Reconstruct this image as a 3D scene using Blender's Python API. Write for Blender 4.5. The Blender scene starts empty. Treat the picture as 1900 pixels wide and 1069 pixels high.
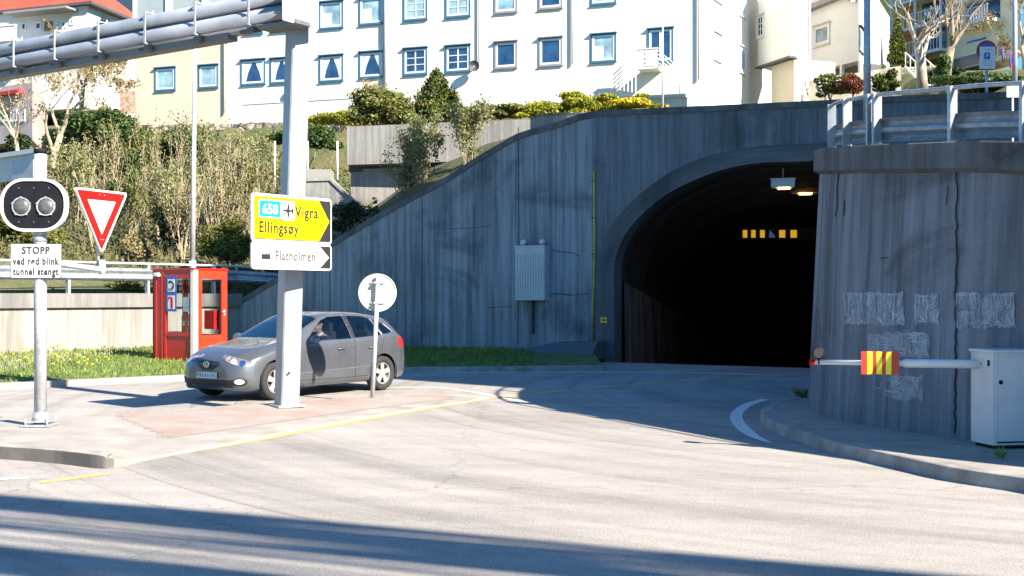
import bpy, bmesh, math, random
import numpy as np
from mathutils import Vector, Matrix, noise
R = math.radians
SC = bpy.context.scene
COL = SC.collection
# ------------------------------------------------------------------ camera, world, sun
F = 2200.0; CX = 950.0; HY = 550.0; EYE = 1.7
cam_d = bpy.data.cameras.new('camera'); cam = bpy.data.objects.new('camera', cam_d); COL.objects.link(cam)
cam.location = (0, 0, EYE); cam.rotation_euler = (R(90), 0, 0)
cam_d.sensor_width = 36; cam_d.lens = F/1900*36; cam_d.shift_y = 15.5/1900
cam_d.clip_start = .1; cam_d.clip_end = 2000
SC.camera = cam
SUN_A = 43.0; SUN_EL = 34.0
sdir = Vector((math.cos(R(SUN_A))*math.cos(R(SUN_EL)), -math.sin(R(SUN_A))*math.cos(R(SUN_EL)), math.sin(R(SUN_EL))))
W = bpy.data.worlds.new('World'); SC.world = W; W.use_nodes = True
wn = W.node_tree; bgn = wn.nodes['Background']
sky = wn.nodes.new('ShaderNodeTexSky'); sky.sky_type = 'NISHITA'; sky.sun_disc = False
sky.sun_elevation = R(SUN_EL); sky.sun_rotation = math.atan2(sdir.x, sdir.y)
sky.air_density = 1.3; sky.dust_density = .2; sky.ozone_density = 2.2
tint = wn.nodes.new('ShaderNodeMix'); tint.data_type = 'RGBA'; tint.blend_type = 'MULTIPLY'; tint.inputs[0].default_value = 1; tint.inputs[7].default_value = (.44, .99, 1.5, 1)
wn.links.new(sky.outputs[0], tint.inputs[6]); wn.links.new(tint.outputs[2], bgn.inputs[0]); bgn.inputs[1].default_value = .047
sl = bpy.data.lights.new('sun', 'SUN'); sl.energy = 5; sl.angle = R(.53); sl.color = (1, .895, .765)
sun = bpy.data.objects.new('sun', sl); COL.objects.link(sun)
sun.rotation_euler = sdir.to_track_quat('Z', 'Y').to_euler(); sun.location = (20, -20, 30)
SC.view_settings.view_transform = 'Standard'; SC.view_settings.look = 'None'
SC.view_settings.exposure = 1.85; SC.view_settings.gamma = 1

# ------------------------------------------------------------------ measuring helpers
def P(px, py, Y):
    return Vector(((px-CX)/F*Y, Y, EYE-(py-HY)/F*Y))
def G(px, py, z=0.0):
    Y = F*(EYE-z)/(py-HY)
    return Vector(((px-CX)/F*Y, Y, z))
def on_line(px, a, b):
    """point where the view column px crosses the ground line a-b"""
    k = (px-CX)/F
    dx, dy = b[0]-a[0], b[1]-a[1]
    t = (k*a[1]-a[0])/(dx-k*dy)
    return (a[0]+dx*t, a[1]+dy*t, t*math.hypot(dx, dy))

# ------------------------------------------------------------------ materials
MATS = {}
def nodes_of(name):
    m = bpy.data.materials.new(name); m.use_nodes = True
    nt = m.node_tree; b = nt.nodes['Principled BSDF']
    return m, nt, b
def mk(nt, t, **kw):
    n = nt.nodes.new(t)
    for k, v in kw.items(): setattr(n, k, v)
    return n
def setin(n, **kw):
    for k, v in kw.items(): n.inputs[k.replace('_', ' ')].default_value = v
def ramp(nt, fac, stops):
    r = mk(nt, 'ShaderNodeValToRGB'); e = r.color_ramp.elements
    while len(e) < len(stops): e.new(.5)
    for i, (p, c) in enumerate(stops):
        e[i].position = p; e[i].color = (*c, 1) if len(c) == 3 else c
    nt.links.new(fac, r.inputs[0]); return r.outputs[0]
def noi(nt, vec, scale, detail=4, rough=.55, dist=0):
    n = mk(nt, 'ShaderNodeTexNoise'); setin(n, Scale=scale, Detail=detail, Roughness=rough, Distortion=dist)
    if vec is not None: nt.links.new(vec, n.inputs['Vector'])
    return n.outputs[0]
def mapping(nt, vec, sc=(1, 1, 1), loc=(0, 0, 0)):
    n = mk(nt, 'ShaderNodeMapping'); n.inputs['Scale'].default_value = sc; n.inputs['Location'].default_value = loc
    nt.links.new(vec, n.inputs[0]); return n.outputs[0]
def mul(nt, a, b, fac=1.0, typ='MULTIPLY'):
    n = mk(nt, 'ShaderNodeMix', data_type='RGBA', blend_type=typ)
    if isinstance(fac, float) or isinstance(fac, int): n.inputs[0].default_value = fac
    else: nt.links.new(fac, n.inputs[0])
    for i, s in ((6, a), (7, b)):
        if isinstance(s, tuple): n.inputs[i].default_value = (*s, 1)
        else: nt.links.new(s, n.inputs[i])
    return n.outputs[2]
def bump(nt, b, h, strength=.3, dist=.02):
    n = mk(nt, 'ShaderNodeBump'); setin(n, Strength=strength, Distance=dist)
    nt.links.new(h, n.inputs['Height']); nt.links.new(n.outputs[0], b.inputs['Normal'])
def g(v): return (v, v, v)
def pm(name, col, rough=.6, metal=0.0, var=.12, scale=6, bmp=0.0, spec=.5, emis=None, es=1, coat=0):
    """plain surface with soft dirt variation"""
    if name in MATS: return MATS[name]
    m, nt, b = nodes_of(name)
    tc = mk(nt, 'ShaderNodeTexCoord').outputs['Object']
    n = noi(nt, tc, scale, 6, .6)
    lo = tuple(c*(1-var*1.6) for c in col); hi = tuple(min(1, c*(1+var*.8)) for c in col)
    c = ramp(nt, n, [(.3, lo), (.65, hi)])
    nt.links.new(c, b.inputs['Base Color'])
    rr = mk(nt, 'ShaderNodeMapRange'); nt.links.new(n, rr.inputs[0]); rr.inputs[3].default_value = max(.02, rough-.1); rr.inputs[4].default_value = min(1, rough+.1)
    nt.links.new(rr.outputs[0], b.inputs['Roughness'])
    b.inputs['Metallic'].default_value = metal; b.inputs['Specular IOR Level'].default_value = spec
    if coat: b.inputs['Coat Weight'].default_value = coat; b.inputs['Coat Roughness'].default_value = .06
    if emis: b.inputs['Emission Color'].default_value = (*emis, 1); b.inputs['Emission Strength'].default_value = es
    if bmp: bump(nt, b, noi(nt, tc, scale*8, 4), bmp, .01)
    MATS[name] = m; return m
def concrete(name, base, tint=(1, 1, 1), board=7.0, contrast=.35, stain=.5, warm=0.0):
    """board-marked concrete, UV in metres (u along, v up)"""
    if name in MATS: return MATS[name]
    m, nt, b = nodes_of(name)
    uv = mk(nt, 'ShaderNodeTexCoord').outputs['UV']
    s1 = noi(nt, mapping(nt, uv, (board, .22, 1)), 1.0, 3, .65)
    s2 = noi(nt, mapping(nt, uv, (board*3.2, .5, 1), (7, 3, 0)), 1.0, 4, .7)
    s3 = noi(nt, mapping(nt, uv, (1.1, .16, 1), (3, 9, 0)), 1.0, 4, .6)
    pat = noi(nt, mapping(nt, uv, (.45, .55, 1), (2, 1, 0)), 1.0, 7, .62, .6)
    fin = noi(nt, uv, 28, 5, .7)
    bc = tuple(base*t for t in tint)
    c = ramp(nt, s1, [(.32, tuple(x*(1-contrast) for x in bc)), (.5, bc), (.68, tuple(x*(1+contrast*.75) for x in bc))])
    c = mul(nt, c, ramp(nt, s2, [(.3, g(.72)), (.6, g(1.05)), (.75, g(1.3))]), .75)
    c = mul(nt, c, ramp(nt, s3, [(.34, g(.5)), (.52, g(1.0)), (.72, g(1.18))]), stain)
    c = mul(nt, c, ramp(nt, pat, [(.33, g(.38)), (.45, g(.9)), (.62, g(1.0)), (.75, g(1.15))]), stain)
    c = mul(nt, c, ramp(nt, fin, [(.3, g(.82)), (.7, g(1.12))]), .8)
    # small bolt holes left by the shuttering
    vo = mk(nt, 'ShaderNodeTexVoronoi', feature='F1'); setin(vo, Scale=1.0, Randomness=.75)
    nt.links.new(mapping(nt, uv, (1.25, 1.1, 1)), vo.inputs['Vector'])
    hole = ramp(nt, vo.outputs['Distance'], [(.018, g(.3)), (.035, g(1.0))])
    c = mul(nt, c, hole, .8)
    if warm:
        w = noi(nt, mapping(nt, uv, (2.2, .25, 1), (5, 0, 0)), 1, 3)
        c = mul(nt, c, ramp(nt, w, [(.55, (1, 1, 1)), (.72, (1.0, .72, .45))]), warm)
    nt.links.new(c, b.inputs['Base Color']); b.inputs['Roughness'].default_value = .88
    b.inputs['Specular IOR Level'].default_value = .25
    h = mul(nt, s1, fin, .35, 'ADD'); h = mul(nt, h, s2, .5, 'ADD')
    bump(nt, b, h, .55, .02)
    MATS[name] = m; return m
def leafmat(name, c1, c2, c3, trans=.25, nscale=.9):
    if name in MATS: return MATS[name]
    m, nt, b = nodes_of(name)
    geo = mk(nt, 'ShaderNodeNewGeometry')
    c = ramp(nt, geo.outputs['Random Per Island'], [(0, c1), (.5, c2), (1, c3)])
    n = noi(nt, geo.outputs['Position'], nscale, 3)
    c = mul(nt, c, ramp(nt, n, [(.32, g(.6)), (.62, g(1.15))]), .8)
    nt.links.new(c, b.inputs['Base Color']); b.inputs['Roughness'].default_value = .55
    b.inputs['Specular IOR Level'].default_value = .3
    tr = mk(nt, 'ShaderNodeBsdfTranslucent'); nt.links.new(c, tr.inputs[0])
    mx = mk(nt, 'ShaderNodeMixShader'); mx.inputs[0].default_value = trans
    nt.links.new(b.outputs[0], mx.inputs[1]); nt.links.new(tr.outputs[0], mx.inputs[2])
    nt.links.new(mx.outputs[0], nt.nodes['Material Output'].inputs[0])
    MATS[name] = m; return m
def glassmat(name, tint=(.8, .9, .9), alpha=.35, rough=.03):
    if name in MATS: return MATS[name]
    m, nt, b = nodes_of(name)
    tcn = noi(nt, mk(nt, 'ShaderNodeTexCoord').outputs['Object'], 3, 2)
    gl = mk(nt, 'ShaderNodeBsdfGlossy'); gl.inputs['Roughness'].default_value = rough
    tp = mk(nt, 'ShaderNodeBsdfTransparent'); tp.inputs[0].default_value = (*tint, 1)
    fr = mk(nt, 'ShaderNodeLayerWeight'); fr.inputs[0].default_value = .5
    pw = mk(nt, 'ShaderNodeMath', operation='POWER'); pw.inputs[1].default_value = 4.0; nt.links.new(fr.outputs['Facing'], pw.inputs[0])
    ad = mk(nt, 'ShaderNodeMath', operation='MULTIPLY_ADD'); ad.inputs[1].default_value = .9; ad.inputs[2].default_value = alpha*.12
    nt.links.new(pw.outputs[0], ad.inputs[0])
    bp = mk(nt, 'ShaderNodeBump'); setin(bp, Strength=.05, Distance=.02); nt.links.new(tcn, bp.inputs['Height']); nt.links.new(bp.outputs[0], gl.inputs['Normal'])
    mx = mk(nt, 'ShaderNodeMixShader'); nt.links.new(ad.outputs[0], mx.inputs[0])
    nt.links.new(tp.outputs[0], mx.inputs[1]); nt.links.new(gl.outputs[0], mx.inputs[2])
    nt.links.new(mx.outputs[0], nt.nodes['Material Output'].inputs[0])
    MATS[name] = m; return m

# ------------------------------------------------------------------ object helpers
def tag(o, label=None, cat=None, group=None, kind=None):
    if label: o['label'] = label
    if cat: o['category'] = cat
    if group: o['group'] = group
    if kind: o['kind'] = kind
    return o
def thing(name, label, cat, loc=(0, 0, 0), rz=0.0, group=None, rx=0, ry=0):
    o = bpy.data.objects.new(name, None); COL.objects.link(o)
    o.location = loc; o.rotation_euler = (rx, ry, rz); o.empty_display_size = .2
    return tag(o, label, cat, group)
def copy_tree(o, parent=None):
    c = o.copy(); COL.objects.link(c); c.parent = parent
    for ch in list(o.children): copy_tree(ch, c)
    return c
class MB:
    def __init__(s): s.v = []; s.f = []; s.uv = []; s.hasuv = False; s.mi = []; s.cur = 0; s.sm = []; s.smooth = False
    def face(s, idx, uvs=None):
        s.f.append(tuple(idx)); s.mi.append(s.cur); s.sm.append(s.smooth)
        if uvs: s.hasuv = True
        s.uv.append(uvs)
    def add(s, vs, fs, M=None):
        o = len(s.v)
        for p in vs:
            p = Vector(p); s.v.append(M @ p if M is not None else p)
        for f in fs: s.face([i+o for i in f])
    def box(s, c, d, rz=0.0, M=None, bev=0.0):
        x, y, z = d[0]/2, d[1]/2, d[2]/2
        T = Matrix.Translation(Vector(c)) @ Matrix.Rotation(rz, 4, 'Z')
        if M is not None: T = M @ T
        if bev <= 0:
            vs = [(-x, -y, -z), (x, -y, -z), (x, y, -z), (-x, y, -z), (-x, -y, z), (x, -y, z), (x, y, z), (-x, y, z)]
            s.add(vs, [(0, 3, 2, 1), (4, 5, 6, 7), (0, 1, 5, 4), (1, 2, 6, 5), (2, 3, 7, 6), (3, 0, 4, 7)], T)
        else:
            bm = bmesh.new(); bmesh.ops.create_cube(bm, size=1)
            bmesh.ops.scale(bm, vec=d, verts=bm.verts)
            bmesh.ops.bevel(bm, geom=bm.edges[:], offset=bev, segments=2, affect='EDGES', profile=.6)
            s.bm(bm, T)
    def bm(s, bm, T=None):
        bm.verts.ensure_lookup_table(); bm.verts.index_update()
        s.add([v.co.copy() for v in bm.verts], [[v.index for v in f.verts] for f in bm.faces], T); bm.free()
    def box2(s, a, b):
        s.box(((a[0]+b[0])/2, (a[1]+b[1])/2, (a[2]+b[2])/2), (abs(b[0]-a[0]), abs(b[1]-a[1]), abs(b[2]-a[2])))
    def tube(s, pts, r, n=8, caps=True):
        pts = [Vector(p) for p in pts]
        rs = r if isinstance(r, (list, tuple)) else [r]*len(pts)
        o = len(s.v); prev = None
        for i, p in enumerate(pts):
            d = (pts[min(i+1, len(pts)-1)]-pts[max(i-1, 0)]).normalized()
            if prev is None:
                ref = Vector((0, 0, 1)) if abs(d.z) < .9 else Vector((1, 0, 0))
                a = d.cross(ref).normalized()
            else:
                a = (prev-d*prev.dot(d)).normalized()
            prev = a; b = d.cross(a)
            for k in range(n):
                t = 2*math.pi*k/n
                s.v.append(p+(a*math.cos(t)+b*math.sin(t))*rs[i])
        sm = s.smooth; s.smooth = n > 5
        for i in range(len(pts)-1):
            for k in range(n):
                k2 = (k+1) % n
                s.face((o+i*n+k, o+i*n+k2, o+(i+1)*n+k2, o+(i+1)*n+k))
        s.smooth = False
        if caps:
            s.face([o+k for k in range(n)][::-1]); s.face([o+(len(pts)-1)*n+k for k in range(n)])
        s.smooth = sm
    def cyl(s, c, r, h, n=20, axis='Z', r2=None):
        c = Vector(c); d = {'X': Vector((1, 0, 0)), 'Y': Vector((0, 1, 0)), 'Z': Vector((0, 0, 1))}[axis]
        s.tube([c-d*h/2, c+d*h/2], [r, r if r2 is None else r2], n)
    def prism(s, poly, y0, y1, M=None):
        """polygon in local x,z extruded between y0 (front) and y1"""
        n = len(poly)
        vs = [(p[0], y0, p[1]) for p in poly]+[(p[0], y1, p[1]) for p in poly]
        fs = [tuple(range(n)), tuple(range(2*n-1, n-1, -1))]+[(i, i+n, (i+1) % n+n, (i+1) % n) for i in range(n)]
        s.add(vs, fs, M)
    def ribbon(s, path, zb, zt, off_b=0.0, off_t=0.0, u0=0.0, vmul=1.0, rows=1):
        """wall face along path; zb/zt numbers or lists; offsets along the left normal"""
        n = len(path); u = u0; o = len(s.v); us = []; nr = []
        for i in range(n):
            a = Vector(path[max(i-1, 0)][:2]); b = Vector(path[min(i+1, n-1)][:2]); d = (b-a).normalized(); nr.append(Vector((-d.y, d.x)))
        for i, p in enumerate(path):
            if i: u += (Vector(p[:2])-Vector(path[i-1][:2])).length
            us.append(u)
            b = zb[i] if isinstance(zb, (list, tuple)) else zb; t = zt[i] if isinstance(zt, (list, tuple)) else zt
            for r in range(rows+1):
                k = r/rows; of = off_b+(off_t-off_b)*k
                s.v.append(Vector((p[0]+nr[i].x*of, p[1]+nr[i].y*of, b+(t-b)*k)))
        for i in range(n-1):
            for r in range(rows):
                q = (o+i*(rows+1)+r, o+(i+1)*(rows+1)+r, o+(i+1)*(rows+1)+r+1, o+i*(rows+1)+r+1)
                s.face(q, [(us[i], s.v[q[0]].z), (us[i+1], s.v[q[1]].z), (us[i+1], s.v[q[2]].z), (us[i], s.v[q[3]].z)])
        return us
    def sweep(s, path, prof, closed=True, caps=True):
        """prof: (offset along left normal, z) closed loop swept along path of (x,y,z)"""
        n = len(path); m = len(prof); o = len(s.v); u = 0; us = []
        for i, p in enumerate(path):
            a = Vector(path[max(i-1, 0)][:2]); b = Vector(path[min(i+1, n-1)][:2]); d = (b-a).normalized(); nr = (-d.y, d.x)
            if i: u += (Vector(p[:2])-Vector(path[i-1][:2])).length
            us.append(u)
            for q in prof: s.v.append(Vector((p[0]+nr[0]*q[0], p[1]+nr[1]*q[0], p[2]+q[1])))
        per = [0]
        for k in range(m): per.append(per[-1]+math.hypot(prof[(k+1) % m][0]-prof[k][0], prof[(k+1) % m][1]-prof[k][1]))
        for i in range(n-1):
            for k in range(m if closed else m-1):
                k2 = (k+1) % m
                s.face((o+i*m+k, o+(i+1)*m+k, o+(i+1)*m+k2, o+i*m+k2), [(us[i], per[k]), (us[i+1], per[k]), (us[i+1], per[k+1]), (us[i], per[k+1])])
        if closed and caps:
            s.face([o+k for k in range(m)], [(prof[k][0], prof[k][1]) for k in range(m)])
            s.face([o+(n-1)*m+k for k in range(m)][::-1], [(prof[k][0], prof[k][1]) for k in range(m)][::-1])
    def text(s, txt, size, x, z, y=0.0, align='CENTER', sx=1.0, M=None, bold=0.0, sp=1.0):
        vs, fs = text_geo(txt, size, align, bold, sp)
        s.add([(x+p[0]*sx, y, z+p[1]) for p in vs], fs, M)
    def build(s, name, mat, parent=None, world=False, smooth=False, dbl=False):
        me = bpy.data.meshes.new(name)
        vs = s.v
        if world and parent is not None:
            inv = Matrix.LocRotScale(parent.location, parent.rotation_euler, None).inverted()
            vs = [inv @ v for v in vs]
        me.from_pydata([tuple(v) for v in vs], [], s.f)
        if s.hasuv:
            ul = me.uv_layers.new(name='UVMap'); k = 0
            for f, uv in zip(s.f, s.uv):
                for j in range(len(f)):
                    ul.data[k].uv = uv[j] if uv else (s.v[f[j]].x, s.v[f[j]].y); k += 1
        mats = mat if isinstance(mat, (list, tuple)) else [mat]
        for mm in mats: me.materials.append(mm)
        if len(mats) > 1: me.polygons.foreach_set('material_index', s.mi)
        me.polygons.foreach_set('use_smooth', [True]*len(s.f) if smooth else s.sm)
        me.update()
        o = bpy.data.objects.new(name, me); COL.objects.link(o)
        if parent is not None: o.parent = parent
        return o
_tc = {}
def text_geo(txt, size, align='CENTER', bold=0.0, sp=1.0):
    key = (txt, size, align, bold, sp)
    if key in _tc: return _tc[key]
    cu = bpy.data.curves.new('t', 'FONT'); cu.body = txt; cu.size = size; cu.align_x = align; cu.offset = bold; cu.space_character = sp
    cu.resolution_u = 3
    ob = bpy.data.objects.new('t', cu); COL.objects.link(ob)
    dg = bpy.context.evaluated_depsgraph_get(); me = bpy.data.meshes.new_from_object(ob.evaluated_get(dg))
    vs = [(v.co.x, v.co.y) for v in me.vertices]; fs = [tuple(p.vertices) for p in me.polygons]
    bpy.data.objects.remove(ob); bpy.data.curves.remove(cu); bpy.data.meshes.remove(me)
    _tc[key] = (vs, fs); return vs, fs
def cr(pts, n=8):
    """Catmull-Rom through points"""
    P_ = [Vector(p) for p in pts]; out = []
    for i in range(len(P_)-1):
        p0 = P_[max(i-1, 0)]; p1 = P_[i]; p2 = P_[i+1]; p3 = P_[min(i+2, len(P_)-1)]
        for k in range(n):
            t = k/n
            out.append(.5*((2*p1)+(p2-p0)*t+(2*p0-5*p1+4*p2-p3)*t*t+(3*p1-p0-3*p2+p3)*t**3))
    out.append(P_[-1]); return out
def ngrid(name, verts, quads, mat, parent=None, kind=None):
    me = bpy.data.meshes.new(name)
    verts = np.asarray(verts, dtype=np.float32); quads = np.asarray(quads, dtype=np.int32); k = quads.shape[1]
    me.vertices.add(len(verts)); me.vertices.foreach_set('co', verts.ravel())
    me.loops.add(quads.size); me.loops.foreach_set('vertex_index', quads.ravel())
    me.polygons.add(len(quads)); me.polygons.foreach_set('loop_start', np.arange(0, quads.size, k, dtype=np.int32))
    me.polygons.foreach_set('loop_total', np.full(len(quads), k, dtype=np.int32))
    me.materials.append(mat); me.update(calc_edges=True); me.validate()
    o = bpy.data.objects.new(name, me); COL.objects.link(o)
    if parent is not None: o.parent = parent
    if kind: o['kind'] = kind
    return o
def leaf_arrays(n, blobs, size, seed, shell=.55, up=.3, asp=.6, flat=0):
    """n little rhombic leaves spread through ellipsoid blobs (cx,cy,cz,rx,ry,rz[,weight])"""
    r = np.random.default_rng(seed)
    w = np.array([b[6] if len(b) > 6 else b[3]*b[4]*b[5] for b in blobs], float)**.75; w /= w.sum()
    idx = r.choice(len(blobs), n, p=w); B = np.array([b[:6] for b in blobs], float)[idx]
    d = r.normal(size=(n, 3)); d /= np.linalg.norm(d, axis=1)[:, None]
    rad = r.random(n)**(1/3.)*(1-shell)+shell*(.75+.3*r.random(n)); rad *= (1+.22*r.normal(size=n)*.6)
    c = B[:, :3]+d*B[:, 3:]*rad[:, None]
    nrm = d*.7+r.normal(size=(n, 3))*.75; nrm[:, 2] += up; nrm /= np.linalg.norm(nrm, axis=1)[:, None]
    a = np.cross(nrm, r.normal(size=(n, 3))); a /= np.linalg.norm(a, axis=1)[:, None]+1e-9
    b = np.cross(nrm, a); sz = size*(.6+.8*r.random(n))[:, None]
    a *= sz; b *= sz*asp
    v = np.stack([c-a, c-b, c+a, c+b], 1).reshape(-1, 3)
    return v, np.arange(n*4).reshape(-1, 4)
def leaves(name, parent, n, blobs, size, seed, mat, **kw):
    v, q = leaf_arrays(n, blobs, size, seed, **kw)
    return ngrid(name, v, q, mat, parent)
def clumps(cx, cy, cz, rx, ry, rz, n, seed, cs=.42):
    """random clumps over an ellipsoid, for uneven crowns"""
    r = random.Random(seed); out = [(cx, cy, cz, rx*.62, ry*.62, rz*.62, rx*ry*rz*.4)]
    for i in range(n):
        t = r.uniform(0, 2*math.pi); p = math.acos(r.uniform(-.75, 1)); k = r.uniform(.45, .92); s = cs*r.uniform(.55, 1.1)
        out.append((cx+rx*k*math.sin(p)*math.cos(t), cy+ry*k*math.sin(p)*math.sin(t), cz+rz*k*math.cos(p), rx*s, ry*s, rz*s*.8))
    return out
def branch(mb, p, d, L, r, lev, rnd, spread=.6, up=.15, n=5, tips=None, kids=(2, 4), minr=.006, wig=.18):
    pts = [p]; q = p.copy(); dd = d.normalized(); seg = 4
    for i in range(seg):
        dd = (dd+Vector((rnd.gauss(0, wig), rnd.gauss(0, wig), rnd.gauss(0, wig)+up*.3))).normalized()
        q = q+dd*L/seg; pts.append(q.copy())
    rs = [max(minr, r*(1-.5*i/seg)) for i in range(seg+1)]
    mb.tube(pts, rs, n if lev > 1 else 3, caps=False)
    if lev <= 0:
        if tips is not None: tips.extend(pts[1:])
        return
    for k in range(rnd.randint(*kids)):
        i = rnd.randint(1, seg) if k else seg
        ax = Vector((rnd.gauss(0, 1), rnd.gauss(0, 1), rnd.gauss(0, .6))).normalized()
        nd = (dd+ax*spread*rnd.uniform(.6, 1.3)+Vector((0, 0, up))).normalized()
        branch(mb, pts[i], nd, L*rnd.uniform(.55, .8), rs[i]*rnd.uniform(.5, .72), lev-1, rnd, spread, up, n, tips, kids, minr, wig)
# ------------------------------------------------------------------ the setting
def struct(o): o['kind'] = 'structure'; return o
LW = [(-70, -20), (-22, 18.4), (-8.26, 36), (2.1, 31), (14.4, 23.9), (70, -8)]
def yL(x):
    for a, b in zip(LW, LW[1:]):
        if x <= b[0]: return a[1]+(b[1]-a[1])*(x-a[0])/(b[0]-a[0])
    return LW[-1][1]
def asphalt(name, base=.23):
    m, nt, b = nodes_of(name)
    tc = mk(nt, 'ShaderNodeTexCoord').outputs['Object']
    fine = noi(nt, tc, 55, 3, .75); med = noi(nt, tc, 7, 5, .6); big = noi(nt, tc, .35, 5, .6)
    st = noi(nt, mapping(nt, tc, (.12, 1.5, 1), (3, 5, 0)), 1.0, 5, .6, .4)
    # polar coordinates about the bend, for tyre-worn arcs
    sub = mk(nt, 'ShaderNodeVectorMath', operation='SUBTRACT'); sub.inputs[1].default_value = (10.5, 21.5, 0); nt.links.new(tc, sub.inputs[0])
    ln = mk(nt, 'ShaderNodeVectorMath', operation='LENGTH'); nt.links.new(sub.outputs[0], ln.inputs[0])
    gr = mk(nt, 'ShaderNodeTexGradient', gradient_type='RADIAL'); nt.links.new(sub.outputs[0], gr.inputs[0])
    cb = mk(nt, 'ShaderNodeCombineXYZ'); nt.links.new(ln.outputs['Value'], cb.inputs[0]); nt.links.new(gr.outputs[0], cb.inputs[1])
    arc = noi(nt, mapping(nt, cb.outputs[0], (1.3, 5, 1)), 1.0, 6, .68, .15)
    arc2 = noi(nt, mapping(nt, cb.outputs[0], (6.5, 7, 1), (4, 2, 0)), 1.0, 3, .6, .3)
    c = ramp(nt, fine, [(.25, g(base*.55)), (.5, g(base)), (.72, g(base*1.5))])
    c = mul(nt, c, (1.03, .965, .875), 1.0)
    c = mul(nt, c, ramp(nt, med, [(.3, g(.9)), (.7, g(1.07))]), .8)
    c = mul(nt, c, ramp(nt, big, [(.35, g(.9)), (.65, g(1.07))]), .9)
    c = mul(nt, c, ramp(nt, st, [(.38, g(.9)), (.62, g(1.1))]), .8)
    c = mul(nt, c, ramp(nt, arc, [(.36, g(.72)), (.52, g(1.0)), (.7, g(1.12))]), .9)
    c = mul(nt, c, ramp(nt, arc2, [(.28, g(.55)), (.37, g(1.0))]), .8)
    cr_ = mk(nt, 'ShaderNodeTexVoronoi', feature='DISTANCE_TO_EDGE'); setin(cr_, Scale=.16)
    wob = mk(nt, 'ShaderNodeTexNoise'); setin(wob, Scale=2.5, Detail=5.0)
    nt.links.new(tc, wob.inputs['Vector']); ad = mk(nt, 'ShaderNodeVectorMath', operation='ADD')
    nt.links.new(tc, ad.inputs[0]); nt.links.new(wob.outputs['Color'], ad.inputs[1]); nt.links.new(ad.outputs[0], cr_.inputs['Vector'])
    c = mul(nt, c, ramp(nt, cr_.outputs['Distance'], [(.0005, g(.45)), (.0022, g(1.0))]), .55)
    nt.links.new(c, b.inputs['Base Color']); b.inputs['Roughness'].default_value = .9; b.inputs['Specular IOR Level'].default_value = .3
    bump(nt, b, fine, .5, .006); return m
M_ASPH = asphalt('asphalt', .27)
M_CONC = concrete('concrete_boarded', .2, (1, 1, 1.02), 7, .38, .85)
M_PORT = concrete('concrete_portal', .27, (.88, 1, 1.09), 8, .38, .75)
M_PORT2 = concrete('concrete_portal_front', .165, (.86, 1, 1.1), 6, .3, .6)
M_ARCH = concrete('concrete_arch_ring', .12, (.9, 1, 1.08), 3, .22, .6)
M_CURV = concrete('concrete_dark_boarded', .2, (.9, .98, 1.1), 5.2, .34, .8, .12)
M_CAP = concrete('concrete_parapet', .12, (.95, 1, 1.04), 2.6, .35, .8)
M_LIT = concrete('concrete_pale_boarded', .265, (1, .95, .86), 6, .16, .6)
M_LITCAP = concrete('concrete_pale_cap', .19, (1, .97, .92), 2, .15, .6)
M_PAVE = pm('pavement_concrete', (.27, .25, .22), .9, 0, .16, 1.6, .25)
M_KERB = pm('kerb_stone', (.27, .255, .23), .9, 0, .25, 3, .3)
M_SOIL = pm('soil_and_moss', (.10, .085, .045), 1, 0, .4, 1.2, .5)
M_WHITEP = pm('road_paint_white', (.62, .62, .6), .8, 0, .15, 9)
def paint_worn(name, col, under=.24):
    m, nt, b = nodes_of(name)
    tc = mk(nt, 'ShaderNodeTexCoord').outputs['Object']
    n = noi(nt, tc, 14, 7, .7); n2 = noi(nt, tc, 1.2, 3)
    f = ramp(nt, n, [(.36, g(0)), (.5, g(1))]); f2 = ramp(nt, n2, [(.3, g(.35)), (.6, g(1))])
    k = mul(nt, f, f2, 1.0)
    c = mul(nt, (under, under*.96, under*.88), col, k, 'MIX')
    nt.links.new(c, b.inputs['Base Color']); b.inputs['Roughness'].default_value = .85; return m
M_YEL = paint_worn('road_paint_yellow', (.75, .47, .06)); M_WHT = paint_worn('road_paint_worn_white', (.7, .7, .68))

# ground in front of the walls, one sheet to the horizon
xs = sorted(set([-400, -250, -140, -100, 400, 250, 140, 100]+[p[0] for p in LW]+[x*2 for x in range(-30, 31)]))
def yLx(x):
    if x < -70: return -20
    if x > 70: return -8
    return yL(x)
vs = []; fs = []
ds = [0, -3, -8, -15, -30, -60, -120, -250, -500]
for x in xs:
    for d in ds: vs.append((x, yLx(x)+d, -.03 if d else -.03))
m = len(ds)
for i in range(len(xs)-1):
    for j in range(m-1): fs.append((i*m+j, i*m+j+1, (i+1)*m+j+1, (i+1)*m+j))
mb = MB(); mb.add(vs, fs); struct(mb.build('ground', M_SOIL))
# asphalt, reaching the portal line
mb = MB()
xs2 = [-60, -40, -22, -15, -8.26, -4, 2.1, 5, 8, 11, 14.4, 30, 60]
vs = []; fs = []; dd = [-.05, -2, -5, -10, -16, -24, -40]
for x in xs2:
    for d in dd: vs.append((x, yL(x)+d, 0))
m = len(dd)
for i in range(len(xs2)-1):
    for j in range(m-1): fs.append((i*m+j, i*m+j+1, (i+1)*m+j+1, (i+1)*m+j))
mb.add(vs, fs); struct(mb.build('road', M_ASPH))

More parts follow.
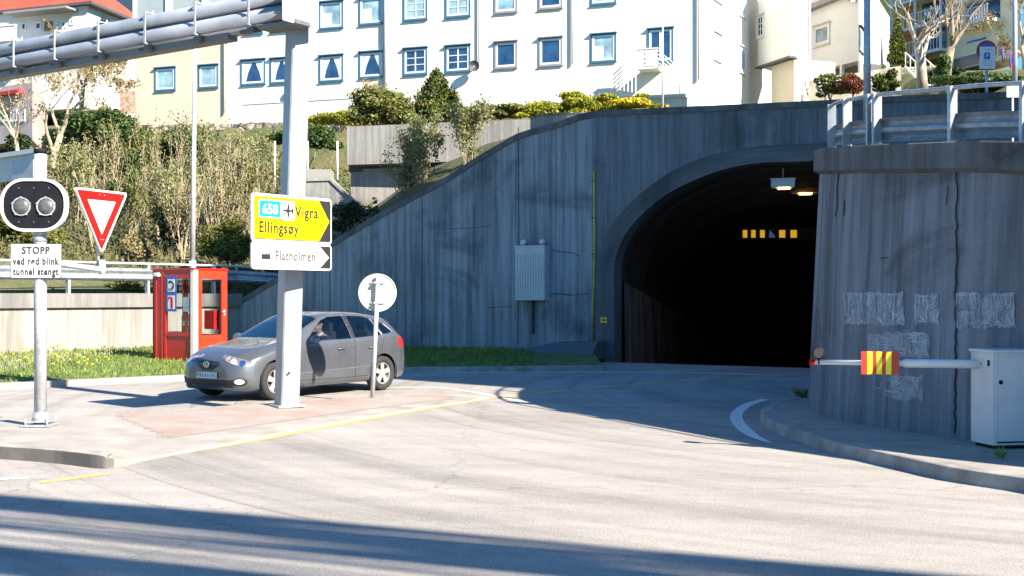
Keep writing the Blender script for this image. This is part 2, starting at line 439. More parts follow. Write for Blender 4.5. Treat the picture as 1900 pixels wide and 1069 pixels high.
def flat(path, w, z, mat, name):
    mb = MB(); L = []; n = len(path)
    for i, p in enumerate(path):
        a = Vector(path[max(i-1, 0)][:2]); b = Vector(path[min(i+1, n-1)][:2]); d = (b-a).normalized(); nr = Vector((-d.y, d.x))
        ww = w[i] if isinstance(w, list) else w
        L.append(((p[0]+nr.x*ww/2, p[1]+nr.y*ww/2, z), (p[0]-nr.x*ww/2, p[1]-nr.y*ww/2, z)))
    mb.add([q for pr in L for q in pr], [(2*i, 2*i+2, 2*i+3, 2*i+1) for i in range(n-1)])
    return struct(mb.build(name, mat))
def gl(pts, z=0): return [G(a, b, z) for a, b in pts]
flat(cr(gl([(352, 838), (450, 822), (600, 793.5), (750, 766), (900, 741), (1010, 729)]), 4), .13, .004, M_YEL, 'yellow_road_line')
flat(cr(gl([(1010, 729), (1100, 720), (1220, 711), (1330, 706), (1440, 703)]), 4), .11, .004, M_YEL, 'yellow_road_line')
flat(gl([(74, 896), (135, 888), (196, 880)]), .12, .004, M_YEL, 'yellow_road_line')
flat(gl([(-60, 893), (0, 889), (52, 887)]), .14, .004, M_WHT, 'white_road_line')
flat(cr(gl([(752, 692), (900, 691), (1100, 690.5), (1300, 692), (1450, 697)]), 4), .16, .004, M_WHT, 'white_road_line')
wl = cr(gl([(1420, 741), (1388, 751), (1371, 763), (1366, 775), (1376, 792), (1400, 810), (1430, 822)]), 4)
flat(wl, [.17]*(len(wl)-6)+[.15, .13, .11, .09, .06, .04], .004, M_WHITEP, 'white_road_line')
flat(cr(gl([(640, 722), (800, 719), (872, 727), (930, 738), (985, 748)]), 4), .1, .004, M_WHT, 'white_road_line')

# traffic island: raised concrete on the left, sinking flush to the right, brick strip on top
near = [(-90, 824, .13), (0, 829, .13), (100, 836, .13), (180, 845, .13), (212, 851, .09), (262, 850, .035), (330, 838, .03), (400, 826, .03), (500, 806, .03), (600, 787, .03), (700, 770, .03), (800, 753, .03), (880, 742, .025), (908, 737, .02)]
far = [(-90, 784, .12), (0, 780, .12), (100, 775.5, .12), (150, 771, .12), (207, 767, .12), (270, 763.5, .12), (350, 758.5, .12), (415, 753, .12), (500, 748.5, .11), (575, 743, .1), (660, 738, .09), (750, 734, .07), (840, 731, .05), (905, 734, .02)]
N = cr([G(*p) for p in near], 6); FA = cr([G(*p) for p in far], 6); K = 40
def islp(i, k): return N[i].lerp(FA[i], k/K)
mb = MB(); vs = [islp(i, k) for i in range(len(N)) for k in range(K+1)]
mb.add(vs, [(i*(K+1)+k, i*(K+1)+k+1, (i+1)*(K+1)+k+1, (i+1)*(K+1)+k) for i in range(len(N)-1) for k in range(K)])
for ln in (N, FA):
    o = len(mb.v); mb.add([q for p in ln for q in (p, Vector((p.x, p.y, -.02)))], [(2*i, 2*i+1, 2*i+3, 2*i+2) for i in range(len(ln)-1)])
struct(mb.build('traffic_island', M_PAVE))
def brickmat():
    m, nt, b = nodes_of('red_pavers'); tc = mk(nt, 'ShaderNodeTexCoord').outputs['Object']
    br = mk(nt, 'ShaderNodeTexBrick'); setin(br, Scale=4.2); br.inputs['Mortar Size'].default_value = .02
    br.inputs['Color1'].default_value = (.25, .15, .12, 1); br.inputs['Color2'].default_value = (.29, .19, .155, 1); br.inputs['Mortar'].default_value = (.2, .17, .14, 1)
    nt.links.new(mapping(nt, tc, (1, 1, 1)), br.inputs['Vector'])
    n = noi(nt, tc, 1.3, 6, .65); c = mul(nt, br.outputs[0], (.27, .25, .22), ramp(nt, n, [(.35, g(.1)), (.6, g(.9))]), 'MIX')
    nt.links.new(c, b.inputs['Base Color']); b.inputs['Roughness'].default_value = .9; bump(nt, b, br.outputs['Fac'], -.3, .01); return m
mb = MB(); i0 = 25
K0 = lambda i: 12 if i > 34 else int(12+(34-i)*2.6)
fsb = []
for i in range(i0, len(N)-9):
    for k in range(min(38, K0(i)), K-1): fsb.append((i*(K+1)+k, i*(K+1)+k+1, (i+1)*(K+1)+k+1, (i+1)*(K+1)+k))
mb.add([v+Vector((0, 0, .004)) for v in vs], fsb); struct(mb.build('red_paver_strip', brickmat()))
# kerb stone row on the left front of the island
mb = MB(); kp = [p for p in N[:25]]
mb.sweep([(p.x, p.y, p.z-.13) for p in kp], [(0, -.02), (0, .134), (.17, .134), (.17, -.02)][::1])
struct(mb.build('island_kerb', M_KERB))

# verge and kerb on the far side
ve = gl([(-200, 728), (-90, 718), (0, 713), (120, 707.5), (240, 702), (350, 697.5), (450, 693), (600, 688), (745, 684), (850, 682.5), (950, 681.5), (1060, 680.5), (1120, 680)], .1)
ve = cr(ve, 3)
mb = MB(); mb.sweep([(p.x, p.y, 0) for p in ve], [(0, -.02), (0, .115), (.14, .12), (.14, -.02)])
struct(mb.build('kerb', M_KERB))
mb = MB(); K2 = 6; vv = []
def vergep(i, k):
    p = ve[i]; t = k/K2; y = yL(p.x)-.02
    return Vector((p.x, p.y+.13+(y-p.y-.13)*t, .115+.16*t+.03*noise.noise(Vector((p.x*1.3, t*3, 0)))*(k > 0)))
for i in range(len(ve)):
    for k in range(K2+1): vv.append(vergep(i, k))
mb.add(vv, [(i*(K2+1)+k, i*(K2+1)+k+1, (i+1)*(K2+1)+k+1, (i+1)*(K2+1)+k) for i in range(len(ve)-1) for k in range(K2)])
M_VERGE = pm('verge_turf', (.09, .13, .03), 1, 0, .35, 4, .5)
struct(mb.build('verge', M_VERGE))
# grass blades and dandelions
rg = np.random.default_rng(5)
def grass(n, seed, hmin, hmax, x0, x1, fn):
    r = np.random.default_rng(seed); V = []
    cnt = 0
    while cnt < n:
        x = r.uniform(x0, x1); p = fn(x, r)
        if p is None: continue
        h = r.uniform(hmin, hmax); a = r.uniform(0, 6.28); w = .012+.012*r.random(); l = r.normal(0, .35*h, 2)
        c, s = math.cos(a)*w, math.sin(a)*w
        V += [(p[0]-c, p[1]-s, p[2]), (p[0]+c, p[1]+s, p[2]), (p[0]+l[0]+c*.2, p[1]+l[1]+s*.2, p[2]+h), (p[0]+l[0]-c*.2, p[1]+l[1]-s*.2, p[2]+h)]
        cnt += 1
    return np.array(V), np.arange(len(V)).reshape(-1, 4)
vx = [p.x for p in ve]
def onverge(x, r, lo=0., hi=1.):
    i = 0
    while i < len(ve)-2 and ve[i+1].x < x: i += 1
    t = (x-ve[i].x)/(ve[i+1].x-ve[i].x)
    y0 = ve[i].y+(ve[i+1].y-ve[i].y)*t+.15; y1 = yL(x)-.05; k = r.uniform(lo, hi)
    if y1 < y0: return None
    return (x, y0+(y1-y0)*k, .1+.16*k)
M_GRASS = leafmat('grass_blades', (.10, .17, .025), (.16, .24, .04), (.26, .27, .08), .35, 1.2)
v, q = grass(16000, 1, .03, .11, -15.5, -5.5, onverge); v2, q2 = grass(8000, 2, .03, .12, -6.5, .5, onverge)
o = ngrid('grass', np.vstack([v, v2]), np.arange(len(v)+len(v2)).reshape(-1, 4), M_GRASS); tag(o, 'short green grass strip between the kerb and the concrete walls', 'grass', kind='stuff')
def dan():
    r = np.random.default_rng(9); bl = []
    cl = [(-14.4, .7), (-12.9, .85), (-11.6, .8), (-10.6, .75), (-10.2, .5), (-9.2, .3), (-13.6, .9), (-12, .95)]
    for k in range(95):
        c = cl[r.integers(len(cl))]; x = c[0]+r.normal(0, .35); p = onverge(x, r, max(0, c[1]-.12), min(1, c[1]+.1))
        if p: bl.append((p[0], p[1], p[2]+.17, .028, .028, .016))
    return leaf_arrays(950, bl, .018, 4)
v, q = dan(); o = ngrid('dandelions', v, q, pm('dandelion_yellow', (.75, .55, .02), .7)); tag(o, 'yellow dandelions dotted through the grass below the pale wall', 'flowers', kind='stuff')

# ------------------------------------------------------------------ left retaining wall
RA = (-22, 18.4); RB = (-8.26, 36)
rw = thing('retaining_wall', 'pale sunlit board-marked concrete retaining wall with overhanging cap behind the phone box', 'wall', (-12.9, 30, 0))
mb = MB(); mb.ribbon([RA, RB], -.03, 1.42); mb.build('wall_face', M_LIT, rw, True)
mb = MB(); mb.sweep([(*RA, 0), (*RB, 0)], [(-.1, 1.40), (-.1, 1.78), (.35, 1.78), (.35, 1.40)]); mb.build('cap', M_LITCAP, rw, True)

# ------------------------------------------------------------------ wing wall and portal
PA = (2.1, 31.0); PU = Vector((.866, -.5)); PU.normalize()
def tz(px, py):
    k = (px-CX)/F; t = (k*PA[1]-PA[0])/(PU.x-k*PU.y); Y = PA[1]+PU.y*t
    return t, EYE-(py-HY)/F*Y
def pp(t, z, off=0): return Vector((PA[0]+PU.x*t+PU.y*off, PA[1]+PU.y*t-PU.x*off, z))   # off > 0 towards the road
wing = thing('wing_wall', 'long dark board-marked concrete wing wall sloping down to the left of the tunnel mouth', 'wall', (-3, 33.4, 0))
wt = [(445, 556), (520, 511), (620, 446), (700, 398), (760, 365), (826, 330), (896, 285), (961, 248), (1000, 236), (1037, 226), (1073, 213), (1103, 206.8)]
wp = []; wz = []
for px, py in wt:
    x, y, t = on_line(px, RB, PA); wp.append((x, y)); wz.append(EYE-(py-HY)/F*y)
mb = MB(); mb.ribbon(wp, -.03, wz, rows=2); mb.build('wall_face', M_PORT, wing, True)
mb = MB(); mb.sweep([(p[0], p[1], z) for p, z in zip(wp, wz)], [(.02, -.16), (-.035, -.16), (-.035, .005), (.42, .005), (.42, -.5), (.02, -.5)]); mb.build('coping', M_CAP, wing, True)

portal = thing('tunnel_portal', 'dark concrete tunnel portal wall pierced by a wide arched road opening', 'tunnel portal', (6.9, 28.2, 0))
inn = [(1141, 515), (1142, 490), (1147, 468), (1155, 448), (1166, 429), (1192, 399), (1235, 363), (1291, 334), (1351, 313), (1416, 302)]
out = [(1106, 515), (1108, 490), (1115, 464), (1124, 438), (1136, 416), (1179, 369), (1235, 326), (1291, 298), (1351, 281), (1416, 271)]
inn = [tz(*p) for p in inn]; out = [tz(*p) for p in out]
TC = 5.65; zin = tz(1495, 299.5)[1]; zout = tz(1490, 268)[1]
def full(h, zt): return [(h[0][0], -.03)]+h+[(TC, zt)]+[(2*TC-t, z) for t, z in h[::-1]]+[(2*TC-h[0][0], -.03)]
IN = full(inn, zin); OUT = full(out, zout)
IN = [(t, z) for t, z, *_ in cr([(a, b, 0) for a, b in IN], 3)]; OUT = [(t, z) for t, z, *_ in cr([(a, b, 0) for a, b in OUT], 3)]
topk = [tz(1103, 206.8), tz(1300, 197), tz(1508, 188), tz(1640, 179), tz(1900, 170), (22, 6.0)]
def topz(t):
    for a, b in zip(topk, topk[1:]):
        if t <= b[0]: return a[1]+(b[1]-a[1])*(t-a[0])/(b[0]-a[0])
    return topk[-1][1]
mb = MB()
def col(t0, b0, t1, b1):
    o = len(mb.v)
    for t, z in ((t0, b0), (t1, b1), (t1, topz(t1)), (t0, topz(t0))): mb.v.append(pp(t, z))
    mb.face((o, o+1, o+2, o+3), [(t0+40, b0), (t1+40, b1), (t1+40, topz(t1)), (t0+40, topz(t0))])
t0 = 0.0
for k in range(len(OUT)-1):
    if OUT[k+1][0] > OUT[k][0]+1e-4: col(OUT[k][0], OUT[k][1], OUT[k+1][0], OUT[k+1][1])
col(0, -.03, min(o_[0] for o_ in OUT), -.03)
tr = max(o_[0] for o_ in OUT); col(tr, -.03, 22, -.03)
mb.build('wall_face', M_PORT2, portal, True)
mb = MB()
tps = [0, .5, 1, 2, 4, 6, 8, 10, 12, 14, 22]
mb.sweep([(*pp(t, 0).xy, topz(t)) for t in tps], [(-.03, -.14), (-.03, .004), (.4, .004), (.4, -.6), (.02, -.6), (.02, -.14)]); mb.build('coping', M_CAP, portal, True)
mb = MB(); n = len(IN); o = 0; PR = .05; s = 0
for k in range(n):
    if k: s += math.hypot(IN[k][0]-IN[k-1][0], IN[k][1]-IN[k-1][1])
    for (t, z, of) in ((OUT[k][0], OUT[k][1], 0), (OUT[k][0], OUT[k][1], PR), (IN[k][0], IN[k][1], PR), (IN[k][0], IN[k][1], -.4)): mb.v.append(pp(t, z, of))
    if k:
        for j in range(3):
            mb.face(((k-1)*4+j, k*4+j, k*4+j+1, (k-1)*4+j+1), [(j*.4, s-.4), (j*.4, s), (j*.4+.4, s), (j*.4+.4, s-.4)])
mb.build('arch_ring', M_ARCH, portal, True)
# bore
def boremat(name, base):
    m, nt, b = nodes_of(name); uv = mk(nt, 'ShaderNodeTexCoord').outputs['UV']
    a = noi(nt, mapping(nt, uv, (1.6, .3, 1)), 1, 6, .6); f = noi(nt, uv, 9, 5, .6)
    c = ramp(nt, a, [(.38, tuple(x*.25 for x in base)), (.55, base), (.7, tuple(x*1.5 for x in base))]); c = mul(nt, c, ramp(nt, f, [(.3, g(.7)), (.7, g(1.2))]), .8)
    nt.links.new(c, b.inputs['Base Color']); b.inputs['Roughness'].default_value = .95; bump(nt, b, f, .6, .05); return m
AX = Vector((math.sin(R(14)), math.cos(R(14)))); SL = -.075
def bore(t, z, s, inset=0):
    tt = t+(inset if t < TC else -inset)
    p = pp(tt, z, -.4); return Vector((p.x+AX.x*s, p.y+AX.y*s, z+SL*s))
tun = thing('tunnel_bore', 'unlit rock-lined tunnel tube running back from the portal arch', 'tunnel', (6.9, 28.4, 0))
ss = [0, 1, 2.5, 5, 9, 15, 25, 40, 60, 90]
mb = MB()
for i, s_ in enumerate(ss):
    acc = 0
    for k in range(n):
        if k: acc += math.hypot(IN[k][0]-IN[k-1][0], IN[k][1]-IN[k-1][1])
        mb.v.append(bore(*IN[k], s_)); 
        if k and i: mb.face(((i-1)*n+k-1, (i-1)*n+k, i*n+k, i*n+k-1), [(ss[i-1], acc-.3), (ss[i-1], acc), (s_, acc), (s_, acc-.3)])
mb.face([(len(ss)-1)*n+k for k in range(n)])
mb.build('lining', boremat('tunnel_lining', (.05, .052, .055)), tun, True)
mb = MB()
for sd in (0, 1):
    o = len(mb.v)
    for s_ in ss[:7]:
        t = IN[0][0] if sd == 0 else IN[-1][0]
        for z, ins in ((-.1, .10), (2.08, .08), (2.12, -.02)): mb.v.append(bore(t, z, s_, ins))
    for i in range(6):
        for j in range(2):
            a = o+i*3+j; mb.face((a, a+3, a+4, a+1), [(ss[i], j*2.), (ss[i+1], j*2.), (ss[i+1], j*2+2.), (ss[i], j*2+2.)])
mb.build('lower_wall_panel', boremat('tunnel_wall_panel', (.24, .21, .2)), tun, True)
mb = MB(); o = 0
for s_ in ss:
    for t in (IN[0][0]-.1, IN[-1][0]+.1):
        p = pp(t, 0, .1); mb.v.append(Vector((p.x+AX.x*s_, p.y+AX.y*s_, SL*s_-.004)))
for i in range(len(ss)-1): mb.face((2*i, 2*i+1, 2*i+3, 2*i+2))
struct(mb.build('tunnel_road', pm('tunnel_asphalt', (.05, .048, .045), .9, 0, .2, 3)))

# ------------------------------------------------------------------ right curved wall with ramp deck
cwp = cr([(8.4, 7.2, 2.35), (6.9, 8.8, 2.65), (6.05, 10.2, 2.92), (5.45, 11.8, 3.22), (5.0, 12.9, 3.4), (4.6, 13.7, 3.48), (4.27, 14.5, 3.56), (4.12, 15.3, 3.63), (4.14, 16.3, 3.73), (4.36, 17.5, 3.84), (4.75, 18.5, 3.93), (5.4, 19.5, 4.0), (6.4, 20.6, 4.1), (8.3, 22.5, 4.2), (11.0, 25.2, 4.3), (12.3, 25.0, 4.4)], 5)
CWX = [(p.x, p.y) for p in cwp]; CWT = [p.z for p in cwp]
BAT = .05
cw = thing('curved_retaining_wall', 'tall curved grey concrete retaining wall with scrubbed graffiti beside the tunnel mouth', 'wall', (4.14, 16.3, 0))
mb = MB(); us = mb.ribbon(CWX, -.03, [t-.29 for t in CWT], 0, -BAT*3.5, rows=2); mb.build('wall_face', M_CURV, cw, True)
mb = MB(); o_ = -BAT*3.5
mb.sweep([(p.x, p.y, p.z) for p in cwp], [(o_+.02, -.34), (o_+.09, -.30), (o_+.09, -.015), (o_+.075, 0), (o_-.34, 0), (o_-.34, -.5)]); mb.build('parapet', M_CAP, cw, True)
def cwhit(px, z=0):
    """first crossing of the view column px with the curved wall at height z"""
    k = (px-CX)/F; best = None
    for i in range(len(CWX)-1):
        a, b = Vector(CWX[i]), Vector(CWX[i+1]); d = b-a; nr = Vector((-d.y, d.x)).normalized()
        a = a-nr*BAT*z; b = b-nr*BAT*z
        den = (b.x-a.x)-k*(b.y-a.y)
        if abs(den) < 1e-9: continue
        t = (k*a.y-a.x)/den
        if -.001 <= t <= 1.001:
            q = a+(b-a)*t
            if q.y > 0 and (best is None or q.y < best[0].y): best = (q, nr)
    return best
def cwp3(px, py, out_=.006):
    z = 1.5
    for _ in range(3):
        h = cwhit(px, z)
        if h is None: return None
        z = EYE-(py-HY)/F*h[0].y
    return Vector((h[0].x+h[1].x*out_, h[0].y+h[1].y*out_, z))
def strokes(paths, wpx, name, mat, parent, out_=.006):
    mb = MB()
    for pa in paths:
        prev = None
        for i in range(len(pa)-1):
            a, b = pa[i], pa[i+1]; d = math.hypot(b[0]-a[0], b[1]-a[1])+1e-6; nx, ny = -(b[1]-a[1])/d*wpx/2, (b[0]-a[0])/d*wpx/2
            q = [cwp3(a[0]+nx, a[1]+ny, out_), cwp3(b[0]+nx, b[1]+ny, out_), cwp3(b[0]-nx, b[1]-ny, out_), cwp3(a[0]-nx, a[1]-ny, out_)]
            if all(q): mb.add(q, [(0, 1, 2, 3)])
    return mb.build(name, mat, parent, True)
def scribmat():
    m, nt, b = nodes_of('faded_white_spray'); geo = mk(nt, 'ShaderNodeNewGeometry').outputs['Position']
    n = noi(nt, geo, 5, 6, .7)
    c = ramp(nt, n, [(.36, (.2, .21, .23)), (.48, (.32, .34, .37)), (.66, (.46, .49, .53))])
    nt.links.new(c, b.inputs['Base Color']); b.inputs['Roughness'].default_value = .9; return m
MS = scribmat()
rs_ = random.Random(3)
def scrib(x0, x1, y0, y1, n, lw=10, vert=.7):
    ps = []
    for k in range(n):
        x = rs_.uniform(x0, x1); y = rs_.uniform(y0, y1); p = [(x, y)]
        for j in range(rs_.randint(3, 7)):
            if rs_.random() < vert: x += rs_.uniform(-.4, .4)*lw; y += rs_.uniform(-1, 1)*(y1-y0)*.5
            else: x += rs_.uniform(-1, 1)*lw; y += rs_.uniform(-.15, .15)*(y1-y0)
            x = min(x1, max(x0, x)); y = min(y1+rs_.uniform(-3, 3), max(y0+rs_.uniform(-3, 3), y)); p.append((x, y))
        ps.append(p)
    return ps
def letters(x0, x1, y0, y1, cnt):
    """blocky letter-like outlines later scratched over"""
    ps = []; w = (x1-x0)/cnt
    for k in range(cnt):
        a, b = x0+k*w+1, x0+(k+1)*w-2
        for dy in (0, 2.5):
            ps.append([(a, y1-dy), (a, y0+dy), (b, y0+dy+rs_.uniform(-2, 3)), (b, y0+(y1-y0)*.45), (a, y0+(y1-y0)*.55), (b, y1-dy)])
            ps.append([(a+3, y0+4), (a+3, y1-3), ((a+b)/2, y1-rs_.uniform(2, 14)), (b-2, y1-3)])
    return ps
st = letters(1567, 1677, 544, 601, 6)+scrib(1567, 1677, 544, 602, 26, 8)+letters(1698, 1741, 547, 600, 2)+scrib(1698, 1741, 548, 599, 13, 8, .5)+letters(1775, 1882, 545, 605, 5)+scrib(1775, 1882, 544, 607, 28, 8)
def washmat():
    m, nt, b = nodes_of('scrubbed_paint_wash'); geo = mk(nt, 'ShaderNodeNewGeometry').outputs['Position']
    n = noi(nt, mapping(nt, geo, (1, 1, .6)), 9, 6, .75); n2 = noi(nt, geo, 2.2, 3)
    b.inputs['Base Color'].default_value = (.40, .43, .47, 1); b.inputs['Roughness'].default_value = .95
    f = mul(nt, ramp(nt, n, [(.34, g(.1)), (.58, g(.85))]), ramp(nt, n2, [(.3, g(.5)), (.6, g(1))]), 1.0)
    tr = mk(nt, 'ShaderNodeBsdfTransparent'); mx = mk(nt, 'ShaderNodeMixShader'); nt.links.new(f, mx.inputs[0]); nt.links.new(tr.outputs[0], mx.inputs[1]); nt.links.new(b.outputs[0], mx.inputs[2])
    nt.links.new(mx.outputs[0], nt.nodes['Material Output'].inputs[0]); return m
MWASH = washmat()
def wash(boxes, name):
    mb = MB()
    for x0, x1, y0, y1 in boxes:
        nx, ny = max(2, int((x1-x0)/9)), 5; g_ = {}
        for i in range(nx+1):
            for j in range(ny+1):
                jx = rs_.uniform(-2, 2) if i in (0, nx) else 0; jy = rs_.uniform(-4, 4) if j in (0, ny) else 0
                g_[i, j] = cwp3(x0+(x1-x0)*i/nx+jx, y0+(y1-y0)*j/ny+jy, .004)
        for i in range(nx):
            for j in range(ny): mb.add([g_[i, j], g_[i+1, j], g_[i+1, j+1], g_[i, j+1]], [(0, 1, 2, 3)])
    mb.build(name, MWASH, cw, True)
wash([(1566, 1678, 543, 603), (1698, 1742, 546, 600), (1774, 1883, 544, 608)], 'painted_over_patch'); wash([(1610, 1724, 618, 662), (1655, 1712, 698, 742)], 'faded_wash')
strokes(st, 1.5, 'scrubbed_graffiti', MS, cw)
st = scrib(1612, 1722, 616, 650, 22, 20, .4)+scrib(1660, 1723, 622, 660, 14, 12, .6)+scrib(1640, 1712, 700, 738, 14, 22, .35)+[[(1622, 700), (1624, 718), (1632, 722), (1638, 708)]]
strokes(st, 1.2, 'faded_tag', MS, cw)
# the joint with its ragged black seam, and thin cracks
cj = [[(1776+rs_.uniform(-2, 2)-(y-310)*.008, y) for y in range(312, 812, 12)]]
strokes(cj, 3.2, 'expansion_joint', pm('joint_black', (.012, .012, .014), .9), cw, .004)
ck = [[(1556, 318), (1553, 350), (1554, 380), (1550, 402)], [(1567, 372), (1566, 400)], [(1633, 480), (1650, 478)], [(1760, 345), (1756, 380)]]
strokes(ck, 1.6, 'crack', pm('joint_black', (.012, .012, .014), .9), cw, .005)
# deck
mb = MB(); n = len(cwp)
for i, p in enumerate(cwp):
    a = Vector(CWX[max(i-1, 0)]); b = Vector(CWX[min(i+1, n-1)]); d = (b-a).normalized(); nr = Vector((-d.y, d.x))
    q = Vector(CWX[i])-nr*.45
    mb.v += [Vector((q.x, q.y, p.z-.12)), Vector((max(q.x+2, 26-i*.1), 8+i*.3, p.z-.1))]
for i in range(n-1): mb.face((2*i, 2*i+1, 2*i+3, 2*i+2))
struct(mb.build('upper_road', pm('upper_asphalt', (.12, .12, .115), .9, 0, .2, 2)))

# pavement and kerb at the foot of the curved wall
kb = gl([(1500, 731), (1479, 736), (1440, 744), (1416, 754), (1409, 764), (1420, 776), (1448, 788), (1479, 799), (1538, 818), (1605, 833), (1702, 854), (1774, 869), (1900, 887)], .13)
kb = cr(kb, 3)+[Vector((5.1, 8.6, .13)), Vector((6.6, 6.0, .13)), Vector((9, 3, .13))]
mb = MB(); mb.sweep([(p.x, p.y, 0) for p in kb], [(0, -.02), (.02, .125), (.04, .134), (.17, .134), (.17, -.02)])
struct(mb.build('kerb', M_KERB))
mb = MB()
wl_ = []
for p in kb:
    best = min(range(len(CWX)), key=lambda i: (CWX[i][0]-p.x)**2+(CWX[i][1]-p.y)**2); wl_.append(best)
ii = 0
for j, p in enumerate(kb):
    ii = wl_[j]; q = CWX[ii]; qz = .134
    mb.v += [Vector((p.x, p.y, .13)).lerp(Vector((q[0], q[1], .13)), .12), Vector((q[0], q[1], .13)), Vector((q[0]+.3, q[1]+.05, .13))]
for j in range(len(kb)-1):
    mb.face((3*j, 3*j+1, 3*j+4, 3*j+3)); mb.face((3*j+1, 3*j+2, 3*j+5, 3*j+4))
struct(mb.build('pavement', M_PAVE))

# ------------------------------------------------------------------ hillside behind the walls
def wtop(x):
    pts = [(-70, 1.6), (-8.6, 1.6), (-8.2, 1.3)]+[(p[0], z-.35) for p, z in zip(wp[1:], wz[1:])]+[(14, topz(13)-.3), (70, 6)]
    for a, b in zip(pts, pts[1:]):
        if x <= b[0]: return a[1]+(b[1]-a[1])*(x-a[0])/(b[0]-a[0])
    return 6
def hz(x, y):
    d = y-yLx(x); z0 = wtop(max(-70, min(70, x)))
    yb = 63-.34*min(max(x, -30), 12); D = yb-yLx(x)
    dip = min(1, max(0, (x-6)/3))*min(1, max(0, (23-x)/4)); zt = 11.3-.9*dip if x < 10 else 11.3-.9*dip+min(1, (x-10)/8)*1.6*(1-dip)
    k = max(0, d/D)
    if k < 1:
        m_ = min(1, max(0, (-3-x)/3)); e = k*(1-m_)+m_*(.70*k/.93 if k < .93 else .70+.30*min(1, (k-.93)/.03))
        z = z0+(zt-z0)*e
    else: z = zt+(y-yb)*(.19-.14*dip*min(1, max(0, 1-(y-yb-14)/10)))
    a = min(1, d/4)*min(1, abs(k-1)*3+.1)
    return z+a*(.5*noise.noise(Vector((x*.2, y*.2, 0)))+.15*noise.noise(Vector((x*.9, y*.9, 3))))-.05
xs = [x*1.0 for x in range(-60, 61)]; xs = sorted(set(xs+[-8.26, 2.1, 14.4, -22, -300, -200, -120, -80, 80, 120, 200, 300]+[p[0] for p in wp]))
dl = [.38]+[1+i*1.0 for i in range(0, 60)]+[64, 70, 80, 95, 120, 160, 240, 400]
vv = np.array([(x, yLx(x)+d, hz(x, yLx(x)+d) if d < 150 else hz(x, yLx(x)+120)+(d-120)*.15) for x in xs for d in dl]); m = len(dl)
qq = np.array([(i*m+j, (i+1)*m+j, (i+1)*m+j+1, i*m+j+1) for i in range(len(xs)-1) for j in range(m-1)])
def hillmat():
    m, nt, b = nodes_of('hillside_ground'); geo = mk(nt, 'ShaderNodeNewGeometry').outputs['Position']
    a = noi(nt, geo, .4, 6, .6); f = noi(nt, geo, 6, 5, .7)
    c = ramp(nt, a, [(.3, (.035, .055, .015)), (.45, (.07, .085, .025)), (.58, (.11, .10, .045)), (.72, (.055, .09, .02))])
    c = mul(nt, c, ramp(nt, f, [(.3, g(.55)), (.7, g(1.3))]), .9)
    nt.links.new(c, b.inputs['Base Color']); b.inputs['Roughness'].default_value = 1; bump(nt, b, f, .8, .1); return m
ho = ngrid('hillside', vv, qq, hillmat(), kind='structure')
# ------------------------------------------------------------------ materials for the street objects
def steel(name='galvanised_steel', col=(.42, .44, .46), rough=.5, metal=.55):
    if name in MATS: return MATS[name]
    m, nt, b = nodes_of(name); tc = mk(nt, 'ShaderNodeTexCoord').outputs['Object']
    v = mk(nt, 'ShaderNodeTexVoronoi'); setin(v, Scale=22.0); nt.links.new(tc, v.inputs['Vector'])
    n = noi(nt, mapping(nt, tc, (4, 4, 1)), 1.5, 6, .65)
    c = ramp(nt, v.outputs['Color'], [(.1, tuple(x*.85 for x in col)), (.9, tuple(x*1.12 for x in col))])
    c = mul(nt, c, ramp(nt, n, [(.35, g(.72)), (.6, g(1.08))]), .8)
    nt.links.new(c, b.inputs['Base Color']); b.inputs['Roughness'].default_value = rough; b.inputs['Metallic'].default_value = metal
    MATS[name] = m; return m
M_ST = steel(); M_STW = steel('pale_weathered_steel', (.42, .43, .44), .55, .15)
M_RAIL = steel('guardrail_steel', (.33, .36, .39), .42, .5)
M_BLK = pm('black_plastic', (.008, .009, .012), .65, 0, .2, 5, spec=.15); M_WSIGN = pm('sign_white', (.62, .62, .6), .45, 0, .05, 3)
M_RED = pm('sign_red', (.50, .008, .006), .6, 0, .08, 4, spec=.12); M_YSIGN = pm('sign_yellow', (.75, .56, .0), .6, 0, .06, 4, spec=.12)
M_INK = pm('sign_black', (.015, .014, .014), .5); M_BACK = pm('sign_back_cream', (.5, .49, .41), .55, 0, .08, 3)
M_BLUE = pm('sign_blue', (.02, .09, .35), .4, 0, .08, 4); M_GREEN = pm('route_green', (.0, .42, .36), .4, 0, .05, 4)
def wbeam(h=.31, d=.08):
    k = h/.31; o = [(0, 0), (d*.25, .012), (d*.85, .045), (d, .065), (d*.85, .09), (d*.2, .13), (d*.1, .155), (d*.2, .18), (d*.85, .22), (d, .245), (d*.85, .265), (d*.25, .298), (0, .31)]
    return [(x, z*k) for x, z in o]+[(x-.006, z*k) for x, z in o[::-1]]

# ------------------------------------------------------------------ signal post at the left
sb = G(75, 790, .13); ss_ = thing('signal_post', 'pale steel post with bolted base plate carrying the black twin lamp signal', 'post', sb)
mb = MB(); mb.tube([(0, 0, .05), (0, 0, 3.32)], .073, 16); mb.build('pole', M_STW, ss_)
mb = MB(); mb.box((0, 0, .012), (.34, .34, .022)); mb.box((0, 0, .06), (.26, .26, .02)); mb.tube([(0, 0, .07), (0, 0, .17)], [.12, .08], 16)
for a in (-1, 1):
    for b in (-1, 1): mb.tube([(a*.13, b*.13, .02), (a*.13, b*.13, .1)], .016, 6)
for a in (0, 1, 2, 3):
    c_, s_ = math.cos(a*math.pi/2+.78), math.sin(a*math.pi/2+.78); mb.add([(c_*.08, s_*.08, .16), (c_*.16, s_*.16, .03), (c_*.08, s_*.08, .03)], [(0, 1, 2)])
mb.build('base_plate', M_ST, ss_)
mb = MB(); mb.tube([(0, 0, 3.3), (0, 0, 3.36)], .079, 14); mb.build('pole_cap', M_BLK, ss_)
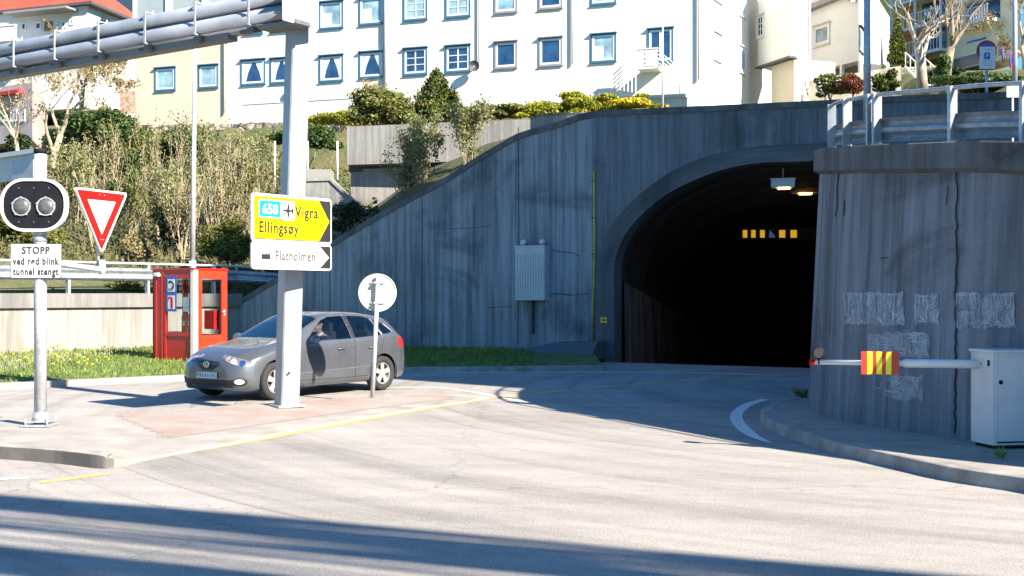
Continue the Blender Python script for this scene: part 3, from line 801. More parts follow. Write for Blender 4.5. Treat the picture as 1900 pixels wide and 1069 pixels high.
for a_, b_ in ((2.23, 2.31), (2.42, 2.46)): mb = MB(); mb.tube([(0, 0, a_), (0, 0, b_)], .079, 16); mb.build('clamp_band', M_ST, ss_)
sg = thing('flashing_signal', 'black oval signal head with white rim and two unlit clear lamps', 'traffic signal', sb+Vector((-.03, -.11, 2.67)))
def rrect(w, h, r, n=8, cx=0, cz=0):
    out = []
    for (sx, sz, a0) in ((1, 1, 0), (-1, 1, 90), (-1, -1, 180), (1, -1, 270)):
        for k in range(n+1):
            a = R(a0+90*k/n); out.append((cx+sx*(w/2-r)+r*math.cos(a), cz+sz*(h/2-r)+r*math.sin(a)))
    return out
def ringprism(mb, a, b, y0, y1):
    n = len(a); o = len(mb.v)
    for lst, y in ((a, y0), (b, y0), (a, y1), (b, y1)): mb.v += [Vector((p[0], y, p[1])) for p in lst]
    for i in range(n):
        j = (i+1) % n
        mb.face((o+i, o+j, o+n+j, o+n+i)); mb.face((o+i, o+2*n+i, o+2*n+j, o+j)); mb.face((o+n+i, o+n+j, o+3*n+j, o+3*n+i)); mb.face((o+2*n+i, o+3*n+i, o+3*n+j, o+2*n+j))
A_ = rrect(.80, .64, .29); B_ = rrect(.735, .575, .255)
mb = MB(); ringprism(mb, A_, B_, -.03, .05); mb.build('rim', M_WSIGN, sg)
mb = MB(); mb.prism(B_, -.012, .04); mb.prism(rrect(.7, .54, .24), .04, .1); mb.build('backboard', M_BLK, sg)
M_LENS = pm('dull_lens', (.075, .08, .078), .35, 0, .3, 30, .3)
for sx in (-1, 1):
    mb = MB(); mb.smooth = True
    o = len(mb.v); nn = 20
    for j in range(5):
        r_ = .1*math.cos(j/4*1.35); y_ = -.012-.045*math.sin(j/4*1.35)
        for k in range(nn): mb.v.append(Vector((sx*.148+r_*math.cos(k*2*math.pi/nn), y_, -.02+r_*math.sin(k*2*math.pi/nn))))
    for j in range(4):
        for k in range(nn): mb.face((j*nn+k, j*nn+(k+1) % nn, (j+1)*nn+(k+1) % nn, (j+1)*nn+k))
    mb.face([4*nn+k for k in range(nn)]); l = mb.build('lamp', M_LENS, sg)
    mb = MB(); c1 = [(sx*.148+.112*math.cos(k*2*math.pi/24), -.02+.112*math.sin(k*2*math.pi/24)) for k in range(24)]; c2 = [(sx*.148+.097*math.cos(k*2*math.pi/24), -.02+.097*math.sin(k*2*math.pi/24)) for k in range(24)]
    ringprism(mb, c1, c2, -.035, -.012)
    for k in (20, 90, 160, 235, 305):
        mb.box((sx*.148+.11*math.cos(R(k)), -.03, -.02+.11*math.sin(R(k))), (.022, .02, .022))
    mb.build('lamp_ring', M_ST, sg)
mb = MB()
for x in (-.18, 0, .18):
    for z in (-.205, .205): mb.tube([(x, -.02, z), (x, -.012, z)], .009, 8)
mb.build('screw', pm('screw_grey', (.1, .1, .11), .5), sg)
tp = thing('tunnel_closed_sign', 'white rectangular sign in Norwegian saying stop when red flashes, under the signal', 'sign', sb+Vector((-.02, -.085, 2.0)), R(1.5))
mb = MB(); mb.prism(rrect(.61, .42, .02, 3), 0, .006); mb.build('panel', M_WSIGN, tp)
mb = MB(); ringprism(mb, rrect(.61, .42, .02, 3), rrect(.596, .406, .015, 3), -.004, 0)
for i, (t, z) in enumerate((('STOPP', .085), ('ved rød blink', -.045), ('tunnel stengt', -.17))):
    mb.text(t, .122, 0, z, -.006, bold=.0045, sx=[.84, .70, .71][i], sp=1.16)
mb.build('lettering', pm('sign_text_grey', (.03, .032, .035), .6), tp)
# give way sign on a side arm
ya = P(137, 347, 14.2); yb_ = Vector((-4.88, 15.04, ya.z)); yphi = math.atan2(yb_.y-ya.y, yb_.x-ya.x); side = (yb_-ya).length
gs = thing('give_way_sign', 'red and white downward triangle give way sign turned sideways on an arm', 'road sign', (*((ya+yb_)/2).xy, ya.z-side*.866), yphi)
def tri(s, r=.03):
    hh = s*.866; pts = []
    for (cx, cz, a0) in ((s/2-r*1.73, hh-r, -30), (-s/2+r*1.73, hh-r, 90), (0, 2*r, 210)):
        for k in range(5): a = R(a0+120*k/4); pts.append((cx+r*math.cos(a), cz+r*math.sin(a)))
    return pts
def tsc(s, r, dz): return [(x, z+dz) for x, z in tri(s, r)]
mb = MB(); mb.prism(tri(side), -.002, .012); ringprism(mb, tri(side), tsc(side*.975, .03, side*.014), -.012, 0); mb.build('panel', M_WSIGN, gs)
q = side*.91; mb = MB(); mb.prism(tsc(q, .02, (side-q)*.58), -.006, -.0022); mb.build('red_border', M_RED, gs)
q = side*.53; mb = MB(); mb.prism(tsc(q, .008, (side-q)*.565), -.0095, -.0062); mb.build('white_centre', M_WSIGN, gs)
mb = MB()
for z, x in ((side*.8, -.04), (side*.8, .04), (side*.2, -.02), (side*.2, .02)): mb.tube([(x, -.014, z), (x, -.006, z)], .008, 6)
mb.build('rivet', M_ST, gs)
mb = MB(); inv = Matrix.LocRotScale(gs.location, gs.rotation_euler, None)
p0 = sb+Vector((.07, 0, 1.98)); p1 = Vector((*gs.location.xy, 2.05))+Vector((0, .03, -.02))
mb.tube([p0, p0.lerp(p1, .97), p1], .035, 12); mb.tube([p1+Vector((0, 0, -.06)), p1+Vector((0, 0, .12))], .042, 12); mb.tube([p1+Vector((-.06, .03, .05)), Vector((*gs.location.xy, 2.9))+Vector((-.06, .03, 0))], .022, 8)
mb.build('arm', M_STW, gs, True)

# ------------------------------------------------------------------ sign gantry
gp = G(532, 754, .1)
phi = math.atan2(.55, .83)  # right face looks to (.55,-.83)
gy = thing('sign_gantry', 'tall square white steel column carrying a double tube beam out over the far lane', 'gantry', gp, 0)
mb = MB(); LEAN = .17
w = .285; ztop = 5.55
for sgn in (1,):
    T = Matrix.Rotation(R(33.5), 4, 'Z')
    q = [(-w/2, -w/2), (w/2, -w/2), (w/2, w/2), (-w/2, w/2)]; c_ = .02
    oct_ = []
    for i in range(4):
        a = Vector(q[i]); pv = Vector(q[i-1]); nx_ = Vector(q[(i+1) % 4]); oct_ += [a+(pv-a).normalized()*c_, a+(nx_-a).normalized()*c_]
    vs = []
    for z, lx in ((0, 0), (ztop, LEAN)):
        for p in oct_:
            k = T @ Vector((p.x, p.y, 0)); vs.append((k.x+lx, k.y, z))
    mb.add(vs, [(i, (i+1) % 8, 8+(i+1) % 8, 8+i) for i in range(8)]+[tuple(range(8, 16))])
mb.build('column', pm('column_white_paint', (.28, .295, .305), .45, .25, .14, 2.2), gy)
mb = MB(); T = Matrix.Rotation(R(33.5), 4, 'Z'); mb.box((0, 0, .015), (.42, .42, .03), 0, T); mb.build('base_plate', M_ST, gy)
mb = MB(); mb.tube([(.07, -.2, .5), (.07, -.155, .5)], .012, 8); mb.tube([(.13, -.2, 2.1), (.13, -.13, 2.1)], .01, 8); mb.build('bolt', M_BLK, gy)
bA = P(556, 8, 16.75); bB = P(0, 110, 20.7); bB.z = bA.z; bd = (bB-bA).normalized(); bB = bA+bd*(15)
bn = Vector((-bd.y, bd.x, 0)); bn = bn if bn.y < 0 else -bn
for dz, of in ((.11, .14), (-.115, .14), (.11, -.16), (-.115, -.16)):
    mb = MB(); q0 = bA+bn*of+Vector((0, 0, dz)); q1 = bB+bn*of+Vector((0, 0, dz)); mb.tube([q0, q1], .108, 18); mb.build('beam_tube', pm('beam_paint', (.22, .25, .30), .42, .25, .14, 1.5), gy, True)
L_ = (bB-bA).length; k = .75; mb2 = []
while k < L_:
    c = bA+bd*k; mb = MB(); rz = math.atan2(bd.y, bd.x)
    M_ = Matrix.Translation(c) @ Matrix.Rotation(rz, 4, 'Z')
    sy = 1 if (Matrix.Rotation(rz, 4, 'Z') @ Vector((0, 1, 0))).dot(bn) > 0 else -1
    mb.box((0, sy*.262, 0), (.035, .014, .48), 0, M_); mb.box((0, 0, .235), (.035, .54, .014), 0, M_); mb.box((0, 0, -.24), (.035, .54, .014), 0, M_); mb.box((0, -sy*.28, 0), (.035, .014, .48), 0, M_)
    mb.tube([M_ @ Vector((0, sy*.1, .24)), M_ @ Vector((0, sy*.1, .29))], .012, 6)
    mb.build('strap', M_STW, gy, True)
    mb = MB(); mb.box((.18, sy*.05, -.275), (.34, .10, .05), 0, M_); mb.box((.05, sy*.15, -.29), (.12, .08, .08), 0, M_, .01)
    mb.build('bracket', pm('bracket_dark', (.1, .1, .1), .6), gy, True)
    mb = MB(); mb.box((.62, sy*-.02, -.262), (.5, .17, .035), 0, M_, .012); mb.build('light_fitting', M_ST, gy, True)
    k += 1.12
mb = MB(); rz = math.atan2(bd.y, bd.x); M_ = Matrix.Translation(bA+bd*.0) @ Matrix.Rotation(rz, 4, 'Z')
mb.box((-.02, 0, 0), (.035, .72, .60), 0, M_, .02); mb.build('end_plate', M_WSIGN, gy, True)
mb = MB(); mb.box((.3, 0, -.27), (.75, .3, .06), 0, M_); mb.box((5.6, 0, -.30), (8.5, .2, .1), 0, M_); mb.build('cable_tray', pm('tray_grey', (.16, .16, .16), .5, .3), gy, True)

# ------------------------------------------------------------------ direction signs on the column
def direction(px0, y0, x0, px1, name):
    pass
sa = P(467, 357, 16.0); sb2 = Vector((-2.61, 17.15, 0)); dphi = math.atan2(sb2.y-sa.y, sb2.x-sa.x); dw = (sb2.xy-sa.xy).length
zt_ = sa.z; zm = EYE-(447.5-HY)/F*16.0; zb_ = EYE-(499-HY)/F*16.0
ctr = (sa.xy+sb2.xy)/2
ds_ = thing('yellow_direction_sign', 'yellow direction sign with route number 658 and an aircraft symbol on the gantry column', 'road sign', (ctr.x, ctr.y, zm), dphi)
h1 = zt_-zm
mb = MB(); mb.prism(rrect(dw, h1, .05, 4, 0, h1/2), 0, .03); mb.build('frame_panel', M_WSIGN, ds_)
x0_, x1_ = -dw/2+.045, dw/2-.03; z0_, z1_ = .045, h1-.045
tipx = x1_-.02; shx = x1_-.215
poly = [(x0_, z0_), (shx, z0_), (tipx, (z0_+z1_)/2), (shx, z1_), (x0_, z1_)]
mb = MB(); mb.prism(poly, -.004, -.0005); mb.build('yellow_face', M_YSIGN, ds_)
blk = [[(shx, z0_), (x1_, z0_), (x1_, (z0_+z1_)/2), (tipx, (z0_+z1_)/2)], [(tipx, (z0_+z1_)/2), (x1_, (z0_+z1_)/2), (x1_, z1_), (shx, z1_)]]
mb = MB()
for p_ in blk: mb.prism(p_, -.003, -.0005)
ringprism(mb, rrect(x1_-x0_+.02, z1_-z0_+.02, .03, 4, (x0_+x1_)/2, (z0_+z1_)/2), rrect(x1_-x0_-.004, z1_-z0_-.004, .02, 4, (x0_+x1_)/2, (z0_+z1_)/2), -.0045, -.001)
mb.build('arrow_corner', M_INK, ds_)
bx = -dw*.285; bz = h1*.69
mb = MB(); mb.prism(rrect(.40, .25, .03, 3, bx, bz), -.006, -.0045); mb.build('route_badge_edge', M_WSIGN, ds_)
mb = MB(); mb.prism(rrect(.365, .215, .02, 3, bx, bz), -.008, -.0065); mb.build('route_badge', M_GREEN, ds_)
mb = MB(); mb.text('658', .19, bx, bz-.068, -.0095, sx=.98, bold=.004); mb.build('route_number', M_WSIGN, ds_)
ax_ = -dw*.06; mb = MB(); mb.prism(rrect(.235, .27, .025, 3, ax_, bz-.01), -.006, -.0045); mb.build('symbol_plate', M_WSIGN, ds_)
pl = [(-.1, .0), (-.085, .012), (-.03, .014), (.0, .1), (.018, .1), (.012, .014), (.05, .012), (.075, .045), (.09, .045), (.082, 0)]
pl = pl+[(x, -z) for x, z in pl[::-1] if abs(z) > 1e-6]
pl = [(-x, z) for x, z in pl]
mb = MB(); mb.prism([(ax_-x*1.05, bz-.01+z*1.05) for x, z in pl], -.0085, -.0065); mb.build('aircraft_symbol', M_INK, ds_)
mb = MB(); mb.text('Vigra', .215, dw*.17, bz-.085, -.009, sx=.86, bold=.005, sp=1.12); mb.build('place_name', M_INK, ds_); mb = MB(); mb.text('Ellingsøy', .215, x0_+.07, h1*.265-.045, -.009, align='LEFT', sx=.84, bold=.005, sp=1.12); mb.build('place_name', M_INK, ds_)
mb = MB()
for z in (.12, h1-.12): mb.box((0, .055, z), (.9, .05, .04))
mb.build('bracket', M_ST, ds_)
fs_ = thing('white_direction_sign', 'white direction sign with a small factory symbol, directly under the yellow one', 'road sign', (ctr.x, ctr.y, zb_), dphi)
h2 = zm-zb_-.006
mb = MB(); mb.prism(rrect(dw, h2, .05, 4, 0, h2/2), 0, .03); mb.build('panel', M_WSIGN, fs_)
z0_, z1_ = .035, h2-.03
mb = MB(); zc_ = (z0_+z1_)/2
mb.prism([(shx+.02, z0_), (x1_, z0_), (x1_, zc_), (tipx, zc_)], -.003, -.0005); mb.prism([(tipx, zc_), (x1_, zc_), (x1_, z1_), (shx+.02, z1_)], -.003, -.0005)
ringprism(mb, rrect(x1_-x0_+.016, z1_-z0_+.016, .03, 4, (x0_+x1_)/2, zc_), rrect(x1_-x0_+.004, z1_-z0_+.004, .03, 4, (x0_+x1_)/2, zc_), -.003, -.001)
mb.build('arrow_corner', M_INK, fs_)
fx = x0_+.2; mb = MB()
mb.prism([(fx-.08, zc_-.05), (fx+.08, zc_-.05), (fx+.08, zc_+.04), (fx+.055, zc_+.012), (fx+.05, zc_+.045), (fx+.02, zc_+.012), (fx+.01, zc_+.045), (fx-.02, zc_+.012), (fx-.03, zc_+.045), (fx-.05, zc_+.012), (fx-.08, zc_+.05)], -.003, -.0005)
mb.build('factory_symbol', M_INK, fs_)
mb = MB(); mb.text('Flatholmen', .185, fx+.16, zc_-.055, -.006, align='LEFT', sx=.80, bold=.005, sp=1.12); mb.build('lettering', pm('faded_text', (.07, .07, .075), .6), fs_)
mb = MB(); mb.box((0, .055, h2/2), (.9, .05, .04)); mb.build('bracket', M_ST, fs_)

# ------------------------------------------------------------------ round sign seen from behind
rb = G(691, 736, .1); rsn = thing('round_sign', 'round road sign seen from behind on a thin leaning post beside the car', 'road sign', rb)
topx = .09
mb = MB(); mb.tube([(0, 0, 0), (topx, 0, 1.93)], .036, 14); mb.build('post', M_STW, rsn)
mb = MB(); c = Vector((.075, .06, 1.66)); nn = 40; Rr = .305; a = R(0)
def disc(mb, c, r, y0, y1, n=40):
    mb.prism([(c[0]+r*math.cos(2*math.pi*k/n), c[2]+r*math.sin(2*math.pi*k/n)) for k in range(n)], c[1]+y0, c[1]+y1)
disc(mb, c, Rr, 0, .012); mb.build('disc', M_BACK, rsn)
mb = MB(); ca = [(c.x+Rr*math.cos(2*math.pi*k/40), c.z+Rr*math.sin(2*math.pi*k/40)) for k in range(40)]; cb = [(c.x+(Rr-.014)*math.cos(2*math.pi*k/40), c.z+(Rr-.014)*math.sin(2*math.pi*k/40)) for k in range(40)]
ringprism(mb, ca, cb, c.y-.012, c.y-.001); mb.build('rim', M_BACK, rsn)
for dz in (-.16, .16): mb = MB(); mb.box((c.x, .045, c.z+dz), (.22, .03, .03)); mb.box((c.x, -.0, c.z+dz), (.1, .09, .035)); mb.build('clamp', M_ST, rsn)
mb = MB(); disc(mb, c, Rr-.02, .0125, .015); mb.build('front_face', M_BLUE, rsn)

# ------------------------------------------------------------------ emergency phone box
bc = G(360, 680, .06); bphi = math.atan2(.81, -.58)   # left wall direction goes back-left
bl = Vector((-.81, .58)); br_ = Vector((.58, .81)); WL, WR, BH = 1.52, .98, 2.27
px_ = thing('emergency_phone_box', 'red glazed roadside emergency telephone box with its door side coloured brighter as if sunlit', 'phone box', bc, math.atan2(-.58, .81))
# local x runs along the left wall towards the near corner (x=0 at corner), y runs back along the right wall
M_BRED = pm('box_red', (.42, .012, .01), .42, 0, .1, 3, coat=.2); M_BSUN = pm('box_red_sunlit', (.60, .032, .01), .42, 0, .08, 3, coat=.2)  # second red is the sunlit copy, sunlight put into the door colour
M_GL = glassmat("clear_glass", (.95, .97, .97), .25)
mb = MB(); mb.box2((-WL, -.0, BH-.1), (0, WR, BH)); mb.box2((-WL-.03, -.03, BH-.005), (.03, WR+.03, BH+.035)); mb.build('roof', M_BRED, px_)
mb = MB(); mb.box2((-WL, 0, 0), (0, WR, .05)); mb.build('floor', M_BRED, px_)
mb = MB(); mb.box2((-WL, 0, .05), (-WL+.05, .1, BH-.1)); mb.box2((-WL, WR-.1, .05), (-WL+.05, WR, BH-.1)); mb.box2((-WL, .1, .05), (-WL+.05, WR-.1, .72)); mb.box2((-WL, .1, BH-.2), (-WL+.05, WR-.1, BH-.1)); mb.build('side_wall', M_BRED, px_)
mb = MB(); mb.box2((-WL, .0, .05), (-WL+.42, .05, BH-.1)); mb.box2((-WL+.12, -.012, .05), (-WL+.15, 0, BH-.1)); mb.box2((-WL+.34, -.012, .05), (-WL+.37, 0, BH-.1)); mb.build('solid_panel', M_BRED, px_)
fx0, fx1 = -WL+.44, -.1
mb = MB(); mb.box2((fx0, -.01, .05), (fx0+.07, .05, BH-.1)); mb.box2((fx1-.06, -.01, .05), (fx1, .05, BH-.1)); mb.box2((fx0+.07, -.01, .05), (fx1-.06, .05, .12)); mb.box2((fx0+.07, -.01, .70), (fx1-.06, .05, .78)); mb.box2((fx0+.07, -.01, BH-.2), (fx1-.06, .05, BH-.1)); mb.box2((fx0+.07, .01, .12), (fx1-.06, .04, .70)); mb.build('front_frame', M_BRED, px_)
mb = MB(); mb.box2((fx0+.07, .018, .78), (fx1-.06, .026, BH-.2)); mb.build('front_pane', M_GL, px_)
mb = MB(); mb.box2((-.1, -.02, 0), (.02, .1, BH-.004)); mb.build('corner_post', pm('post_white', (.74, .72, .68), .5), px_)
# door side (right wall, plane x ~ 0)
mb = MB(); y0, y1 = .1, WR
mb.box2((-.03, y0, .05), (.02, y0+.12, BH-.02)); mb.box2((-.03, y1-.16, .05), (.02, y1, BH-.02)); mb.box2((-.03, y0+.12, BH-.22), (.02, y1-.16, BH-.02)); mb.box2((-.03, y0+.12, .05), (.02, y1-.16, .72)); mb.box2((.02, y0+.02, .6), (.028, y1-.02, .63))
door = mb.build('door', M_BSUN, px_)
mb = MB(); mb.box2((-.012, y0+.12, .72), (-.004, y1-.16, BH-.22)); mb.build('pane', M_GL, door)
mb = MB(); mb.box2((.02, y1-.12, 1.18), (.035, y1-.07, 1.32)); mb.tube([(.035, y1-.1, 1.27), (.08, y1-.1, 1.27), (.08, y1-.2, 1.27)], .012, 8); mb.build('handle', M_ST, door)
# back: open frame
mb = MB(); mb.box2((-WL+.05, WR-.05, .05), (-WL+.12, WR, BH-.1)); mb.box2((-.1, WR-.05, .05), (-.03, WR, BH-.1)); mb.box2((-WL+.12, WR-.05, .05), (-.1, WR, .72)); mb.box2((-WL+.12, WR-.05, BH-.2), (-.1, WR, BH-.1)); mb.build('back_frame', M_BRED, px_)
mb = MB(); mb.box2((-WL+.12, WR-.03, .72), (-.1, WR-.024, BH-.2)); mb.build('back_pane', M_GL, px_)
mb = MB(); sx0 = fx0+.09; mb.box2((sx0, -.018, 1.28), (sx0+.38, -.012, 2.12)); sg_ = mb.build('sos_sign', M_BLUE, px_)
mb = MB(); mb.box2((sx0+.06, -.021, 1.75), (sx0+.32, -.0185, 2.05)); mb.box2((sx0+.06, -.021, 1.34), (sx0+.32, -.0185, 1.66)); mb.build('white_square', M_WSIGN, sg_)
mb = MB(); mb.text('SOS', .085, sx0+.16, 1.775, -.0225, bold=.003)
hs = cr([(sx0+.12, 0, 2.0), (sx0+.2, 0, 1.99), (sx0+.265, 0, 1.93), (sx0+.275, 0, 1.86)], 4)
for a, b in zip(hs, hs[1:]): mb.box(((a.x+b.x)/2, -.023, (a.z+b.z)/2), (.034, .003, .034))
mb.box((sx0+.13, -.023, 1.975), (.07, .003, .05)); mb.box((sx0+.25, -.023, 1.85), (.06, .003, .06)); mb.build('phone_symbol', M_INK, sg_)
mb = MB(); mb.box((sx0+.21, -.0225, 1.48), (.075, .003, .24)); mb.box((sx0+.15, -.0225, 1.615), (.12, .003, .035)); mb.box((sx0+.10, -.0225, 1.58), (.03, .003, .06)); mb.build('extinguisher_symbol', M_RED, sg_)
mb = MB(); mb.box2((fx1-.34, .03, 1.28), (fx1-.07, .036, 1.62)); mb.build('paper_notice', pm('paper', (.75, .76, .76), .8), px_)
mb = MB(); mb.box((-WL+.22, -.05, 2.16), (.16, .1, .09), 0, None, .02); mb.build('lamp', M_WSIGN, px_)
mb = MB(); mb.box2((-WL+.02, .1, .72), (-WL+.03, WR-.1, BH-.2)); mb.build('side_pane', M_GL, px_)
mb = MB(); mb.box2((-.55, WR-.22, .85), (-.2, WR-.06, 1.3)); mb.build('phone_cabinet', M_BRED, px_)
def extinguisher(x, y, lab):
    e = thing('fire_extinguisher', lab, 'fire extinguisher', bc+Matrix.Rotation(px_.rotation_euler.z, 3, 'Z') @ Vector((x, y, .80)), 0)
    mb = MB(); mb.smooth = True; mb.tube([(0, 0, 0), (0, 0, .02), (0, 0, .36), (0, 0, .42), (0, 0, .44)], [.05, .065, .065, .04, .02], 14); mb.build('cylinder', M_RED, e)
    mb = MB(); mb.tube([(0, 0, .44), (0, 0, .48)], .02, 8); mb.box((.03, 0, .5), (.12, .02, .015)); mb.build('valve', M_BLK, e)
    mb = MB(); mb.tube([(.02, 0, .47), (.085, 0, .42), (.08, 0, .1)], .011, 6); mb.build('hose', M_BLK, e)
    mb = MB(); mb.box((0, -.058, .2), (.07, .018, .12)); mb.build('sticker', pm('sticker_cream', (.7, .65, .35), .6), e)
extinguisher(-.62, .22, 'red fire extinguisher with a cream sticker, left one inside the phone box window')
extinguisher(-.38, .2, 'red fire extinguisher standing nearest the white corner post inside the phone box')
mb = MB(); mb.box2((-WL+.5, .07, .76), (-.12, .35, .80)); mb.build('shelf', M_BRED, px_)

# ------------------------------------------------------------------ guardrails
def offs(path, d):
    out = []
    for i, p in enumerate(path):
        a = Vector(path[max(i-1, 0)][:2]); b = Vector(path[min(i+1, len(path)-1)][:2]); t = (b-a).normalized(); out.append(Vector((p[0]-t.y*d, p[1]+t.x*d, p[2] if len(p) > 2 else 0)))
    return out
gr = thing('guardrail', 'galvanised guardrail with a thin top tube along the pale retaining wall on the left', 'guardrail', (-12.9, 30, 1.78))
ra = Vector((*RA, 1.8)); rbv = Vector((*RB, 1.8)); dr = (rbv-ra).normalized(); nr_ = Vector((-dr.y, dr.x, 0))
def zr(y, px_top): return px_top
gpath = [ra+nr_*.15, rbv+nr_*.15-dr*.0]
ext = [rbv+nr_*.15, Vector((-6.6, 36.9, 1.8))]
mb = MB(); mb.sweep([(*gpath[0].xy, 2.13), (*gpath[1].xy, 2.13), (-6.2, 37.3, 2.0)], [(-x-.02, z) for x, z in wbeam(.36, .09)]); mb.build('rail_beam', M_RAIL, gr, True)
mb = MB(); mb.tube([(*gpath[0].xy, 2.62), (*gpath[1].xy, 2.62), (-6.2, 37.3, 2.45)], .035, 10); mb.build('top_tube', M_STW, gr, True)
pxs = []
for px in (-180, -20, 128, 275, 398):
    x, y, t = on_line(px, gpath[0], gpath[1]); mb = MB()
    mb.box((x+nr_.x*.04, y+nr_.y*.04, 2.2), (.06, .14, .86), math.atan2(dr.y, dr.x)); mb.build('post', M_STW, gr, True)
g2 = thing('guardrail', 'galvanised guardrail with handrail on top of the curved concrete wall at the right', 'guardrail', (4.14, 16.3, 3.7))
gp_ = offs([(p.x, p.y, p.z) for p in cwp], -.33)[:58]
cut = [i for i, p in enumerate(gp_) if p.y < 19.6 or True]
gp_ = gp_[2:49]
mb = MB(); mb.sweep([(p.x, p.y, p.z+.045) for p in gp_], [(-x*.9-.03, z*.95) for x, z in wbeam(.31, .085)]); mb.build('rail_beam', M_RAIL, g2, True)
mb = MB(); mb.tube([(p.x, p.y, p.z+.63) for p in gp_], .026, 10); mb.build('handrail', M_RAIL, g2, True)
def near_px(px):
    return min(gp_[:40], key=lambda p: abs((p.x/p.y*F+CX)-px)+(0 if p.y < 17.9 else 40))
def seg_t(i): 
    a = gp_[max(i-1, 0)]; b = gp_[min(i+1, len(gp_)-1)]; return math.atan2(b.y-a.y, b.x-a.x)
lastp = []
for i_ in [gp_.index(near_px(px)) for px in (1905, 1779, 1631)]+[30, 35, 41, 46]:
    p = gp_[i_]; rz = seg_t(i_); mb = MB(); M_ = Matrix.Translation(p) @ Matrix.Rotation(rz, 4, 'Z')
    # C-section post: web plus two flanges
    mb.box((0, .0, .32), (.012, .11, .66), 0, M_); mb.box((.02, .055, .32), (.04, .008, .66), 0, M_); mb.box((.02, -.055, .32), (.04, .008, .66), 0, M_); mb.box((0.02, 0, .006), (.16, .16, .012), 0, M_)
    po = mb.build('post', M_RAIL, g2, True)
    mb = MB(); mb.tube([M_ @ Vector((.03, .06, .2)), M_ @ Vector((.03, .13, .2))], .016, 8); mb.tube([M_ @ Vector((.03, .06, .09)), M_ @ Vector((.03, .13, .09))], .013, 8); mb.build('bolt', M_ST, po, False)
    mb2 = None

# ------------------------------------------------------------------ barrier cabinet and boom
cc = G(1843, 838, .13); cphi = math.atan2(.18, .98)
cab = thing('barrier_cabinet', 'white metal barrier housing on a low black foot at the right edge of the picture', 'barrier housing', cc, cphi)
# local x right along the sunlit face, y back along the shaded side
M_CAB = pm('cabinet_white', (.52, .53, .54), .42, 0, .06, 3)
mb = MB(); mb.box2((0, 0, .06), (.95, .40, 1.0)); mb.build('housing', M_CAB, cab)
mb = MB(); mb.box((.475, .2, 1.012), (.985, .44, .03), 0, None, .008); mb.build('lid', M_CAB, cab)
mb = MB(); mb.box2((.04, -.012, .10), (.91, 0, .955)); mb.build('door', M_CAB, cab)
mb = MB(); mb.tube([(.075, -.02, .70), (.075, -.01, .70)], .022, 14); mb.box2((.04, -.0125, .085), (.91, -.002, .098)); mb.build('lock', M_BLK, cab)
mb = MB(); mb.box2((-.004, .06, .86), (0, .1, .92)); mb.build('vent_slot', M_BLK, cab)
mb = MB(); mb.box2((.03, .03, .0), (.92, .37, .06)); 
for x in (.03, .3, .6): mb.tube([(x+.05, -.03, .0), (x+.05, -.03, .045)], .014, 6); mb.box2((x, -.06, .0), (x+.1, .03, .014))
mb.build('foot', M_BLK, cab)
mb = MB(); mb.box2((-.18, -.08, -.01), (.35, .42, .022)); mb.build('base_slab', M_KERB, cab)
b0 = P(1822, 676, 12.25); b1 = P(1512, 672, 12.75); bm_ = thing('barrier_boom', 'white tapering barrier arm with a striped plate, lying level across the curved wall', 'barrier arm', b0)
mb = MB(); mb.tube([b0+Vector((.02, 0, 0)), b0.lerp(b1, .45), b0.lerp(b1, .47), b1], [.047, .046, .03, .026], 14); mb.build('arm', M_WSIGN, bm_, True)
mb = MB(); mb.box(b0+Vector((.02, 0, 0)), (.09, .13, .125)); mb.build('arm_clamp', M_STW, bm_, True)
mb = MB()
for dx in (-.01, .02): mb.tube([b0+Vector((dx-.03, -.075, .01)), b0+Vector((dx-.03, -.06, .01))], .006, 6)
mb.build('bolt', M_BLK, bm_, True)
mb = MB(); mb.tube([b1, b1+(b1-b0).normalized()*.06], .03, 12); mb.build('end_cap', M_RED, bm_, True)
pa_, pb_ = P(1598, 652, 12.5), P(1668, 652, 12.42); pw = (pb_-pa_).length; zlo = EYE-(695-HY)/F*12.46; phh = pa_.z-zlo
pn = thing('striped_plate', 'red and yellow vertically striped plate clamped to the white barrier arm', 'warning plate', ((pa_.x+pb_.x)/2, (pa_.y+pb_.y)/2, zlo), math.atan2(pb_.y-pa_.y, pb_.x-pa_.x)+R(1))
mb = MB(); mb.box2((-pw/2, -.002, 0), (pw/2, .008, phh)); mb.build('panel', pm('plate_red', (.50, .035, .02), .45, 0, .15, 5), pn)
mb = MB()
for k in (0, 1, 2): x = -pw/2+pw*(.155+.25*k); mb.box2((x, -.005, .002), (x+pw*.145, -.0025, phh-.002))
mb.build('yellow_stripes', pm('plate_yellow', (.85, .72, .02), .45, 0, .08, 5), pn)
lp = P(1519, 655, 12.72); lt = thing('boom_lamp', 'small round dark warning lamp standing on the tip of the barrier arm', 'lamp', lp)
mb = MB(); mb.smooth = True; mb.tube([(-.02, -.05, 0), (-.02, -.035, 0), (0, .0, 0), (.03, .05, 0)], [.05, .065, .07, .055], 18); mb.build('body', M_BLK, lt)
mb = MB(); mb.tube([(-.024, -.062, 0), (-.02, -.05, 0)], .052, 18); mb.build('lens', pm('lens_grey', (.04, .04, .04), .2), lt)
mb = MB(); mb.tube([(0, 0, -.06), (0, 0, -.12)], .012, 8); mb.build('stem', M_BLK, lt)
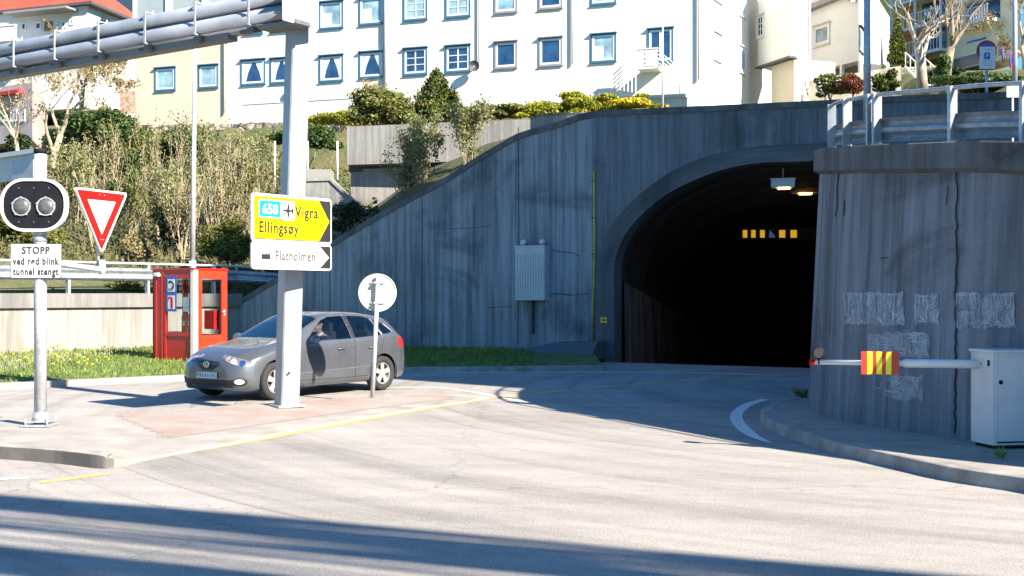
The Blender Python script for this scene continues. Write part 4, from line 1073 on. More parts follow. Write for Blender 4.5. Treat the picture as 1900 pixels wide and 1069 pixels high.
def weed(px, py, z, n, s, lab, seed):
    p = G(px, py, z); t = thing('weed', lab, 'weed', p); r = np.random.default_rng(seed); V = []
    for k in range(n):
        a = r.uniform(0, 6.28); l = r.uniform(.4, 1)*s; o_ = Vector((math.cos(a), math.sin(a), 0)); h = l*r.uniform(.5, 1.3); w_ = s*.05; sd = Vector((-o_.y, o_.x, 0))*w_; b_ = o_*r.uniform(0, s*.35)
        V += [b_-sd*.5, b_+sd*.5, b_+o_*l*.5+sd+Vector((0, 0, h*.7)), b_+o_*l*.5-sd+Vector((0, 0, h*.7)), b_+o_*l*.5-sd+Vector((0, 0, h*.7)), b_+o_*l*.5+sd+Vector((0, 0, h*.7)), b_+o_*l*.9+sd*.2+Vector((0, 0, h)), b_+o_*l*.9-sd*.2+Vector((0, 0, h))]
    ngrid('blades', np.array([tuple(v) for v in V]), np.arange(len(V)).reshape(-1, 4), M_GRASS, t)
weed(1857, 850, .14, 40, .12, 'small green weed growing under the white barrier housing', 1)
weed(182, 852, .02, 18, .09, 'tiny green weed at the kerb corner of the traffic island', 2)
weed(1487, 737, .13, 60, .2, 'tuft of grass at the foot of the curved wall edge', 3)

# ------------------------------------------------------------------ things on the portal wall
def wpt(px, py):
    a = on_line(px, RB, PA)
    return Vector((a[0], a[1], EYE-(py-HY)/F*a[1]))
wphi = math.atan2(PA[1]-RB[1], PA[0]-RB[0])
ca_, cb_ = wpt(965, 459), wpt(1019, 459); cz0 = wpt(992, 557).z; cwid = (cb_-ca_).length; chh = ca_.z-cz0
cx_ = thing('wall_cabinet', 'pale grey ribbed metal cabinet hung on the dark wing wall', 'cabinet', ((ca_.x+cb_.x)/2, (ca_.y+cb_.y)/2, cz0), wphi)
M_GC = pm('cabinet_grey', (.42, .47, .48), .5, .1, .08, 2)
mb = MB(); mb.box2((-cwid/2, -.3, 0), (cwid/2, 0, chh)); mb.build('box', M_GC, cx_)
mb = MB(); mb.box2((-cwid/2-.01, -.32, chh-.02), (cwid/2+.01, 0, chh+.03)); mb.build('lid', M_GC, cx_)
mb = MB()
for k in range(11):
    x = -cwid/2+.05+(cwid-.1)*k/10; mb.box2((x-.022, -.318, .05), (x+.022, -.3, chh-.2))
mb.build('ribbed_door', M_GC, cx_)
mb = MB(); mb.box2((-.06, -.1, -.9), (.0, 0, 0)); mb.build('cable_duct', pm('duct_dark', (.05, .05, .05), .8), cx_)
for sx, w_ in ((-.26, 'left'), (.29, 'right')):
    d = thing('wall_lamp', f'small pale round lamp on the wall above the {w_} end of the grey cabinet', 'lamp', Vector((cx_.location.x, cx_.location.y, 0))+Vector((math.cos(wphi)*sx, math.sin(wphi)*sx, cz0+chh+.12)), wphi)
    mb = MB(); mb.smooth = True; mb.tube([(0, 0, 0), (0, -.12, 0), (0, -.2, 0), (0, -.235, 0)], [.05, .085, .075, .03], 16); mb.build('globe', pm('lamp_frosted', (.5, .53, .53), .3), d)
    mb = MB(); mb.box2((-.03, -.04, -.12), (.03, 0, .0)); mb.build('bracket', M_BLK, d)
# yellow pipe
yp = wpt(1100, 635)
pt = thing('yellow_pipe', 'thin yellow pipe running vertically up the wall left of the arch', 'pipe', yp)
zt1 = wpt(1103, 318).z; pn_ = Vector((-math.sin(-wphi)*-1, 0, 0)); nrm_ = Vector((math.sin(wphi), -math.cos(wphi), 0))
mb = MB(); mb.tube([nrm_*.05, nrm_*.05+Vector((.06, 0, (zt1-yp.z)*.5)), nrm_*.05+Vector((.05, 0, zt1-yp.z))], .028, 10); mb.build('tube', pm('pipe_yellow', (.42, .38, .06), .6, 0, .25, 3), pt)
for k in range(5):
    mb = MB(); mb.box((nrm_.x*.03+.03, nrm_.y*.03, .4+k*.95), (.10, .06, .03), wphi); mb.build('clip', M_BLK, pt)
sp_ = pp(.36, tz(1124, 594)[1], PR+.01); 
ys = thing('yellow_number_plate', 'small square yellow plate low on the left leg of the arch', 'sign', sp_, math.atan2(PU.y, PU.x))
mb = MB(); mb.box2((-.09, -.012, -.075), (.09, 0, .075)); mb.build('plate', pm('plate_amber', (.75, .45, .02), .5), ys)
mb = MB(); mb.box2((-.055, -.015, -.03), (-.02, -.0125, .03)); mb.box2((.0, -.015, -.03), (.05, -.0125, .03)); mb.build('marks', M_INK, ys)
ckm = pm('crack_dark_grey', (.05, .055, .06), .9)
for pts_, w_, nm in (([(1022, 463), (1040, 467), (1062, 469), (1076, 476)], .022, 'crack'), ([(1020, 546), (1042, 545), (1060, 548), (1090, 545)], .028, 'crack'), ([(905, 571), (950, 569)], .016, 'crack'), ([(820, 425), (865, 424), (912, 419)], .018, 'crack'), ([(962, 236), (963, 420), (961, 640)], .03, 'panel_joint'), ([(783, 352), (784, 500), (783, 640)], .025, 'panel_joint'), ([(612, 458), (613, 640)], .025, 'panel_joint')):
    mb = MB()
    for a_, b_ in zip(pts_, pts_[1:]):
        A2, B2 = wpt(*a_)+nrm_*.008, wpt(*b_)+nrm_*.008; dv = (B2-A2).normalized(); nv = dv.cross(nrm_).normalized()*w_/2
        k0 = rs_.uniform(.5, 1.2); mb.add([A2+nv*k0, B2+nv, B2-nv, A2-nv*k0], [(0, 1, 2, 3)])
    mb.build(nm, ckm, wing, True)
# ramp block at the foot of the portal
rp_ = [G(952, 673, .12), G(1136, 676, .12)]
q0, q1, q2 = wpt(950, 668), wpt(1040, 641), wpt(1128, 638)
blk = thing('concrete_plinth', 'low dark sloping concrete plinth at the foot of the wall left of the arch', 'plinth', q1)
mb = MB(); d_ = nrm_*1.3
def zf(p, z): return Vector((p.x, p.y, z))
tp_ = [(q0, .14), (wpt(985, 660), .3), (q1, .50), (q2, .56)]
o = 0
for p, z in tp_: mb.v += [zf(p, z), zf(p+d_*.55, z-.02 if z > .2 else z), zf(p+d_*.95, .1)]
for i in range(3):
    for j in range(2): mb.face((i*3+j, (i+1)*3+j, (i+1)*3+j+1, i*3+j+1))
mb.face((9, 10, 11)); e_ = len(mb.v); mb.v.append(zf(tp_[-1][0], .1)); mb.face((9, 11, e_))
mb.build('slope', M_ARCH, blk, True)

# ------------------------------------------------------------------ in the tunnel
M_GLOW = pm('sodium_glow', (.9, .5, .12), .5, emis=(1, .47, .09), es=9); M_LH = pm('lamp_housing', (.38, .48, .54), .5, .2, .1, 3)
def tlamp(px, py, Y, w_, lab, glow=1, h_=None):
    p = P(px, py, Y); t = thing('tunnel_lamp', lab, 'lamp', p, R(-14))
    mb = MB(); mb.box((0, 0, .0), (w_, .3, .2), 0, None, .02); mb.box((0, 0, .11), (w_*1.06, .34, .03)); mb.build('housing', M_LH, t)
    mb = MB(); mb.box((0.02, -.0, -.115), (w_*.5, .24, .035), 0, None, .01); mb.build('lens', M_GLOW, t)
    mb = MB(); mb.tube([(0, 0, .1), (0, 0, h_ or .5)], .018, 8); mb.build('hanger', M_ST, t)
tlamp(1453, 341, 29.4, .58, 'pale blue boxy lamp hanging in front of the tunnel crown, just lit', h_=.55)
tlamp(1493, 352, 33, .7, 'second tunnel lamp further in, glowing orange beside the curved wall', h_=.5)
tlamp(1520, 366, 40, .7, 'third tunnel lamp deep inside, mostly hidden behind the curved wall', h_=1.0)
hb = thing('height_bar', 'dark hanging board with a row of small yellow squares given a faint glow inside the tunnel', 'height sign', P(1430, 434, 36))
mb = MB(); yy = 36; x_ = lambda px: (px-1430)/F*yy
mb.box2((x_(1372), .02, -.17), (x_(1530), .08, .17)); mb.build('board', pm('board_black', (.006, .006, .007), .8), hb)
for a, b in ((1378.5, 1386.5), (1394, 1402), (1410.5, 1419), (1446, 1457), (1467, 1478.5)):
    mb = MB(); mb.box2((x_(a), -.0, -.115), (x_(b), .018, .115)); mb.build('yellow_square', pm('amber_square', (.8, .5, .05), .5, emis=(1, .52, .03), es=.16), hb)  # no lamps: emission added so the hazard squares look bright in the dark
mb = MB(); mb.prism([(x_(1427), -.11), (x_(1439), -.11), (x_(1434), .02), (x_(1428), .11)], 0.0, .018); mb.build('blue_mark', pm('mark_blue', (.10, .14, .3), .5, emis=(.1, .15, .35), es=.1), hb)
mb = MB(); mb.tube([(x_(1395), .05, .17), (x_(1395), .05, 1.2)], .02, 6); mb.build('hanger', M_BLK, hb); mb = MB(); mb.tube([(x_(1470), .05, .17), (x_(1470), .05, 1.4)], .02, 6); mb.build('hanger', M_BLK, hb)

# ------------------------------------------------------------------ lamp and flag poles
def pole(name, px, py0, py1, Y, r0, r1, lab, cat='pole', mat=M_STW, lean=0, neck=None):
    a = P(px, py0, Y); b = P(px+lean, py1, Y); t = thing(name, lab, cat, a); mb = MB(); mb.smooth = True
    L = (b-a).z; pts = [Vector((0, 0, 0)), Vector(((b.x-a.x)*.5, 0, L*.5)), Vector((b.x-a.x, 0, L))]
    mb.tube(pts, [r0, (r0+r1)/2, r1], 12); mb.build('shaft', mat, t)
    if neck:
        mb = MB(); mb.tube([(0, 0, -.02), (0, 0, .25)], r0*1.35, 12); mb.build('base_sleeve', mat, t)
    return t
pole('slim_pole', 357, 500, 84, 35.5, .085, .058, 'slim white pole rising behind the phone box up to the gantry beam', lean=5, neck=1)
pole('street_lamp', 1609, 238, -60, 22.5, .075, .06, 'grey lamp pole standing on the upper road behind the right guardrail', 'street lamp', steel('lamp_pole_steel', (.33, .38, .42), .5, .35))
pole('flagpole', 1229.5, 205, -60, 38, .035, .025, 'very thin white flagpole in front of the white apartment block', 'flagpole', M_WSIGN)
pole('street_lamp', 1883, 180, -40, 40, .09, .07, 'grey lamp post at the far upper right beside the no parking sign', 'street lamp', steel('lamp_pole_steel'))
# ------------------------------------------------------------------ the hatchback
from mathutils.bvhtree import BVHTree
TH = R(54)
ex = Vector((math.cos(TH), math.sin(TH), 0)); ey = Vector((-math.sin(TH), math.cos(TH), 0))
cfw = Vector((-4.07, 19.62, 0))
CO = Vector((-2.40, 21.5, 0))-.975*(3.51*ex-.765*ey)
car = thing('parked_car', 'grey five door hatchback with a driver inside, behind the white column', 'car', (CO.x, CO.y, .005), TH)
car.name = 'hatchback_car'; car.scale = (.975,)*3
def carpaint():
    m, nt, b = nodes_of('car_paint_grey'); tc = mk(nt, 'ShaderNodeTexCoord').outputs['Object']
    n = noi(nt, tc, 2.2, 5); f = noi(nt, tc, 900, 2)
    c = ramp(nt, n, [(.3, (.082, .09, .103)), (.7, (.105, .114, .13))]); nt.links.new(c, b.inputs['Base Color'])
    b.inputs['Metallic'].default_value = .45; b.inputs['Roughness'].default_value = .38
    b.inputs['Coat Weight'].default_value = .8; b.inputs['Coat Roughness'].default_value = .05; return m
M_PAINT = carpaint(); M_TRIM = pm('car_black_trim', (.014, .014, .016), .5, 0, .2, 8)
M_CGL = glassmat('car_glass', (.42, .48, .5), .5); M_WSG = glassmat('windscreen_glass', (.5, .56, .6), 1.3)
M_CHR = pm('chrome', (.75, .75, .77), .12, 1.0, .05, 5); M_TYRE = pm('tyre_rubber', (.02, .02, .022), .85, 0, .25, 9); M_RIM = pm('alloy_rim', (.50, .49, .48), .35, .6, .1, 4)
kx = lambda xs, ys: (lambda x: float(np.interp(x, xs, ys)))
sta = np.array(sorted(set(np.round(np.concatenate([np.linspace(0, .5, 16), np.linspace(.5, 4.0, 62), np.linspace(4.0, 4.42, 14), [1.30, 2.02, 3.86]]), 4))))
def sm(f, k=.07): return np.array([np.mean([f(min(4.42, max(0, x+d))) for d in np.linspace(-k, k, 7)]) for x in sta])
zt = sm(kx([0, .04, .12, .3, .6, 1.0, 1.26, 1.5, 1.8, 2.06, 2.35, 2.8, 3.2, 3.6, 3.86, 3.98, 4.2, 4.3, 4.36, 4.42], [.60, .665, .725, .80, .885, .955, 1.0, 1.135, 1.30, 1.415, 1.462, 1.47, 1.452, 1.405, 1.355, 1.31, 1.06, .96, .88, .76]), .035)
zb = kx([0, .08, .3, .6, 3.8, 4.2, 4.42], [.24, .18, .17, .17, .18, .22, .32]); zb = np.array([zb(x) for x in sta])
Wd = np.array([kx([0, .02, .06, .12, .22, .36, .55, .8, 1.1, 3.3, 3.7, 4.0, 4.2, 4.32, 4.39, 4.42], [.46, .55, .635, .705, .775, .83, .862, .876, .878, .878, .868, .845, .80, .73, .64, .56])(x) for x in sta])
zs = sm(kx([0, .15, .35, .8, 1.3, 2, 3, 3.8, 4.1, 4.25, 4.42], [.52, .60, .69, .82, .915, .945, .985, 1.02, .99, .90, .72]), .05)
Wu = sm(kx([0, .4, 1.15, 1.35, 1.7, 2.06, 2.6, 3.3, 3.86, 4.1, 4.3, 4.42], [.75, .80, .83, .82, .755, .715, .70, .69, .66, .70, .80, .85]), .05)*Wd/.876*.876
rings = []
for i, x in enumerate(sta):
    w, b, s_, t, u = Wd[i], zb[i], zs[i], zt[i], Wu[i]; h = t-s_; k = min(1, max(0, h/.4)); m1 = b+(s_-b)*.45
    pts = [(0, b), (.6*w, b), (.88*w, b+.004), (.955*w, b+.04), (.985*w, b+.11), (w*.995, m1-.08 if m1-.08 > b+.12 else b+.13), (w, m1+.02), (w*.995, m1+(s_-m1)*.42), (w*.985, m1+(s_-m1)*.72), (w*.972, s_-.03), (w*.955, s_)]
    z1 = t-.095*k-.03*(1-k); y1 = u if k > .3 else u
    for q in (.12, .3, .5, .7, .86, 1.0):
        bow = .018*math.sin(q*math.pi)*k
        pts.append((w*.945+(y1-w*.945)*q+bow, s_+.005+(z1-s_)*q))
    pts += [(y1*.955, z1+(t-z1)*.42), (y1*.86, z1+(t-z1)*.72), (y1*.62, z1+(t-z1)*.91), (y1*.3, t-.003), (0, t)]
    rings.append(pts)
nh = len(rings[0]); bmc = bmesh.new(); lay = bmc.faces.layers.int.new('part'); G_ = []
def xmap(x): return .5-(.5-x)*.74 if x < .5 else (3.95+(x-3.95)*.82 if x > 3.95 else x)
for i, x in enumerate(sta):
    x = xmap(x)
    row = [bmc.verts.new((x, y, z)) for y, z in rings[i]]+[bmc.verts.new((x, -y, z)) for y, z in rings[i][-2:0:-1]]
    G_.append(row)
nr2 = len(G_[0]); ws_faces = []
for i in range(len(sta)-1):
    xc = (sta[i]+sta[i+1])/2
    for j in range(nr2):
        f = bmc.faces.new((G_[i][j], G_[i][(j+1) % nr2], G_[i+1][(j+1) % nr2], G_[i+1][j])); f.smooth = True
        jj = min(j, nr2-1-j)
        if 1.30 < xc < 2.02 and jj >= 17: ws_faces.append(f)
        if 3.90 < xc < 4.19 and jj >= 17: ws_faces.append(f)
bmc.faces.new(G_[0]); bmc.faces.new(G_[-1][::-1])
bmesh.ops.recalc_face_normals(bmc, faces=bmc.faces)
for v in bmc.verts:   # creases of bonnet and waist, a slight front overhang
    v.co.x += -.02*max(0, 1-abs(v.co.z-.45)/.25)*(v.co.x < .3)+.0
body_bvh = BVHTree.FromBMesh(bmc)
for f in ws_faces: f[lay] = 1
def cutpoly(poly, sel, mark):
    """cut a convex x,z polygon through both flanks and mark the faces inside"""
    for a, b in zip(poly, poly[1:]+poly[:1]):
        d = Vector((b[0]-a[0], 0, b[1]-a[1])); nrm = Vector((-d.z, 0, d.x)).normalized()
        xs_ = [p[0] for p in poly]; zs_ = [p[1] for p in poly]
        fs = [f for f in bmc.faces if min(xs_)-.1 < f.calc_center_median().x < max(xs_)+.1 and min(zs_)-.12 < f.calc_center_median().z < max(zs_)+.12 and sel(f)]
        geom = fs+list({e for f in fs for e in f.edges})+list({v for f in fs for v in f.verts})
        bmesh.ops.bisect_plane(bmc, geom=geom, plane_co=Vector((a[0], 0, a[1])), plane_no=nrm, dist=1e-5)
    def inside(c):
        sgn = None
        for a, b in zip(poly, poly[1:]+poly[:1]):
            cr_ = (b[0]-a[0])*(c.z-a[1])-(b[1]-a[1])*(c.x-a[0])
            if sgn is None: sgn = cr_ > 0
            elif (cr_ > 0) != sgn: return False
        return True
    for f in bmc.faces:
        c = f.calc_center_median()
        if sel(f) and inside(c): f[lay] = mark
side_sel = lambda f: abs(f.calc_center_median().y) > .5 and f.calc_center_median().z > .9 and abs(f.normal.y) > .5
W1 = [(1.60, .965), (2.10, 1.315), (2.30, 1.375), (2.66, 1.388), (2.70, .985)]
W2 = [(2.79, .99), (2.77, 1.388), (3.18, 1.372), (3.38, 1.33), (3.50, 1.03)]
W3 = [(3.56, 1.04), (3.45, 1.31), (3.70, 1.235), (3.86, 1.07)]
for wv in (W1, W2, W3): cutpoly(wv, side_sel, 2)
for xw in (.87, 3.51):
    circ = [(xw+.365*math.cos(2*math.pi*k/22), .33+.355*math.sin(2*math.pi*k/22)) for k in range(22)]
    cutpoly(circ, lambda f: abs(f.calc_center_median().y) > .52 and f.calc_center_median().z < .8, 9)
def part_mesh(name, mark, mat, off=0.0):
    b2 = bmc.copy(); l2 = b2.faces.layers.int['part']
    bmesh.ops.delete(b2, geom=[f for f in b2.faces if f[l2] != mark], context='FACES')
    if off:
        for v in b2.verts: v.co += v.normal*off
    return b2
def put(b2, name, mat, parent):
    me = bpy.data.meshes.new(name); b2.to_mesh(me); b2.free(); me.materials.append(mat)
    o = bpy.data.objects.new(name, me); COL.objects.link(o); o.parent = parent; return o
body = put(part_mesh('body', 0, M_PAINT), 'body', M_PAINT, car)
md = body.modifiers.new('s', 'SOLIDIFY'); md.thickness = .012; md.offset = -1
bw = part_mesh('w', 1, None); 
b_a = bw.copy(); bmesh.ops.delete(b_a, geom=[f for f in b_a.faces if f.calc_center_median().x > 3], context='FACES'); put(b_a, 'windscreen', M_WSG, car)
bmesh.ops.delete(bw, geom=[f for f in bw.faces if f.calc_center_median().x < 3], context='FACES'); put(bw, 'rear_window', M_CGL, car)
for sd in (-1, 1):
    for a, b in ((1.5, 2.74), (2.74, 3.53), (3.53, 4)):
        q = part_mesh('w', 2, None, -.004); bmesh.ops.delete(q, geom=[f for f in q.faces if f.calc_center_median().y*sd < 0 or not a < f.calc_center_median().x < b], context='FACES'); put(q, 'side_window', M_CGL, car)
bmc.free()
def decal(poly, axis, name, mat, parent=car, off=.004, grid=.05, sgn=-1, dirv=None):
    """polygon in the side (x,z), front (y,z) or slanted view laid onto the body skin"""
    d = dirv or (Vector((0, 1, 0)) if axis == 'S' else Vector((1, 0, 0))); up = Vector((0, 0, 1)); rt = Vector((1, 0, 0)) if axis == 'S' else (Vector((0, 1, 0)) if axis == 'F' else d.cross(up).normalized()*-1)
    b = bmesh.new(); b.faces.new([b.verts.new((p[0], p[1], 0)) for p in poly])
    xs_ = [p[0] for p in poly]; ys_ = [p[1] for p in poly]
    for ax, lo, hi in ((0, min(xs_), max(xs_)), (1, min(ys_), max(ys_))):
        v = lo+grid
        while v < hi:
            co = Vector((v, 0, 0)) if ax == 0 else Vector((0, v, 0)); no = Vector((1, 0, 0)) if ax == 0 else Vector((0, 1, 0))
            bmesh.ops.bisect_plane(b, geom=b.verts[:]+b.edges[:]+b.faces[:], plane_co=co, plane_no=no); v += grid
    bmesh.ops.triangulate(b, faces=[f for f in b.faces if len(f.verts) > 4])
    for v in b.verts:
        o = rt*v.co.x+up*v.co.y; org = o-d*5
        hit = body_bvh.ray_cast(org, d, 12)
        if hit[0] is not None: v.co = hit[0]-d*off+hit[1]*0
        else: v.co = o+d*.3
    for f in b.faces: f.smooth = True
    return put(b, name, mat, parent)
def sline(pts, w): 
    out = []; 
    L = []; Rr_ = []
    for i, p in enumerate(pts):
        a = Vector(pts[max(i-1, 0)]); c = Vector(pts[min(i+1, len(pts)-1)]); d = (c-a).normalized(); n_ = Vector((-d.y, d.x))*w/2
        L.append((p[0]+n_.x, p[1]+n_.y)); Rr_.append((p[0]-n_.x, p[1]-n_.y))
    return [tuple(q) for q in L+Rr_[::-1]]
# front details (front view: y,z), the visible flank is -y
decal([(-.27, .655), (.27, .655), (.25, .58), (.12, .50), (-.12, .50), (-.25, .58)], 'F', 'grille', M_TRIM)
decal([(-.62, .36), (.62, .36), (.58, .235), (-.58, .235)], 'F', 'lower_intake', M_TRIM)
pl_ = decal([(-.26, .475), (.26, .475), (.26, .375), (-.26, .375)], 'F', 'number_plate', pm('plate_white', (.6, .6, .6), .5), off=.018)
for k in range(7):
    x = -.20+k*.064+(.02 if k > 1 else 0); decal([(x, .455), (x+.035, .455), (x+.035, .395), (x, .395)], 'F', 'plate_character', pm('plate_blur', (.27, .27, .29), .6), pl_, off=.021)
# winged oval emblem
em = MB(); el = [(.075*math.cos(2*math.pi*k/28), .048*math.sin(2*math.pi*k/28)) for k in range(28)]; ei = [(.062*math.cos(2*math.pi*k/28), .037*math.sin(2*math.pi*k/28)) for k in range(28)]
h_ = body_bvh.ray_cast(Vector((-3, 0, .60)), Vector((1, 0, 0)), 9)[0]
Mx = Matrix.Translation(Vector((h_.x-.028, 0, .605))) @ Matrix.Rotation(R(-90), 4, 'Z') @ Matrix.Rotation(R(0), 4, 'X')
e2 = MB(); ringprism(e2, el, ei, -.006, .012); e2.prism([(-.062, .008), (-.03, .012), (0, -.018), (.03, .012), (.062, .008), (.03, -.004), (0, -.036), (-.03, -.004)], -.004, .008)
em.add(e2.v, e2.f, Mx); em.build('emblem', M_CHR, car)
for sd in (-1, 1):
    d45 = Vector((.75, -sd*.66, 0)).normalized(); rt = d45.cross(Vector((0, 0, 1))).normalized()*-1
    c0 = Vector((.22, sd*.66, 0)); u0 = c0.dot(rt)
    s2 = -sd
    hp = [(u0-.25*s2*-1*-1, .60), (u0-.22*s2, .655), (u0-.02*s2, .715), (u0+.26*s2, .765), (u0+.30*s2, .735), (u0+.22*s2, .665), (u0+.02*s2, .595), (u0-.14*s2, .575)]
    hl = decal(hp, 'D', 'headlight', pm('headlight_lens', (.26, .27, .29), .12, .3, .5, 14, coat=1), car, .006, .04, dirv=d45)
    for uu, zz, rr in ((-.06, .635, .055), (.09, .665, .05)):
        decal([(u0+uu*s2+rr*math.cos(2*math.pi*k/14), zz+rr*.85*math.sin(2*math.pi*k/14)) for k in range(14)], 'D', 'reflector', M_CHR if rr > .052 else pm('lamp_bright', (.8, .78, .75), .2, .4), hl, .010, .04, dirv=d45)
    decal([(u0+.19*s2+.035*math.cos(2*math.pi*k/10), .715+.022*math.sin(2*math.pi*k/10)) for k in range(10)], 'D', 'indicator', pm('indicator_amber', (.7, .25, .1), .25), hl, .011, .04, dirv=d45)
    decal([(u0-.02*s2+.13*math.cos(2*math.pi*k/16), .33+.065*math.sin(2*math.pi*k/16)) for k in range(16)], 'D', 'fog_light_recess', M_TRIM, car, .005, .04, dirv=d45)
    decal([(u0-.01*s2+.085*math.cos(2*math.pi*k/16), .335+.042*math.sin(2*math.pi*k/16)) for k in range(16)], 'D', 'fog_light', pm('fog_bright', (.85, .82, .75), .2, 0), car, .011, .04, dirv=d45)
# flank details
M_GAP = pm('panel_gap', (.02, .02, .022), .8)
decal(sline([(1.36, .30), (1.33, .55), (1.38, .90)], .010), 'S', 'door_gap', M_GAP)
decal(sline([(2.75, .30), (2.745, .6), (2.755, .975)], .010), 'S', 'door_gap', M_GAP)
decal(sline([(3.08, .30), (3.2, .55), (3.42, .74), (3.56, 1.0)], .010), 'S', 'door_gap', M_GAP)
decal(sline([(1.34, .30), (2.2, .29), (3.08, .30)], .010), 'S', 'door_gap', M_GAP)
decal(sline([(1.20, .42), (2.2, .445), (3.13, .47)], .022), 'S', 'rub_strip', pm('strip_grey', (.09, .09, .095), .5))
decal(sline([(1.02, .80), (1.6, .835), (2.4, .86), (3.3, .885), (3.9, .90)], .006), 'S', 'crease_line', pm('crease_grey', (.1, .1, .105), .5))
for x_ in (2.50, 3.30):
    decal([(x_-.10+.12*math.cos(2*math.pi*k/16), .80+.03*math.sin(2*math.pi*k/16)) for k in range(16)], 'S', 'handle_cup', pm('cup_shadow_grey', (.07, .07, .075), .5), car, .003)
    mb = MB(); h = body_bvh.ray_cast(Vector((x_-.1, -3, .805)), Vector((0, 1, 0)), 9)[0]
    mb.tube([(x_-.20, h.y+.005, .80), (x_-.17, h.y-.025, .806), (x_-.03, h.y-.025, .812), (x_, h.y+.005, .812)], .014, 8); mb.build('door_handle', M_PAINT, car)
for sd in (-1, 1):
    mb = MB(); mb.smooth = True; bm = bmesh.new(); bmesh.ops.create_uvsphere(bm, u_segments=14, v_segments=10, radius=1)
    for v in bm.verts: v.co = Vector((v.co.x*.075+(.03 if v.co.x > 0 else 0)*0, v.co.y*.115, v.co.z*.075))
    mb.bm(bm, Matrix.Translation((1.64, sd*.99, 1.00))); mb.tube([(1.67, sd*.86, .95), (1.65, sd*.93, .965)], .025, 8); mb.build('door_mirror', M_PAINT, car)
for sd in (-1, 1):
    decal_ = None
# blackened window surrounds and tail lamp (side view)
decal([(2.705, .985), (2.785, .99), (2.765, 1.385), (2.665, 1.385)], 'S', 'door_pillar', M_TRIM, car, .003)
decal([(3.98, .78), (4.24, .80), (4.22, 1.0), (4.02, 1.04), (3.93, .92)], 'S', 'tail_light', pm('tail_red', (.35, .02, .02), .15, 0, .1, 5, coat=1), car, .004)
# wheels
def wheel(xw, sd):
    wh = MB(); rim_y = sd*.85
    t = thing.__call__ if False else None
    e = bpy.data.objects.new('wheel', None); COL.objects.link(e); e.parent = car; e.location = (xw, sd*.765, .318)
    mb = MB(); mb.smooth = True; prof = [(.205, -.09), (.24, -.1), (.29, -.1), (.312, -.085), (.318, -.04), (.318, .04), (.312, .085), (.29, .1), (.24, .1), (.205, .09)]
    n = 36
    for k in range(n):
        a = 2*math.pi*k/n
        for r_, y_ in prof: mb.v.append(Vector((r_*math.cos(a), y_, r_*math.sin(a))))
    m_ = len(prof)
    for k in range(n):
        for j in range(m_): mb.face((k*m_+j, k*m_+(j+1) % m_, ((k+1) % n)*m_+(j+1) % m_, ((k+1) % n)*m_+j))
    mb.build('tyre', M_TYRE, e)
    mb = MB(); y0 = sd*.075
    cI = [(.21*math.cos(2*math.pi*k/36), .21*math.sin(2*math.pi*k/36)) for k in range(36)]; cJ = [(.185*math.cos(2*math.pi*k/36), .185*math.sin(2*math.pi*k/36)) for k in range(36)]
    ringprism(mb, cI, cJ, min(y0, y0-sd*.1), max(y0, y0-sd*.1))
    for k in range(5):
        a = 2*math.pi*k/5+.3; c_, s_ = math.cos(a), math.sin(a)
        poly = [(.04*c_-.035*-s_, .04*s_-.035*c_), (.19*c_-.05*-s_, .19*s_-.05*c_), (.19*c_+.05*-s_, .19*s_+.05*c_), (.04*c_+.035*-s_, .04*s_+.035*c_)]
        mb.prism(poly, y0-sd*.03, y0-sd*.005)
    mb.prism([(.06*math.cos(2*math.pi*k/18), .06*math.sin(2*math.pi*k/18)) for k in range(18)], y0-sd*.03, y0+sd*.004)
    mb.build('rim', M_RIM, e)
    mb = MB(); mb.prism([(.183*math.cos(2*math.pi*k/24), .183*math.sin(2*math.pi*k/24)) for k in range(24)], y0-sd*.09, y0-sd*.07); mb.build('brake_disc', pm('brake_dark', (.06, .06, .06), .6, .3), e)
for xw in (.87, 3.51):
    for sd in (-1, 1): wheel(xw, sd)
for xw in (.87, 3.51):
    for sd in (-1, 1):
        mb = MB(); o = len(mb.v); n = 18
        for k in range(n+1):
            a = math.pi*(-.12+1.24*k/n)
            for yy in (sd*.50, sd*.862): mb.v.append(Vector((xw+.372*math.cos(a), yy, .33+.362*math.sin(a))))
        for k in range(n): mb.face((o+2*k, o+2*k+1, o+2*k+3, o+2*k+2))
        mb.face([o+2*k for k in range(n+1)])
        mb.build('wheel_arch_liner', M_TRIM, car)
# interior
M_SEAT = pm('seat_fabric', (.035, .035, .04), .9)
def seat(x, y):
    mb = MB(); mb.box((x, y, .50), (.5, .5, .14), 0, None, .04); mb.box((x+.30, y, .80), (.14, .48, .62), 0, Matrix.Translation((0, 0, 0)), .05); mb.box((x+.35, y, 1.17), (.09, .25, .17), 0, None, .03); mb.build('seat', M_SEAT, car)
for y in (-.37, .37): seat(2.18, y)
mb = MB(); mb.box((3.1, 0, .5), (.5, 1.3, .16), 0, None, .04); mb.box((3.38, 0, .80), (.14, 1.3, .6), 0, None, .05); 
for y in (-.4, .4): mb.box((3.42, y, 1.15), (.08, .25, .14), 0, None, .03)
mb.build('rear_bench', M_SEAT, car)
mb = MB(); mb.box((1.38, 0, .84), (.42, 1.4, .2), 0, None, .06); mb.build('dashboard', M_TRIM, car)
mb = MB(); c = Vector((1.66, -.37, .93)); ax = Vector((-.85, 0, .5)).normalized(); u = ax.cross(Vector((0, 1, 0))).normalized(); v = Vector((0, 1, 0))
mb.tube([c+(u*math.cos(t)+v*math.sin(t))*.185 for t in [2*math.pi*k/24 for k in range(25)]], .014, 6, caps=False); mb.tube([c-v*.18, c+v*.18], .02, 6); mb.tube([c, c+ax*.25-Vector((0, 0, .2))], .03, 6); mb.build('steering_wheel', M_TRIM, car)
mb = MB(); mb.box2((.35, -.62, .2), (4.1, .62, .28)); mb.build('floor_pan', M_TRIM, car)

